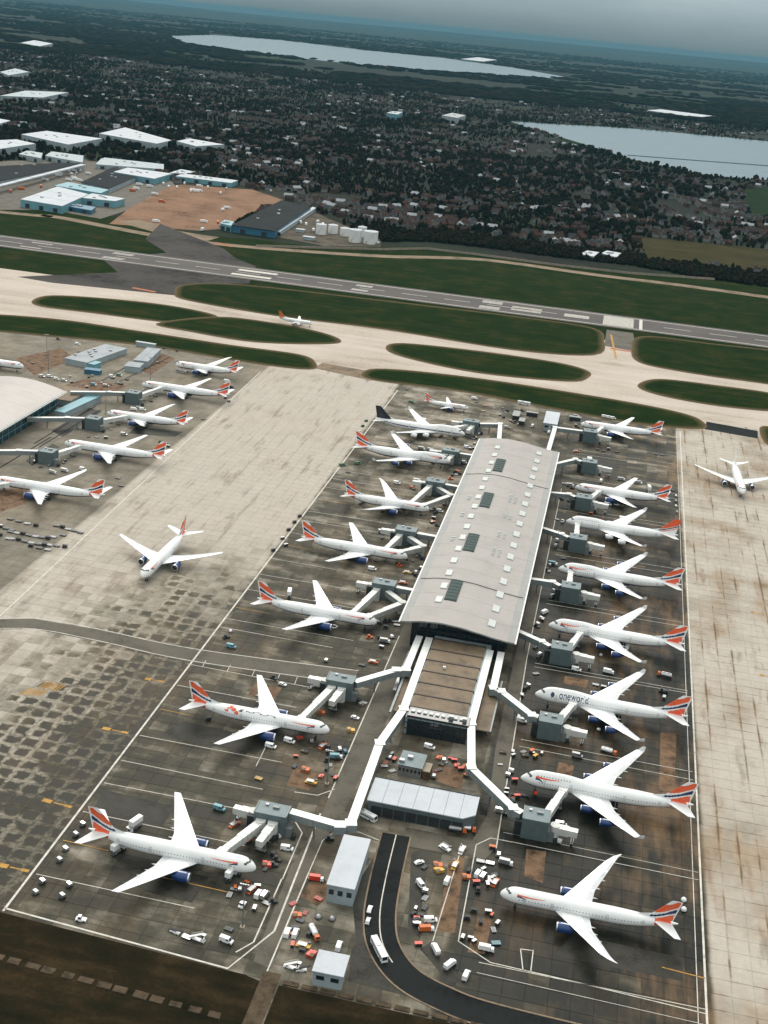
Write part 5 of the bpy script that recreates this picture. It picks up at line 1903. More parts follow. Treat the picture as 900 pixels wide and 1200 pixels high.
def v_pallets(c):
    out = []
    rnd = random.Random(5)
    for i in range(4):
        z = 0
        for k in range(rnd.randint(2, 4)):
            out.append(('pallet', MB().box(((i % 2) * 3.3 - 1.6, (i // 2) * 2.6 - 1.3, .28 + k * .55), (3.0, 2.3, .42), rnd.uniform(-.06, .06)).mesh('pallet', c if (i + k) % 3 else DECK), []))
    return out


VK = {'van': (v_van, 'van', 'van'), 'car': (v_car, 'parked_car', 'car'), 'truck': (v_box_truck, 'box_truck', 'truck'), 'catering': (v_catering_truck, 'catering_truck', 'truck'), 'bus': (v_bus, 'bus', 'bus'),
      'tanker': (v_tanker, 'fuel_tanker', 'tanker'), 'tug': (v_tug, 'aircraft_tug', 'tug'), 'dolly': (v_dolly, 'container_dolly', 'dolly'), 'cart': (v_cart, 'baggage_cart', 'cart'), 'flat': (v_flat, 'flat_dolly', 'dolly'),
      'loader': (v_loader, 'pallet_loader', 'loader'), 'belt': (v_belt, 'belt_loader', 'belt loader'), 'stairs': (v_stairs, 'passenger_stairs', 'stairs'), 'dome': (v_dome, 'domed_trailer', 'trailer'), 'pallets': (v_pallets, 'pallet_stack', 'pallets')}
WORD = {'van': 'van', 'car': 'car', 'truck': 'box truck', 'catering': 'catering truck', 'bus': 'long bus', 'tanker': 'fuel tanker', 'tug': 'tug', 'dolly': 'baggage container', 'cart': 'baggage cart',
        'flat': 'flat dolly', 'loader': 'pallet loader', 'belt': 'belt loader', 'stairs': 'mobile stairs', 'dome': 'domed trailer', 'pallets': 'pallet pile'}


def vehicle(kind, color, p, deg, where, scale=1.0):
    fn, nm, cat = VK[kind]
    key = (kind, color)
    if key not in VCACHE:
        VCACHE[key] = fn(PAINT[color])
    r = root(nm, (p[0], p[1], 0.03), radians(deg), '%s %s %s' % (color, WORD[kind], where), cat, WORD[kind] + ' on the apron')
    if scale != 1.0:
        r.scale = (scale, scale, scale)
    for n_, me, subs in VCACHE[key]:
        o = link(n_, me, r)
        for n2, m2 in subs:
            link(n2, m2, o)
    return r


VS = {'truck': .74, 'loader': .74, 'pallets': .62, 'catering': .92, 'tanker': .92, 'stairs': .85, 'belt': .85, 'dolly': .9, 'dome': .62}
N1 = 'the nearest left jet'
N2 = 'the flower-painted jet'
V = [
    # nearest left jet and the corner of its stand
    ('catering', 'white', (-144.2, 353.1), 70, 'against the tail of ' + N1), ('catering', 'white', (-143.8, 367.7), -110, 'on the far side of the tail of ' + N1),
    ('catering', 'white', (-100.8, 351.6), 80, 'under the nose of ' + N1), ('van', 'teal', (-118.0, 389.6), -8, 'above the wing of ' + N1),
    ('dolly', 'silver', (-162.8, 363.6), 60, 'first of a pair beside the tailplane of ' + N1), ('dolly', 'grey', (-162.6, 357.1), 60, 'second of a pair beside the tailplane of ' + N1),
    ('dolly', 'silver', (-162.5, 348.1), 60, 'upper one of the middle pair by the main white line'), ('dolly', 'grey', (-161.8, 341.7), 60, 'lower one of the middle pair by the main white line'),
    ('dolly', 'silver', (-162.3, 329.1), 60, 'upper one of the lowest pair by the main white line'), ('dolly', 'grey', (-161.9, 323.1), 60, 'lower one of the lowest pair by the main white line'),
    ('dolly', 'silver', (-152.9, 330.3), 60, 'upper one of the pair nearest the bank'), ('dolly', 'grey', (-152.6, 324.2), 60, 'lower one of the pair nearest the bank'),
    ('tug', 'white', (-141.8, 315.4), 5, 'alone on the line above the dark bank'), ('belt', 'white', (-109.6, 319.0), -15, 'leftmost in the white cluster above the bank'),
    ('flat', 'silver', (-105.4, 318.1), -12, 'second in the white cluster above the bank'), ('stairs', 'white', (-101.7, 318.0), -10, 'right end of the white cluster above the bank'),
    ('flat', 'dark', (-93.3, 325.9), -10, 'on the dark square by the tall light mast'), ('van', 'white', (-92.3, 320.1), -10, 'near the corner line above the bank'),
    ('tug', 'white', (-92.6, 338.8), 80, 'beside the tall light mast under the nose'), ('loader', 'orange', (-91.9, 347.6), 70, 'in front of the nose of ' + N1),
    ('van', 'white', (-88.8, 345.7), 80, 'left of a pair in front of the nose of ' + N1), ('van', 'silver', (-86.7, 345.9), 80, 'right of a pair in front of the nose of ' + N1),
    ('pallets', 'red', (-90.8, 362.9), 10, 'by the road in front of ' + N1), ('van', 'white', (-86.4, 373.8), 5, 'below the gate block of ' + N1),
    ('loader', 'orange', (-109.2, 381.6), 60, 'by the far engine of ' + N1), ('cart', 'orange', (-100.8, 373.3), 60, 'between bridge and nose of ' + N1), ('truck', 'dark', (-92.2, 377.9), 60, 'under the gate block of ' + N1),
    # bottom middle
    ('van', 'white', (-73.8, 329.8), 90, 'left of a pair beside the road near the bottom'), ('van', 'white', (-71.2, 330.2), 90, 'right of a pair beside the road near the bottom'),
    ('tanker', 'white', (-65.1, 332.1), -55, 'standing askew near the bottom path'), ('dome', 'grey', (-65.8, 340.9), 60, 'left of two below the white roofed block'), ('dome', 'grey', (-61.1, 341.5), 60, 'right of two below the white roofed block'),
    ('loader', 'yellow', (-67.2, 325.4), -5, 'beside the small square white-roofed block'), ('stairs', 'white', (-68.1, 314.6), -5, 'left of two by the bottom path'), ('belt', 'white', (-64.6, 314.5), 20, 'right of two by the bottom path'),
    ('van', 'white', (-55.6, 328.6), 90, 'behind the small square white-roofed block'), ('truck', 'red', (-71.4, 360.1), 5, 'beside the white roofed block'), ('van', 'silver', (-71.9, 391.3), 20, 'at the far end of the white roofed block'),
    ('tug', 'dark', (-72.7, 384.9), 20, 'left of the white roofed block'), ('bus', 'white', (-42.2, 330.6), -58, 'driving on the dark curved road'), ('car', 'white', (-49.6, 350.2), 90, 'upper one parked left of the dark curved road'), ('car', 'grey', (-48.9, 344.0), 90, 'lower one parked left of the dark curved road'),
    ('tanker', 'grey', (-26.4, 405.4), 5, 'left of a pair by the corner of the white roof'), ('tanker', 'silver', (-22.9, 407.1), 5, 'right of a pair by the corner of the white roof'),
    ('bus', 'white', (-63.1, 403.5), -25, 'beside the bend of the covered walkway'), ('van', 'white', (-46.8, 460.8), -8, 'before the glazed end of the annex'),
    ('flat', 'dark', (-62.3, 447.6), 80, 'left of the small office block'), ('cart', 'red', (-59.4, 445.9), 80, 'left of the small office block'), ('flat', 'orange', (-62.5, 442.8), 80, 'behind the white roof near the walkway'),
    ('cart', 'red', (-34.9, 453.8), 10, 'right of the small office block'), ('cart', 'red', (-31.2, 448.3), 20, 'between office block and right walkway'), ('cart', 'orange', (-28.5, 444.6), 60, 'beside the right walkway'), ('dolly', 'silver', (-39.1, 452.4), 5, 'right of the small office block'),
    ('dolly', 'silver', (-52.8, 438.1), 0, 'first in the row below the small office block'), ('dolly', 'silver', (-49.2, 438.1), 0, 'second in the row below the small office block'), ('dolly', 'silver', (-45.3, 438.8), 0, 'third in the row below the small office block'), ('dolly', 'grey', (-41.3, 438.8), 0, 'last in the row below the small office block'),
    # stand of the flower-painted jet
    ('cart', 'dark', (-143.3, 450.2), 40, 'under the tail of ' + N2), ('van', 'white', (-111.6, 438.5), -5, 'left of two under the engine of ' + N2), ('van', 'white', (-105.2, 445.0), -8, 'right of two under the engine of ' + N2),
    ('flat', 'yellow', (-109.6, 414.5), -10, 'alone on the stand below ' + N2), ('loader', 'orange', (-90.7, 445.9), 70, 'before the nose of ' + N2), ('truck', 'teal', (-83.2, 439.6), 15, 'in the cluster before the nose of ' + N2), ('dolly', 'white', (-83.2, 445.8), 30, 'in the cluster before the nose of ' + N2),
    ('dolly', 'blue', (-80.6, 444.6), 30, 'in the cluster before the nose of ' + N2), ('loader', 'yellow', (-88.8, 418.5), -5, 'in the dark square below the nose of ' + N2), ('pallets', 'orange', (-93.2, 426.7), 0, 'in the marked box below the nose of ' + N2),
    ('cart', 'red', (-79.8, 424.2), 80, 'on the road line below the nose of ' + N2), ('car', 'white', (-82.8, 473.7), -5, 'beside the road right of ' + N2), ('pallets', 'yellow', (-82.2, 462.7), 10, 'beside the road right of ' + N2),
    ('pallets', 'orange', (-98.2, 472.7), 10, 'between the two bridges of ' + N2), ('car', 'white', (-121.2, 490.8), -8, 'above the wingtip of ' + N2), ('tug', 'dark', (-126.5, 494.8), -20, 'above the wingtip of ' + N2),
    ('truck', 'white', (-104.2, 494.7), 0, 'left of the gate block of ' + N2), ('pallets', 'grey', (-82.0, 486.5), 60, 'right of the gate block of ' + N2),
    ('dome', 'silver', (-159.9, 532.3), 20, 'by the main line above the cross road'), ('tug', 'dark', (-159.9, 525.5), 50, 'by the main line above the cross road'), ('van', 'teal', (-154.6, 517.1), -5, 'on the cross road'), ('dolly', 'silver', (-107.5, 519.5), 0, 'beside the cross road'),
    # before the roof corner
    ('tug', 'orange', (-92.8, 551.6), 30, 'before the nose of the jet at the roof corner'), ('truck', 'grey', (-84.5, 550.0), 5, 'before the nose of the jet at the roof corner'), ('dolly', 'white', (-82.1, 555.8), 40, 'before the nose of the jet at the roof corner'),
    ('loader', 'orange', (-85.8, 526.9), -4, 'beside the road at the near roof corner'), ('flat', 'dark', (-90.4, 522.4), 0, 'beside the road at the near roof corner'), ('catering', 'white', (-143.3, 581.9), 100, 'by the tail of the jet before the roof corner'), ('tug', 'white', (-112.1, 556.1), 60, 'under the engine of the jet before the roof corner'),
    ('cart', 'dark', (-87.3, 565.8), 0, 'by the nose of the jet before the roof corner'), ('flat', 'grey', (-82.4, 570.8), 0, 'by the nose of the jet before the roof corner'),
    ('van', 'white', (-109.0, 634.0), 0, 'under the engine of the third jet from the annex'), ('tug', 'orange', (-95.2, 644.8), 20, 'before the nose of the third jet from the annex'), ('loader', 'yellow', (-89.3, 637.2), 0, 'before the nose of the third jet from the annex'),
    ('dolly', 'white', (-84.6, 639.1), 0, 'by the roof edge before the third jet from the annex'), ('dolly', 'silver', (-82.9, 646.1), 0, 'by the roof edge before the third jet from the annex'), ('loader', 'orange', (-89.0, 622.7), 0, 'below the nose of the third jet from the annex'),
    ('truck', 'silver', (-114.3, 689.5), -5, 'left of the gate block of the third jet from the annex'), ('dolly', 'silver', (-109.1, 646.6), 20, 'under the wing of the third jet from the annex'),
    # row of small dollies along the main line
    ('cart', 'dark', (-167.8, 694.0), 50, 'topmost of the row on the main line'), ('cart', 'dark', (-168.2, 683.3), 50, 'second of the row on the main line'), ('cart', 'dark', (-168.3, 670.1), 50, 'third of the row on the main line'), ('cart', 'grey', (-168.1, 656.1), 50, 'fourth of the row on the main line'),
    ('cart', 'dark', (-168.3, 637.1), 50, 'lowest of the row on the main line'), ('cart', 'grey', (-163.5, 647.2), 50, 'set apart right of the row on the main line'),
    # short jet with cover truck
    ('catering', 'white', (-136.8, 733.2), 70, 'covering the tail of the short twin jet'), ('catering', 'white', (-109.2, 736.0), 80, 'under the nose of the short twin jet'), ('van', 'green', (-165.1, 797.7), 40, 'left of two on the main line'), ('van', 'green', (-155.9, 805.9), 40, 'right of two on the main line'), ('flat', 'dark', (-158.1, 785.9), 0, 'below two green vans on the main line'),
    ('van', 'white', (-122.6, 779.0), -5, 'above the wing of the short twin jet'), ('truck', 'silver', (-110.1, 788.5), -5, 'left of the gate block of the short twin jet'), ('pallets', 'orange', (-111.3, 775.4), 0, 'between wing and bridge of the short twin jet'),
    ('van', 'white', (-86.9, 739.7), -10, 'before the nose of the short twin jet'), ('cart', 'grey', (-88.6, 726.3), 0, 'before the nose of the short twin jet'), ('pallets', 'orange', (-88.2, 720.4), 0, 'below the nose of the short twin jet'), ('dolly', 'silver', (-86.2, 753.0), 30, 'by the roof edge before the short twin jet'), ('tug', 'orange', (-89.3, 803.7), 10, 'by the roof edge above the short twin jet'),
    # jumbos on the left
    ('catering', 'white', (-111.0, 895.0), 75, 'left of two under the navy-tailed jumbo'), ('catering', 'white', (-100.3, 898.2), 75, 'right of two under the navy-tailed jumbo'), ('cart', 'green', (-171.4, 905.8), 50, 'top of three on the main line beside the jumbos'), ('cart', 'green', (-171.1, 891.8), 50, 'middle of three on the main line beside the jumbos'), ('cart', 'grey', (-170.3, 876.2), 50, 'bottom of three on the main line beside the jumbos'),
    ('truck', 'silver', (-119.2, 858.2), -5, 'first of two above the wing of the red-tailed jumbo'), ('truck', 'silver', (-112.1, 857.6), -8, 'second of two above the wing of the red-tailed jumbo'), ('van', 'white', (-85.7, 841.9), 0, 'by the nose of the red-tailed jumbo'), ('van', 'white', (-88.2, 877.8), 0, 'by the roof corner above the red-tailed jumbo'), ('pallets', 'orange', (-87.1, 821.7), 0, 'below the nose of the red-tailed jumbo'),
    ('dome', 'silver', (-84.1, 915.5), 20, 'before the nose of the navy-tailed jumbo'), ('dolly', 'silver', (-83.9, 888.7), 20, 'before the nose of the navy-tailed jumbo'), ('cart', 'grey', (-85.3, 875.0), 20, 'before the nose of the navy-tailed jumbo'),
    ('van', 'green', (-147.9, 973.8), -8, 'at the tail of the small narrow airliner'), ('flat', 'dark', (-158.2, 1009.8), -5, 'by the verge above the small narrow airliner'), ('truck', 'white', (-100.1, 1010.6), -5, 'by the verge right of the small narrow airliner'),
    ('flat', 'yellow', (-88.8, 979.1), 0, 'lower of two right of the small narrow airliner'), ('flat', 'orange', (-89.3, 994.6), 0, 'upper of two right of the small narrow airliner'), ('flat', 'dark', (-97.3, 1001.1), 0, 'right of the nose of the small narrow airliner'),
    # behind the terminal
    ('bus', 'white', (-58.5, 1016.5), -5, 'by the verge behind the terminal'), ('van', 'white', (-45.9, 956.3), 80, 'left of the white roofed cabin'), ('truck', 'white', (-31.9, 944.3), 80, 'below the white roofed cabin'), ('cart', 'dark', (-70.0, 989.0), 30, 'first of the dark carts behind the terminal'), ('cart', 'dark', (-70.6, 968.2), 30, 'second of the dark carts behind the terminal'),
    ('cart', 'dark', (-60.7, 981.0), 60, 'third of the dark carts behind the terminal'), ('cart', 'dark', (-60.8, 960.8), 60, 'fourth of the dark carts behind the terminal'), ('van', 'silver', (-64.9, 941.7), 0, 'by the link at the far roof end'), ('tug', 'dark', (-57.9, 995.4), 0, 'behind the terminal beside the cabins'),
    # right side stands
    ('van', 'white', (9.3, 1012.5), 0, 'left of three by the verge above the farthest right jet'), ('van', 'white', (12.8, 1011.8), 0, 'middle of three by the verge above the farthest right jet'), ('van', 'white', (16.4, 1011.0), 0, 'right of three by the verge above the farthest right jet'),
    ('truck', 'grey', (-13.6, 1000.5), 0, 'before the nose of the farthest right jet'), ('flat', 'dark', (7.3, 920.8), 10, 'first on the empty stand'), ('flat', 'dark', (11.9, 918.7), 10, 'second on the empty stand'), ('cart', 'grey', (15.6, 924.9), 10, 'third on the empty stand'), ('flat', 'dark', (22.2, 921.6), 10, 'last on the empty stand'),
    ('flat', 'dark', (52.0, 929.8), 5, 'left on the dark marks of the empty stand'), ('flat', 'dark', (56.5, 929.8), 5, 'right on the dark marks of the empty stand'), ('loader', 'orange', (-8.3, 906.6), 10, 'beside the block of the empty stand'),
    ('truck', 'white', (12.7, 846.2), 85, 'under the nose of the jet below the empty stand'), ('truck', 'silver', (26.9, 856.7), 10, 'left of two behind its wing below the empty stand'), ('truck', 'grey', (39.1, 854.8), 10, 'right of two behind its wing below the empty stand'), ('catering', 'white', (46.3, 839.7), -80, 'by the tail of the jet below the empty stand'),
    ('flat', 'dark', (63.1, 851.2), -40, 'beside the tail of the jet below the empty stand'), ('dome', 'silver', (65.3, 839.5), 90, 'top of four along the right white line'), ('dome', 'grey', (65.1, 828.8), 90, 'second of four along the right white line'), ('dome', 'silver', (64.9, 818.3), 90, 'third of four along the right white line'), ('dome', 'grey', (65.3, 806.6), 90, 'bottom of four along the right white line'),
    ('van', 'white', (19.0, 800.8), 10, 'left of two under the wing of the jet below the empty stand'), ('tug', 'white', (24.7, 803.4), 10, 'right of two under the wing of the jet below the empty stand'), ('cart', 'orange', (8.5, 777.8), 10, 'below the block of the jet under the empty stand'), ('flat', 'grey', (-12.4, 830.7), 5, 'by the roof edge next to the jet below the empty stand'), ('truck', 'silver', (-8.0, 827.2), 5, 'before the nose of the jet below the empty stand'),
    ('van', 'white', (-9.6, 722.2), 80, 'left of the block of the orange-red finned jumbo'), ('tug', 'white', (-8.7, 755.7), 80, 'before the nose of the orange-red finned jumbo'), ('van', 'silver', (-10.0, 712.0), 80, 'below the link of the orange-red finned jumbo'), ('truck', 'teal', (-9.5, 683.5), -5, 'left of the nose of the jumbo below the orange-red fin'), ('flat', 'dark', (-4.1, 695.1), 5, 'above the nose of the jumbo below the orange-red fin'),
    ('van', 'white', (-5.8, 646.1), 70, 'left of the block of the jumbo below the orange-red fin'), ('van', 'silver', (-6.6, 637.5), 70, 'near the roof edge level with the jumbo below the orange-red fin'), ('truck', 'white', (-9.1, 614.9), 60, 'before the nose of the jumbo level with the roof edge'), ('dolly', 'white', (-10.3, 606.8), 50, 'before the nose of the jumbo level with the roof edge'), ('dolly', 'silver', (-11.4, 598.9), 50, 'left of the nose of the jumbo level with the roof edge'),
    ('van', 'white', (-10.2, 573.9), 70, 'left of the block of the jumbo level with the roof edge'), ('van', 'silver', (-7.6, 564.2), 70, 'below the link of the jumbo level with the roof edge'), ('van', 'white', (11.4, 555.6), -5, 'right of the block of the jumbo level with the roof edge'), ('truck', 'white', (27.3, 558.8), -8, 'between that jumbo and the oneworld one'), ('van', 'white', (36.0, 589.7), 80, 'under the wing root of the jumbo level with the roof edge'), ('dome', 'grey', (22.8, 575.9), 0, 'under the near engine of the jumbo level with the roof edge'),
    ('tanker', 'white', (54.6, 565.5), 170, 'with orange cab beside the right white line'), ('tug', 'dark', (53.6, 549.1), 0, 'left of three dark ones above the oneworld tail'), ('cart', 'dark', (55.6, 549.0), 80, 'right of three dark ones above the oneworld tail'), ('cart', 'grey', (54.3, 542.5), 80, 'lowest of three dark ones above the oneworld tail'), ('flat', 'grey', (21.5, 544.1), -5, 'upper of two above the oneworld fuselage'), ('cart', 'grey', (25.3, 542.1), -5, 'lower of two above the oneworld fuselage'),
    ('cart', 'dark', (-11.5, 527.5), 60, 'left of two before the oneworld nose'), ('dolly', 'silver', (-10.2, 530.6), 60, 'right of two before the oneworld nose'), ('flat', 'grey', (-7.7, 544.7), 30, 'above the oneworld nose'), ('van', 'white', (-10.2, 497.0), -5, 'left of the block of the oneworld jumbo'), ('dome', 'silver', (24.5, 501.8), 10, 'under the near engine of the oneworld jumbo'), ('tanker', 'white', (29.7, 483.6), -12, 'with orange cab below the oneworld wing'), ('van', 'grey', (16.2, 476.0), -5, 'below the block of the oneworld jumbo'),
    ('cart', 'orange', (-3.3, 472.7), 60, 'upper one before the nearest jumbo nose'), ('cart', 'yellow', (-1.5, 469.0), 60, 'lower one before the nearest jumbo nose'), ('dolly', 'white', (-10.4, 454.3), 80, 'upper of two left of the nearest jumbo nose'), ('dolly', 'silver', (-11.5, 450.5), 80, 'lower of two left of the nearest jumbo nose'), ('cart', 'red', (-8.3, 447.7), 20, 'by the nose tip of the nearest jumbo'), ('cart', 'red', (-6.1, 436.3), 20, 'below the nose of the nearest jumbo'),
    ('truck', 'silver', (-11.0, 423.5), 0, 'left of the block of the nearest jumbo'), ('van', 'silver', (12.7, 422.6), 5, 'right of the block of the nearest jumbo'), ('dolly', 'white', (12.8, 411.1), 80, 'below the block of the nearest jumbo'), ('flat', 'dark', (27.3, 465.4), 10, 'behind the wing root of the nearest jumbo'),
    # around the curved-wing jet
    ('loader', 'white', (-29.5, 393.2), -30, 'at the top of the yard beside the dark road'), ('loader', 'white', (-23.0, 393.7), 80, 'by the brown strip at the top of the yard'), ('car', 'white', (-37.4, 381.5), 40, 'beside the dark road, upper one'), ('van', 'white', (-34.5, 368.6), -50, 'beside the dark road, askew'), ('van', 'white', (-25.6, 374.0), 80, 'on the brown strip'), ('loader', 'yellow', (-24.2, 383.7), 80, 'on the brown strip'),
    ('pallets', 'orange', (-30.4, 382.2), 10, 'upper pile in the yard beside the dark road'), ('pallets', 'yellow', (-29.6, 379.3), 40, 'lower pile in the yard beside the dark road'), ('truck', 'orange', (-28.5, 345.9), 20, 'at the lower end of the yard'), ('van', 'white', (-28.1, 351.0), 20, 'above the orange truck in the yard'), ('cart', 'red', (-30.0, 337.5), 20, 'by the kerb of the dark road'),
    ('truck', 'white', (-24.0, 336.8), 120, 'uppermost of three by the kerb'), ('truck', 'white', (-18.1, 331.0), 60, 'middle of three by the kerb'), ('van', 'white', (-12.2, 327.8), 80, 'lowest of three by the kerb'), ('flat', 'grey', (-15.3, 389.8), 0, 'left of three pale trailers before the curved-wing jet'), ('flat', 'silver', (-11.7, 389.9), 0, 'middle of three pale trailers before the curved-wing jet'), ('truck', 'grey', (-5.8, 391.3), -5, 'right of three pale trailers before the curved-wing jet'),
    ('van', 'white', (-15.2, 381.5), 75, 'left of a pair before the curved-wing jet'), ('van', 'silver', (-13.2, 380.6), 75, 'right of a pair before the curved-wing jet'), ('loader', 'orange', (-8.5, 378.5), 75, 'before the nose of the curved-wing jet'), ('cart', 'red', (-15.2, 376.4), 20, 'below the pair of vans before the curved-wing jet'), ('truck', 'white', (-7.2, 342.4), 0, 'with dark load below the curved-wing jet'), ('flat', 'teal', (-4.4, 346.8), 20, 'beside the white truck below the curved-wing jet'),
    ('cart', 'orange', (-11.9, 399.0), 0, 'at the top of the yard before the curved-wing jet'), ('dolly', 'silver', (-9.1, 395.0), 0, 'in the yard before the curved-wing jet'), ('dome', 'white', (60.1, 390.7), 90, 'upper of two beside the right white line'), ('dome', 'white', (60.0, 385.2), 90, 'lower of two beside the right white line'),
    # left-hand terminal stands
    ('van', 'silver', (-436.8, 896.5), 0, 'first of four behind the left-hand terminal'), ('van', 'white', (-431.6, 899.4), -10, 'second of four behind the left-hand terminal'), ('van', 'white', (-423.8, 895.4), -10, 'third of four behind the left-hand terminal'), ('van', 'silver', (-416.6, 894.0), -10, 'last of four behind the left-hand terminal'),
    ('van', 'white', (-454.6, 1003.6), -5, 'on the pale apron near the left verge'), ('tug', 'dark', (-476.6, 1011.0), -30, 'on the pale apron near the left verge'), ('flat', 'dark', (-460.9, 929.1), 0, 'before the nose at the left edge'), ('truck', 'teal', (-391.4, 894.4), -10, 'by the teal canopy'), ('van', 'silver', (-382.3, 896.7), 10, 'between teal canopy and first gate block'), ('van', 'white', (-388.7, 923.7), -10, 'upper one below the blue cabin'), ('truck', 'green', (-384.3, 929.1), -5, 'below the blue cabin'),
    ('bus', 'silver', (-343.4, 964.1), -15, 'beside the wing of the jet farthest up the left row'), ('truck', 'white', (-300.9, 956.1), 0, 'at the tail of the left row\'s second jet'), ('van', 'dark', (-292.4, 941.2), -20, 'behind the tail of the left row\'s second jet'), ('cart', 'grey', (-287.7, 911.5), 20, 'upper of two at the tail of the left row\'s second jet'), ('cart', 'grey', (-282.4, 904.0), 20, 'lower of two at the tail of the left row\'s second jet'),
    ('flat', 'dark', (-285.3, 851.3), 0, 'alone beside the double line'), ('truck', 'white', (-339.2, 848.9), 0, 'first of three below the upper gate block'), ('van', 'silver', (-337.4, 854.6), 0, 'second of three below the upper gate block'), ('van', 'white', (-333.6, 851.9), 0, 'third of three below the upper gate block'), ('van', 'silver', (-323.7, 791.7), 0, 'above the long jet with red nose emblem'), ('flat', 'grey', (-338.4, 778.0), 5, 'left of the nose of the long jet with red emblem'), ('cart', 'grey', (-331.9, 779.2), 5, 'above the nose of the long jet with red emblem'),
    ('cart', 'dark', (-294.6, 787.6), -5, 'left of three at the tail of the long jet with red emblem'), ('cart', 'dark', (-290.1, 785.7), -5, 'middle of three at the tail of the long jet with red emblem'), ('cart', 'grey', (-286.6, 781.4), -5, 'right of three at the tail of the long jet with red emblem'), ('truck', 'silver', (-334.2, 700.2), -8, 'left of two above the largest left-row jet'), ('truck', 'silver', (-328.8, 706.2), -8, 'right of two above the largest left-row jet'), ('van', 'white', (-319.9, 714.0), -10, 'above the wing of the largest left-row jet'),
    ('flat', 'dark', (-293.6, 709.0), -5, 'upper of two behind the tail of the largest left-row jet'), ('flat', 'dark', (-286.3, 697.2), -5, 'lower of two behind the tail of the largest left-row jet'),
]
for k_, c_, p_, d_, w_ in V:
    vehicle(k_, c_, p_, d_, w_, VS.get(k_, 1.0) * .88)
ce = random.Random(41)
for nx, ny, sd, w_ in [(-92, 354, 1, N1), (-90, 452, 1, N2), (-91, 560, 1, 'the jet at the roof corner'), (-91, 648, 1, 'the jet above the roof corner one'), (-92, 729, 1, 'the short twin jet'), (-93, 825, 1, 'the red-tailed left jumbo'), (-92, 893, 1, 'the navy-tailed jumbo'),
                       (-8, 966, -1, 'the farthest right jet'), (-4, 813, -1, 'the jet below the empty stand'), (-6, 744, -1, 'the orange-red finned jumbo'), (-6, 667, -1, 'the jumbo below the orange-red fin'), (-6, 590, -1, 'the jumbo above the oneworld one'), (-6, 515, -1, 'the oneworld jumbo'), (-6, 443, -1, 'the nearest jumbo'), (-6, 368, -1, 'the curved-wing jet')]:
    for q in range(6):
        kd, cl = ce.choice((('flat', 'dark'), ('cart', 'dark'), ('flat', 'grey'), ('cart', 'grey'), ('dolly', 'dark'), ('tug', 'dark')))
        x_ = nx + sd * ce.uniform(1.5, 9)
        if sd > 0:
            x_ = min(x_, -81.5)
        else:
            x_ = max(x_, -12.3 if ny > 400 else -14)
        r = vehicle(kd, cl, (x_, ny + ce.choice((-1, 1)) * ce.uniform(4.5, 17)), ce.choice((0, 90)) + ce.uniform(-20, 20), '', .82)
        r['label'] = '%s %s in clutter by the nose of %s' % (cl, WORD[kd], w_)
        r['group'] = 'clutter before the nose of ' + w_
def litter(poly, n, where, kinds):
    xs, ys = [p[0] for p in poly], [p[1] for p in poly]
    k = 0
    while k < n:
        a, b = ce.random(), ce.random()
        # bilinear point in the quadrilateral
        p = [(poly[0][i] * (1 - a) + poly[1][i] * a) * (1 - b) + (poly[3][i] * (1 - a) + poly[2][i] * a) * b for i in (0, 1)]
        kd, cl = ce.choice(kinds)
        r = vehicle(kd, cl, p, ce.choice((0, 90, 60)) + ce.uniform(-25, 25), '', VS.get(kd, 1) * ce.uniform(.6, .85))
        r['label'] = '%s %s among the clutter %s' % (cl, WORD[kd], where)
        r['group'] = 'clutter ' + where
        k += 1


DK = (('flat', 'dark'), ('cart', 'dark'), ('flat', 'grey'), ('cart', 'grey'), ('dolly', 'silver'), ('pallets', 'dark'))
RD = DK + DK[:4] + (('pallets', 'red'), ('cart', 'red'), ('pallets', 'orange'), ('cart', 'orange'), ('flat', 'red'))
litter([(-40.6, 386.8), (-34.0, 394.4), (-29.5, 348.3), (-33.5, 347.0)], 12, 'in the yard right of the dark curved road', RD)
litter([(-20.9, 387.9), (-3.2, 388.5), (-5.5, 380.5), (-20.1, 377.8)], 9, 'before the curved-wing jet', RD)
litter([(-17.5, 363.8), (-5.2, 363.9), (-4.5, 345.0), (-16.2, 343.6)], 7, 'below the nose of the curved-wing jet', RD)
litter([(-78.0, 354.0), (-65.0, 352.4), (-63.4, 322.3), (-72.6, 323.7)], 12, 'below the white roofed block', RD)
litter([(-102.6, 361.1), (-89.3, 360.3), (-87.7, 339.0), (-99.0, 337.7)], 9, 'before the nearest left jet', RD)
litter([(-102.3, 449.6), (-81.5, 449.9), (-78.6, 417.6), (-97.2, 417.5)], 11, 'below the flower-painted jet', RD)
litter([(-68.6, 451.0), (-57.5, 451.4), (-57.8, 437.7), (-67.3, 437.7)], 6, 'left of the office block', RD)
litter([(-42.8, 456.6), (-29.4, 456.5), (-28.0, 441.5), (-41.1, 441.6)], 8, 'right of the office block', RD)
litter([(-17.6, 472.6), (2.7, 476.2), (-1.2, 457.4), (-15.7, 455.8)], 8, 'above the nose of the nearest jumbo', RD)
litter([(-12.5, 443.6), (5.6, 440.2), (1.1, 430.6), (-11.2, 431.4)], 6, 'below the nose of the nearest jumbo', RD)
litter([(-79.5, 1016.1), (-50.4, 1015.4), (-49.8, 954.2), (-75.8, 953.0)], 8, 'behind the far end of the terminal', DK)
litter([(-424.6, 903.3), (-383.1, 944.3), (-368.0, 907.4), (-399.1, 879.4)], 14, 'between teal canopy and blue cabin', DK)
litter([(-373.6, 882.9), (-338.2, 924.0), (-329.2, 881.4), (-354.5, 857.7)], 9, 'by the upper gate block of the left row', DK)
litter([(-368.4, 790.3), (-338.4, 819.1), (-330.2, 784.2), (-354.8, 767.6)], 10, 'by the middle gate block of the left row', DK)
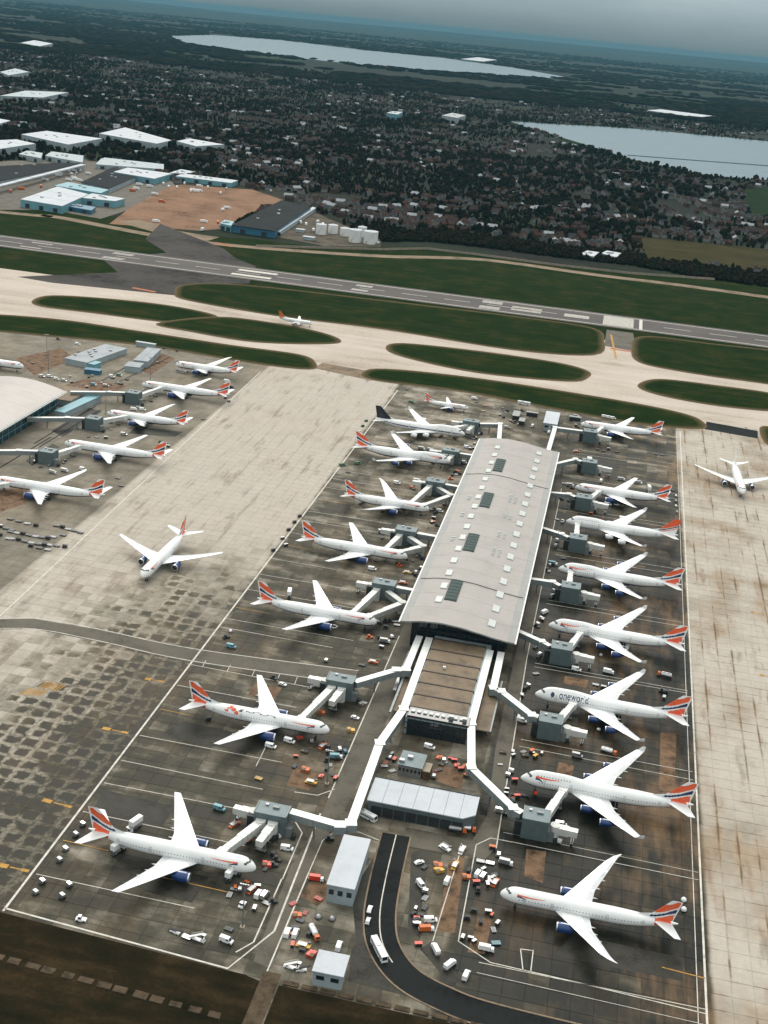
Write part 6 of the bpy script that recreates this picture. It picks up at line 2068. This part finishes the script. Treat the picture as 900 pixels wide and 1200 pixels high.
litter([(-365.1, 712.1), (-339.3, 734.0), (-330.0, 707.4), (-353.5, 689.2)], 9, 'by the lower gate block of the left row', DK)
litter([(-445.7, 982.2), (-419.2, 1032.2), (-405.7, 980.2), (-428.5, 935.9)], 9, 'by the flat hall near the left verge', DK)
litter([(-392.0, 1014.5), (-376.4, 1047.9), (-359.6, 991.5), (-366.0, 954.1)], 6, 'right of the long pale shed', DK)
ROWP = [((-322.9, 607.6), (-314.6, 605.8), 3), ((-323.0, 620.2), (-305.3, 616.8), 4), ((-314.3, 603.2), (-291.1, 602.6), 7), ((-309.0, 594.8), (-288.7, 593.2), 6), ((-294.9, 589.2), (-284.4, 588.6), 3), ((-291.4, 594.6), (-277.5, 595.4), 4), ((-289.6, 606.0), (-285.5, 610.5), 2), ((-294.8, 621.5), (-278.3, 617.7), 5), ((-317.2, 596.6), (-310.7, 594.1), 2)]
for ri, (a, b, n) in enumerate(ROWP):
    for q in range(n):
        t = q / max(1, n - 1)
        r = vehicle('flat' if (ri + q) % 4 else 'cart', 'dark' if (q + ri) % 3 else 'grey', (a[0] + (b[0] - a[0]) * t, a[1] + (b[1] - a[1]) * t), 0 + random.uniform(-6, 6), '')
        r['label'] = 'empty dolly in the rows stored beside the double line left of the taxiing jet'
        r['category'] = 'dolly'
        r['group'] = 'dollies stored in rows'

# ------------------------------------------------------------------ industrial estate beyond the runway
def prism_shed(name, label, poly, h, roofm, wallm, cat='building', seams=0, strip=None):
    cx = sum(p[0] for p in poly) / len(poly)
    cy = sum(p[1] for p in poly) / len(poly)
    r = root(name, (cx, cy, 0), 0, label, cat)
    q = [(p[0] - cx, p[1] - cy) for p in poly]
    MB().prism(q, -.5, h).build('wall', wallm, r)
    if len(q) == 4 and seams:
        for i in range(seams):
            t0, t1 = i / seams, (i + 1) / seams - .01
            lp = lambda a, b, t: (a[0] + (b[0] - a[0]) * t, a[1] + (b[1] - a[1]) * t)
            MB().prism([lp(q[0], q[1], t0), lp(q[0], q[1], t1), lp(q[3], q[2], t1), lp(q[3], q[2], t0)], h + .02, h + .6).build('roof_panel', roofm, r)
    else:
        MB().prism([(p[0] * 1.01, p[1] * 1.01) for p in q], h + .02, h + .6).build('roof', roofm, r)
    n = len(q)
    # doors along the side facing the airfield (lowest y edge)
    e = min(range(n), key=lambda i: q[i][1] + q[(i + 1) % n][1])
    a, b = Vector(q[e]), Vector(q[(e + 1) % n])
    d = (b - a)
    k = max(2, int(d.length / 22))
    for i in range(k):
        p = a.lerp(b, (i + .5) / k)
        MB().box((p.x, p.y, min(3, h * .35)), (7, .8, min(5.6, h * .7)), math.atan2(d.y, d.x)).build('door', DARKM if wallm is not SHEDD else METAL, r)
    for i in range(4):
        p = Vector(q[i % n]).lerp(Vector(q[(i + 2) % n]), .3 + .07 * i)
        MB().box((p.x, p.y, h + 1.3), (4, 3, 1.6)).build('roof_unit', METAL, r)
    return r


EST = [
    ('warehouse', 'broad white-roofed warehouse left of the twin white roofs, far left', [(-1207.7, 2401.0), (-1206.7, 2513.5), (-1073.7, 2490.8), (-1071.5, 2323.5)], 13, SHEDW, SHEDG, 5),
    ('warehouse', 'white stepped-roof warehouse in the middle of the far left estate', [(-1115.2, 2569.1), (-1131.5, 2752.6), (-964.3, 2598.5), (-960.1, 2503.5)], 14, SHEDW, SHEDG, 4),
    ('warehouse', 'white warehouse farthest right of the estate, standing alone', [(-958.0, 2612.4), (-956.9, 2694.8), (-864.9, 2653.3), (-894.9, 2558.2)], 12, SHEDW, SHEDG, 3),
    ('warehouse', 'white-roofed warehouse cut by the left edge', [(-1205.7, 2221.9), (-1175.1, 2317.9), (-1120.4, 2286.0), (-1123.9, 2150.6)], 12, SHEDW, SHEDG, 3),
    ('warehouse', 'grey-walled block below the warehouse at the left edge', [(-1083.3, 2142.5), (-1096.9, 2203.2), (-1061.6, 2192.9), (-1030.2, 2121.1)], 8, SHEDG, SHEDG, 0),
    ('warehouse', 'blue-grey flat block behind the dark shed with the pale strip', [(-1041.6, 2162.0), (-1063.1, 2231.4), (-996.0, 2225.3), (-955.2, 2130.6)], 8, SHEDG, SHEDG, 3),
    ('warehouse', 'dark grey low sheds right of the blue-grey flat block', [(-933.3, 2135.9), (-965.6, 2240.7), (-847.6, 2247.1), (-820.6, 2176.0)], 7, SHEDG, SHEDG, 4),
    ('dark_shed', 'dark-roofed long shed with a pale strip along its near edge', [(-945.7, 1656.0), (-1040.6, 1931.9), (-980.7, 2091.7), (-947.6, 2117.3)], 8, SHEDD, SHEDG, 0),
    ('warehouse', 'white and pale blue hangar with annexes nearest the perimeter road', [(-836.0, 1656.1), (-852.9, 1812.7), (-786.4, 1775.5), (-767.0, 1643.2)], 10, SHEDW, SHEDT, 3),
    ('warehouse', 'pale annex behind the white and pale blue hangar', [(-869.7, 1836.5), (-870.9, 1888.1), (-791.2, 1859.7), (-785.4, 1816.8)], 7, SHEDT, SHEDT, 0),
    ('warehouse', 'bright blue-walled box right of the white hangar', [(-782.9, 1740.5), (-788.4, 1792.2), (-732.3, 1781.8), (-732.9, 1747.8)], 9, SHEDW, SHEDT, 0),
    ('warehouse', 'low blue block at the foot of the white hangar', [(-782.6, 1679.4), (-787.2, 1706.3), (-742.1, 1699.1), (-734.2, 1666.5)], 5, SHEDB, SHEDB, 0),
    ('dark_shed', 'black-roofed shed left of the white roof with teal end wall', [(-855.6, 1902.2), (-895.7, 2126.9), (-822.5, 2071.4), (-796.8, 1876.0)], 7, SHEDD, SHEDG, 0),
    ('warehouse', 'white roof with bright teal end wall above the brown lot', [(-863.6, 2051.1), (-868.5, 2126.7), (-782.8, 2118.0), (-781.0, 2028.2)], 9, SHEDW, SHEDT, 3),
    ('warehouse', 'long narrow white roof along the top of the brown lot', [(-771.9, 2105.6), (-775.3, 2149.1), (-672.0, 2146.4), (-670.6, 2103.3)], 7, SHEDW, SHEDT, 4),
    ('warehouse', 'small pale roof behind the long narrow white one', [(-795.9, 2140.3), (-798.5, 2203.7), (-766.8, 2192.2), (-770.2, 2139.3)], 7, SHEDW, SHEDG, 0),
    ('dark_shed', 'black-roofed building with blue front wall beside the white tanks', [(-528.0, 1668.4), (-539.2, 1957.8), (-482.1, 1922.6), (-465.2, 1663.4)], 9, SHEDD, SHEDB, 0),
    ('warehouse', 'pale blue box at the left end of the blue front wall', [(-547.8, 1676.1), (-552.4, 1708.8), (-537.1, 1704.3), (-528.6, 1666.6)], 8, SHEDT, SHEDT, 0),
    ('warehouse', 'white strip building along the right side of the black roof', [(-470.9, 1688.0), (-486.7, 1952.2), (-479.9, 1947.6), (-464.0, 1685.4)], 5, SHEDW, SHEDG, 0),
    ('warehouse', 'pale low warehouse far behind at the left edge', [(-1390.7, 2587.6), (-1412.0, 2685.5), (-1367.6, 2667.2), (-1341.6, 2550.8)], 9, SHEDW, SHEDG, 0),
    ('warehouse', 'grey low buildings among trees at the upper left', [(-1683.1, 3227.4), (-1736.3, 3482.3), (-1654.5, 3588.7), (-1605.8, 3320.8)], 11, SHEDG, SHEDG, 0),
    ('warehouse', 'thin pale sheds in the distance above the left estate', [(-2137.0, 4101.6), (-2211.3, 4358.7), (-2108.7, 4257.2), (-2046.9, 3986.3)], 13, SHEDG, SHEDG, 0),
    ('warehouse', 'pale sheds far away at the right beyond the near reservoir', [(24.1, 6302.2), (94.0, 6550.1), (348.2, 6422.7), (272.5, 6112.6)], 9, SHEDW, SHEDG, 0),
    ('warehouse', 'cluster of pale blue office blocks in the middle distance, left part', [(-796.9, 4090.9), (-799.1, 4201.7), (-767.0, 4214.0), (-756.2, 4068.1)], 17, SHEDG, SHEDT, 0),
    ('warehouse', 'grey office block right of the pale blue ones in the middle distance', [(-641.9, 4254.8), (-635.6, 4442.5), (-579.9, 4385.2), (-583.9, 4211.2)], 17, STEEL, SHEDG, 0),
    ('warehouse', 'long pale shed on the far shore of the distant reservoir', [(-1793.2, 12728.3), (-1836.4, 14349.8), (-1588.6, 14000.4), (-1558.0, 12594.9)], 14, SHEDW, SHEDG, 0),
    ('warehouse', 'pale roofs beyond the airfield at the upper left in haze', [(-3206.0, 6381.1), (-3368.3, 6867.6), (-3168.3, 6681.8), (-3023.7, 6220.8)], 14, SHEDW, SHEDG, 0),
    ('depot', 'white depot buildings beside the brown field right of the tanks', [(-53.8, 1814.6), (-45.9, 1853.5), (-28.3, 1851.3), (-33.9, 1806.8)], 5, SHEDW, SHEDG, 0),
    ('depot', 'white shed right of the depot beside the brown field', [(-24.4, 1846.3), (-18.0, 1876.2), (3.4, 1868.8), (-2.9, 1823.7)], 5, SHEDW, SHEDG, 0),
]
HOLES = []
for nm_, lab_, poly_, h_, rm_, wm_, se_ in EST:
    prism_shed(nm_, lab_, poly_, h_, rm_, wm_, 'warehouse' if nm_ == 'warehouse' else 'shed', se_)
    HOLES.append(poly_)
st_ = MB()
for i in range(8):
    a, b = (-914.3, 1646.7), (-939.3, 2098.9)
    p = Vector(a).lerp(Vector(b), (i + .5) / 8)
    st_ = MB().box((0, 0, 0), ((Vector(b) - Vector(a)).length / 8 - 3, 9, 1.6), 0)
    o_ = st_.build('roof_monitor', SHEDW, None, loc=(p.x, p.y, 9.3))
    o_.rotation_euler = (0, 0, math.atan2(b[1] - a[1], b[0] - a[0]))
    par = [o for o in COL.objects if o.name == 'dark_shed'][0]
    o_.parent = par
    o_.location = (p.x - par.location.x, p.y - par.location.y, 9.3)
LOT = [(-684.5, 1612.8), (-713.4, 1749.2), (-754.3, 2018.2), (-748.2, 2067.1), (-633.8, 2109.6), (-557.0, 2032.6), (-545.5, 1685.2), (-569.4, 1646.4)]
sheet('earth_lot', LOT, -.35, EARTH, 'bare brown earth lot between the warehouses', cat='ground')
HOLES.append(LOT)
YARD = [(-896.9, 1568.9), (-1138.8, 1997.8), (-1008.0, 2244.7), (-809.1, 2163.3), (-752.1, 2048.6), (-710.4, 1741.8), (-710.3, 1643.6), (-792.4, 1661.6)]
sheet('yard', YARD, -.38, ROADG, 'grey works yard around the hangars at left', cat='ground')
HOLES.append(YARD)
TANKY = mat('tank_yard_gravel', (0.10, 0.085, 0.065), 0.95, spec=0.05, var=0.35, scale=0.05, obj_space=False)
TY = [(-474.1, 1678.8), (-485.9, 1950.2), (-435.4, 1880.8), (-336.3, 1763.4), (-323.2, 1699.8), (-391.4, 1651.1)]
sheet('yard', TY, -.37, TANKY, 'pale yard around the white storage tanks', cat='ground')
HOLES.append(TY)
FLD = [(26.8, 2103.5), (237.3, 2136.1), (290.4, 2124.2), (267.2, 1909.8), (142.9, 1883.6), (41.5, 1867.0)]
sheet('field', FLD, -.36, FIELD, 'brownish rough field at right beyond the perimeter fence', cat='field')
HOLES.append(FLD)
FLD2 = [(263.1, 3091.5), (341.9, 3257.2), (383.6, 3165.6), (318.6, 2531.1), (239.6, 2547.4)]
sheet('field', FLD2, -.36, GREENF, 'green field at the right edge below the reservoir', cat='field')
HOLES.append(FLD2)
FLD3 = [(-901.2, 5083.2), (-773.4, 6202.6), (-436.4, 6076.5), (-631.7, 5114.6)]
for i, (p, w, h, l) in enumerate((((-419.6, 1743.5), 15, 14, 'first'), ((-406.9, 1763.5), 14, 12, 'second'), ((-387.0, 1754.4), 14, 11, 'third'), ((-363.1, 1715.2), 18, 17, 'fourth'), ((-364.3, 1765.3), 13, 14, 'rear one behind the fourth'), ((-341.4, 1717.0), 20, 17, 'last'))):
    r = root('storage_tank', (p[0], p[1], -.4), 0, 'round white storage tank, %s from the left in the tank farm' % l, 'tank', 'white storage tanks')
    MB().cyl((0, 0, 0), (0, 0, h), w / 2, w / 2, 24).build('shell', TANKW, r)
    MB().cyl((0, 0, h + .03), (0, 0, h + 1.3), w / 2 + .2, w * .08, 24).build('roof', SHEDW, r)
    MB().cyl((0, 0, h + 1.3), (0, 0, h + 2), .8).build('vent', METAL, r)
    rr = []
    for k in range(11):
        a = -2.2 + k * .12
        rr.append([((w / 2 + d_) * cos(a), (w / 2 + d_) * sin(a), 1 + (h - 1) * k / 10 + e_) for d_, e_ in ((.1, 0), (.8, 0), (.8, .2), (.1, .2))])
    MB().loft(rr).build('stair', TANKW, r)
shed('pump_house', 'low white pump house in front of the white storage tanks', (-421.2, 1682.4), (16, 8), 4, SHEDW, SHEDG)
shed('pump_house', 'small pale hut left of the white storage tanks', (-447.9, 1736.3), (12, 8), 4, SHEDW, SHEDG)
# vehicles parked in the far yards: one mesh each, a few pixels in the picture
fr = random.Random(11)


def inside(p, poly):
    c = False
    n = len(poly)
    for i in range(n):
        a, b = poly[i], poly[(i + 1) % n]
        if (a[1] > p[1]) != (b[1] > p[1]) and p[0] < (b[0] - a[0]) * (p[1] - a[1]) / (b[1] - a[1]) + a[0]:
            c = not c
    return c


LM = {}
for c_ in ('white', 'orange', 'silver', 'teal'):
    LM[c_] = MB().box((-1.2, 0, 2.3), (8, 3, 3.2), 0, 0).box((4.4, 0, 1.7), (2.4, 2.8, 2.6), 0, 0, taper=.9).box((0, 0, .55), (10, 2.2, .5), 0, 1).mesh('parked_lorry', [PAINT[c_], BLACK])
SPOTW = ['at the far left end of the hangar yard', 'by the dark long shed', 'in the middle of the works yard', 'by the black roof in the works yard', 'on the left edge of the brown lot', 'by the blue boxes', 'below the teal end wall', 'at the corner below the teal wall', 'along the narrow white roof', 'at the right end of the narrow white roof', 'at the lower edge of the brown lot', 'right of the black-roofed building', 'right of the white tanks', 'beside the depot sheds', 'on the right side of the brown lot', 'by the grey-walled blocks', 'near the pale blue box']
SPOTS = [((-904.4, 1764.6), 9, 60, 'orange'), ((-920.2, 1899.8), 7, 50, 'orange'), ((-931.0, 2001.8), 18, 80, 'white'), ((-915.0, 2051.6), 14, 60, 'silver'), ((-740.5, 1866.7), 9, 60, 'orange'), ((-726.1, 1686.2), 4, 40, 'orange'), ((-752.1, 2048.6), 20, 70, 'white'), ((-749.4, 1943.7), 9, 60, 'white'),
         ((-688.8, 2063.0), 8, 60, 'white'), ((-610.5, 2053.5), 9, 60, 'silver'), ((-604.7, 1685.8), 6, 40, 'white'), ((-475.4, 1804.3), 16, 45, 'white'), ((-330.8, 1701.5), 5, 25, 'silver'), ((-11.4, 1849.0), 5, 20, 'white'), ((-576.1, 1873.2), 7, 40, 'white'), ((-1053.9, 2109.5), 8, 80, 'silver'), ((-580.8, 1707.7), 5, 40, 'orange')]
for (c, n, rad, col), sw in zip(SPOTS, SPOTW):
    for q in range(n if sw in ('in the middle of the works yard', 'right of the black-roofed building') else n // 2):
        p = (c[0] + fr.uniform(-rad, rad), c[1] + fr.uniform(-rad, rad))
        if any(inside(p, e[2]) for e in EST):
            continue
        o = link('parked_lorry', LM[col], None, (p[0], p[1], -.35), fr.choice((0, .3, 1.6, 1.9)))
        tag(o, '%s lorry parked %s' % (col, sw), 'lorry', '%s lorries %s' % (col, sw))

# boundary wall along the perimeter
fe = [(-466.5, 1581.0), (-313.6, 1676.2), (-262.6, 1725.8), (-190.8, 1729.4), (-83.4, 1724.3), (21.2, 1733.0), (135.2, 1769.4)]
fw_ = root('boundary_wall', (fe[0][0], fe[0][1], -.4), 0, 'long pale low boundary wall curving beyond the runway grass', 'wall')
for a, b in zip(fe[:-1], fe[1:]):
    a, b = Vector(a), Vector(b)
    n = 6
    for k in range(n):
        p, q = a.lerp(b, k / n), a.lerp(b, (k + .985) / n)
        d = q - p
        MB().box(((p.x + q.x) / 2 - fe[0][0], (p.y + q.y) / 2 - fe[0][1], 1.5), (d.length, .5, 3.0), math.atan2(d.y, d.x)).build('wall_panel', CONC, fw_)

# ------------------------------------------------------------------ reservoirs with grass embankments
RES1 = [(-4128.9, 10974.6), (-4386.5, 12948.2), (-3889.8, 13745.2), (-2878.5, 13011.7), (-2010.3, 13048.2), (-1222.4, 12085.9), (-605.8, 10710.6), (-788.4, 9755.4), (-1170.1, 9248.4), (-1736.0, 8684.1), (-2481.3, 8790.9), (-3401.1, 9362.9)]
RES2 = [(-462.0, 4614.5), (-327.1, 4682.4), (-150.4, 4850.0), (36.9, 4974.7), (259.2, 5001.0), (676.1, 5102.9), (471.2, 3401.7), (342.4, 3384.5), (190.7, 3340.3), (-6.1, 3569.2), (-165.5, 3943.6), (-290.6, 4216.2), (-387.7, 4414.8)]


def dam(poly, w, h, name, label):
    mb = MB()
    n = len(poly)
    sgn = 1 if sum(poly[i][0] * poly[(i + 1) % n][1] - poly[(i + 1) % n][0] * poly[i][1] for i in range(n)) > 0 else -1
    rings = []
    for i in range(n):
        a, b, c = Vector(poly[i - 1]), Vector(poly[i]), Vector(poly[(i + 1) % n])
        t = (c - a).normalized()
        o = Vector((t.y, -t.x)) * sgn
        rings.append([(b.x - o.x * 3, b.y - o.y * 3, -.4), (b.x, b.y, h), (b.x + o.x * 6, b.y + o.y * 6, h), (b.x + o.x * w, b.y + o.y * w, -1)])
    rings.append(rings[0])
    mb.loft(rings, 0, caps=False, closed=False)
    o = mb.build(name, GREENF)
    tag(o, label, 'embankment', None, 'structure')


w1 = sheet('reservoir', RES1, .3, WATER, 'distant pale reservoir stretching across the upper left', cat='water')
w2 = sheet('reservoir', RES2, .3, WATER, 'nearer pale reservoir running off the right edge', cat='water')
dam(RES1, 60, .9, 'embankment', 'green embankment around the distant reservoir')
dam(RES2, 45, 1.2, 'embankment', 'green embankment around the nearer reservoir')
cz = [(-19.9, 3695.1), (136.2, 3760.0), (535.5, 3935.3)]
cw = ribbon(cz, 13, 1.0).build('causeway', GREENF)
tag(cw, 'narrow causeway dividing the nearer reservoir', 'causeway', None, 'structure')
HOLES += [RES1, RES2]

# ------------------------------------------------------------------ houses and woods beyond the airfield
EDGE = [(-3000, 1690), (-1300, 1690), (-870, 1700), (-560, 1740), (-338.1, 1736.3), (-273.7, 1790.9), (-200.2, 1801.8), (-88.5, 1795.6), (20.1, 1804.2), (120, 1770), (700, 1730)]


def edge_y(x):
    for a, b in zip(EDGE[:-1], EDGE[1:]):
        if a[0] <= x <= b[0]:
            return a[1] + (b[1] - a[1]) * (x - a[0]) / (b[0] - a[0])
    return 1700


def vnoise(x, y, s, seed=0):
    x, y = x / s, y / s
    xi, yi = np.floor(x), np.floor(y)
    fx, fy = x - xi, y - yi
    fx, fy = fx * fx * (3 - 2 * fx), fy * fy * (3 - 2 * fy)

    def h(a, b):
        v = np.sin(a * 127.1 + b * 311.7 + seed * 74.7) * 43758.5453
        return v - np.floor(v)
    return (h(xi, yi) * (1 - fx) + h(xi + 1, yi) * fx) * (1 - fy) + (h(xi, yi + 1) * (1 - fx) + h(xi + 1, yi + 1) * fx) * fy


def house_mesh(w, d, h, rm, wm, n):
    mb = MB()
    mb.box((0, 0, h / 2), (w, d, h), 0, 1)
    e = .4
    mb.add([(-w / 2 - e, -d / 2 - e, h), (w / 2 + e, -d / 2 - e, h), (w / 2 + e, d / 2 + e, h), (-w / 2 - e, d / 2 + e, h), (-w / 2 - e, 0, h + d * .38), (w / 2 + e, 0, h + d * .38)],
           [(0, 1, 5, 4), (2, 3, 4, 5), (0, 4, 3), (1, 2, 5)], [0, 0, 1, 1])
    mb.box((w * .3, d * .1, h + d * .38), (1, .8, 1.6), 0, 1)
    return mb.mesh('house', [rm, wm])


RWHITE = mat('pale_flat_roof', (0.30, 0.32, 0.34), 0.9, spec=0.1, var=.15)
HV = [(house_mesh(10, 8.5, 5.2, RTILE, RENDERW, 0), 'brown-roofed pale house', 'brown-roofed pale houses'), (house_mesh(11, 9, 5.4, RSLATE, RENDERW, 1), 'grey-roofed pale house', 'grey-roofed pale houses'),
      (house_mesh(9, 8.5, 5.2, RRED, BRICK, 2), 'red-roofed brick house', 'red-roofed brick houses'), (house_mesh(15, 9, 5.6, RTILE, BRICK, 3), 'long brown-roofed brick house', 'long brown-roofed brick houses'),
      (house_mesh(15, 10, 4.6, RWHITE, RENDERW, 4), 'white-roofed building', 'white-roofed suburban buildings')]
hr = random.Random(23)
hs = []
tries = 0
while len(hs) < 4600 and tries < 9000:
    tries += 1
    y = 1720 + 4600 * hr.random() ** 1.35
    x = hr.uniform(-.55 * y, .2 * y + 150)
    px_ = x / y
    if px_ < -.40 and y < 2600:
        continue
    if float(vnoise(np.float64(x), np.float64(y), 420, 3)) < .20:
        continue
    ang = hr.choice((.1, .1, 1.6, .8, -.5)) + hr.uniform(-.2, .2)
    L2 = hr.randint(2, 7)
    for k in range(L2):
        for s in (-1, 1):
            if hr.random() < .38:
                continue
            q = (k - L2 / 2) * 19 + hr.uniform(-4, 4)
            hx_, hy_ = x + q * cos(ang) - s * 15 * sin(ang), y + q * sin(ang) + s * 15 * cos(ang)
            if hy_ < edge_y(hx_) + 105 or not seen(hx_, hy_, 0, .02):
                continue
            if any(inside((hx_, hy_), H) for H in HOLES):
                continue
            hs.append((hx_, hy_, ang + hr.uniform(-.08, .08), hr.choices(range(5), (5, 4, 4, 3, 1.2))[0]))
hs.sort(key=lambda h: h[0] ** 2 + h[1] ** 2)
for x, y, a, k in hs[:300]:
    o = link('house', HV[k][0], None, (x, y, -.6), a)
    zn = 'behind the white tanks' if x / y < -.17 else ('beyond the middle of the runway' if x / y < -.04 else 'near the brown field at right')
    tag(o, HV[k][1] + ' among dark trees ' + zn, 'house', HV[k][2] + ' ' + zn)
mb = MB()
for x, y, a, k in hs[300:]:
    ca, sa = cos(a), sin(a)
    me = HV[k][0]
    vs = [(x + v.co.x * ca - v.co.y * sa, y + v.co.x * sa + v.co.y * ca, v.co.z - .6) for v in me.vertices]
    mp_ = {0: {0: 0, 1: 2}, 1: {0: 1, 1: 2}, 2: {0: 4, 1: 3}, 3: {0: 0, 1: 3}, 4: {0: 5, 1: 2}}[k]
    mb.add(vs, [tuple(p.vertices) for p in me.polygons], [mp_[p.material_index] for p in me.polygons])
o = mb.build('suburb', [RTILE, RSLATE, RENDERW, BRICK, RRED, RWHITE])
tag(o, 'far suburb of tiny roofs reaching towards the reservoirs', 'houses', None, 'stuff')

rng = np.random.default_rng(5)


def ico():
    bm = bmesh.new()
    bmesh.ops.create_icosphere(bm, subdivisions=1, radius=1.0)
    v = np.array([x.co[:] for x in bm.verts])
    f = np.array([[y.index for y in x.verts] for x in bm.faces])
    bm.free()
    return v, f


IV, IF = ico()


def clumps(name, label, P, R, H, m, cat='woodland'):
    """P (n,2) centres, R radii, H heights: rough crowns as one mesh"""
    n = len(P)
    k = len(IV)
    jit = rng.uniform(.62, 1.28, (n, k, 1))
    v = IV[None] * jit
    ang = rng.uniform(0, 6.28, n)
    ca, sa = np.cos(ang)[:, None], np.sin(ang)[:, None]
    x, y, z = v[..., 0] * R[:, None], v[..., 1] * R[:, None] * rng.uniform(.7, 1.2, (n, 1)), v[..., 2] * H[:, None] * .5
    out = np.stack([x * ca - y * sa + P[:, 0:1], x * sa + y * ca + P[:, 1:2], z + H[:, None] * .46 - .6], -1).reshape(-1, 3)
    fs = (IF[None] + (np.arange(n) * k)[:, None, None]).reshape(-1, 3)
    me = bpy.data.meshes.new(name)
    me.vertices.add(len(out))
    me.vertices.foreach_set('co', out.ravel())
    me.loops.add(fs.size)
    me.loops.foreach_set('vertex_index', fs.ravel().astype(np.int32))
    me.polygons.add(len(fs))
    me.polygons.foreach_set('loop_start', np.arange(0, fs.size, 3, dtype=np.int32))
    me.materials.append(m)
    me.update()
    me.validate()
    o = bpy.data.objects.new(name, me)
    COL.objects.link(o)
    tag(o, label, cat, None, 'stuff')
    return o


def in_poly_np(P, poly):
    c = np.zeros(len(P), bool)
    n = len(poly)
    for i in range(n):
        a, b = poly[i], poly[(i + 1) % n]
        t = (a[1] > P[:, 1]) != (b[1] > P[:, 1])
        with np.errstate(divide='ignore', invalid='ignore'):
            xx = (b[0] - a[0]) * (P[:, 1] - a[1]) / (b[1] - a[1] if b[1] != a[1] else 1e-9) + a[0]
        c ^= t & (P[:, 0] < xx)
    return c


def scatter(n, y0, y1, pw, thr, s, seed):
    y = y0 + (y1 - y0) * rng.random(n) ** pw
    x = rng.uniform(-.60, .235, n) * y + rng.uniform(-120, 120, n)
    P = np.stack([x, y], -1)
    ok = (vnoise(x, y, s, seed) * .6 + vnoise(x, y, s * .27, seed + 5) * .4) > thr
    ey = np.array([edge_y(q) for q in x])
    ok &= y > ey + 14
    for H in HOLES:
        ok &= ~in_poly_np(P, H)
    return P[ok]


HP = np.array([(h[0], h[1]) for h in hs])


def clear_of_houses(P, d):
    g = {}
    for q in HP:
        g.setdefault((int(q[0] // 20), int(q[1] // 20)), []).append(q)
    keep = []
    for p in P:
        i, j = int(p[0] // 20), int(p[1] // 20)
        good = True
        for a in (-1, 0, 1):
            for b in (-1, 0, 1):
                for q in g.get((i + a, j + b), ()):
                    # keep the side facing the airfield open
                    if abs(p[0] - q[0]) < d and -d * 1.6 < p[1] - q[1] < d * .8:
                        good = False
        keep.append(good)
    return P[np.array(keep)]


P = clear_of_houses(scatter(70000, 1650, 6500, 1.25, .38, 260, 1), 8.0)
clumps('suburban_trees', 'dark bare trees and hedges between the houses of the suburb', P, rng.uniform(1.6, 4.2, len(P)), rng.uniform(4, 11, len(P)), LEAF, 'trees')
P = scatter(15000, 1650, 7000, 1.0, .56, 500, 9)
clumps('woodland', 'dark woods between suburb and reservoirs', P, rng.uniform(5, 9, len(P)), rng.uniform(9, 16, len(P)), LEAF)
P = scatter(26000, 6000, 26000, 1.5, .44, 1100, 4)
clumps('far_woodland', 'dark blue-grey woods fading towards the horizon', P, rng.uniform(18, 55, len(P)), rng.uniform(10, 18, len(P)), LEAF)
# hedge and scrub along the boundary
hx = rng.uniform(-620, 420, 9000)
hy = np.array([edge_y(q) for q in hx]) + rng.uniform(2, 100, len(hx))
P = np.stack([hx, hy], -1)
ok = np.ones(len(P), bool)
for H in HOLES:
    ok &= ~in_poly_np(P, H)
P = P[ok & (hx > -560)]
clumps('boundary_hedge', 'dark brown hedge and scrub along the airfield boundary', P, rng.uniform(1.6, 4.2, len(P)), rng.uniform(2.5, 8, len(P)), LEAF, 'hedge')

# low distant hills at the skyline
hl = MB()
n_ = 60
for layer, (dist, hh) in enumerate(((34000, 120), (44000, 210))):
    top, bot = [], []
    for i in range(n_ + 1):
        x = -36000 + 60000 * i / n_
        e = .35 + .65 * float(vnoise(np.float64(x), np.float64(dist), 7000, layer + 11))
        bot.append((x, dist, -1))
        top.append((x, dist + 2500, hh * e))
    back = [(p[0], p[1] + 3000, -1) for p in top]
    o0 = len(hl.v)
    hl.loft([bot, top, back], 0, caps=False, closed=False)
o = hl.build('hills', LAND)
tag(o, 'low blue hills along the skyline', 'hills', None, 'structure')

# ------------------------------------------------------------------ haze
hz = NT('haze_air')
hz.t.nodes.remove(hz.b)
pv = hz.n('VolumePrincipled')
pv.inputs['Color'].default_value = (0.15, 0.345, 0.44, 1)
pv.inputs['Density'].default_value = 2.5e-5
pv.inputs['Anisotropy'].default_value = 0.0
hz.t.links.new(pv.outputs[0], hz.t.nodes['Material Output'].inputs['Volume'])
hb = MB().box((0, 28000, 148.3), (124000, 66000, 303.4)).build('haze', hz.m)
tag(hb, 'thin blue haze lying over the whole landscape', 'haze', None, 'stuff')
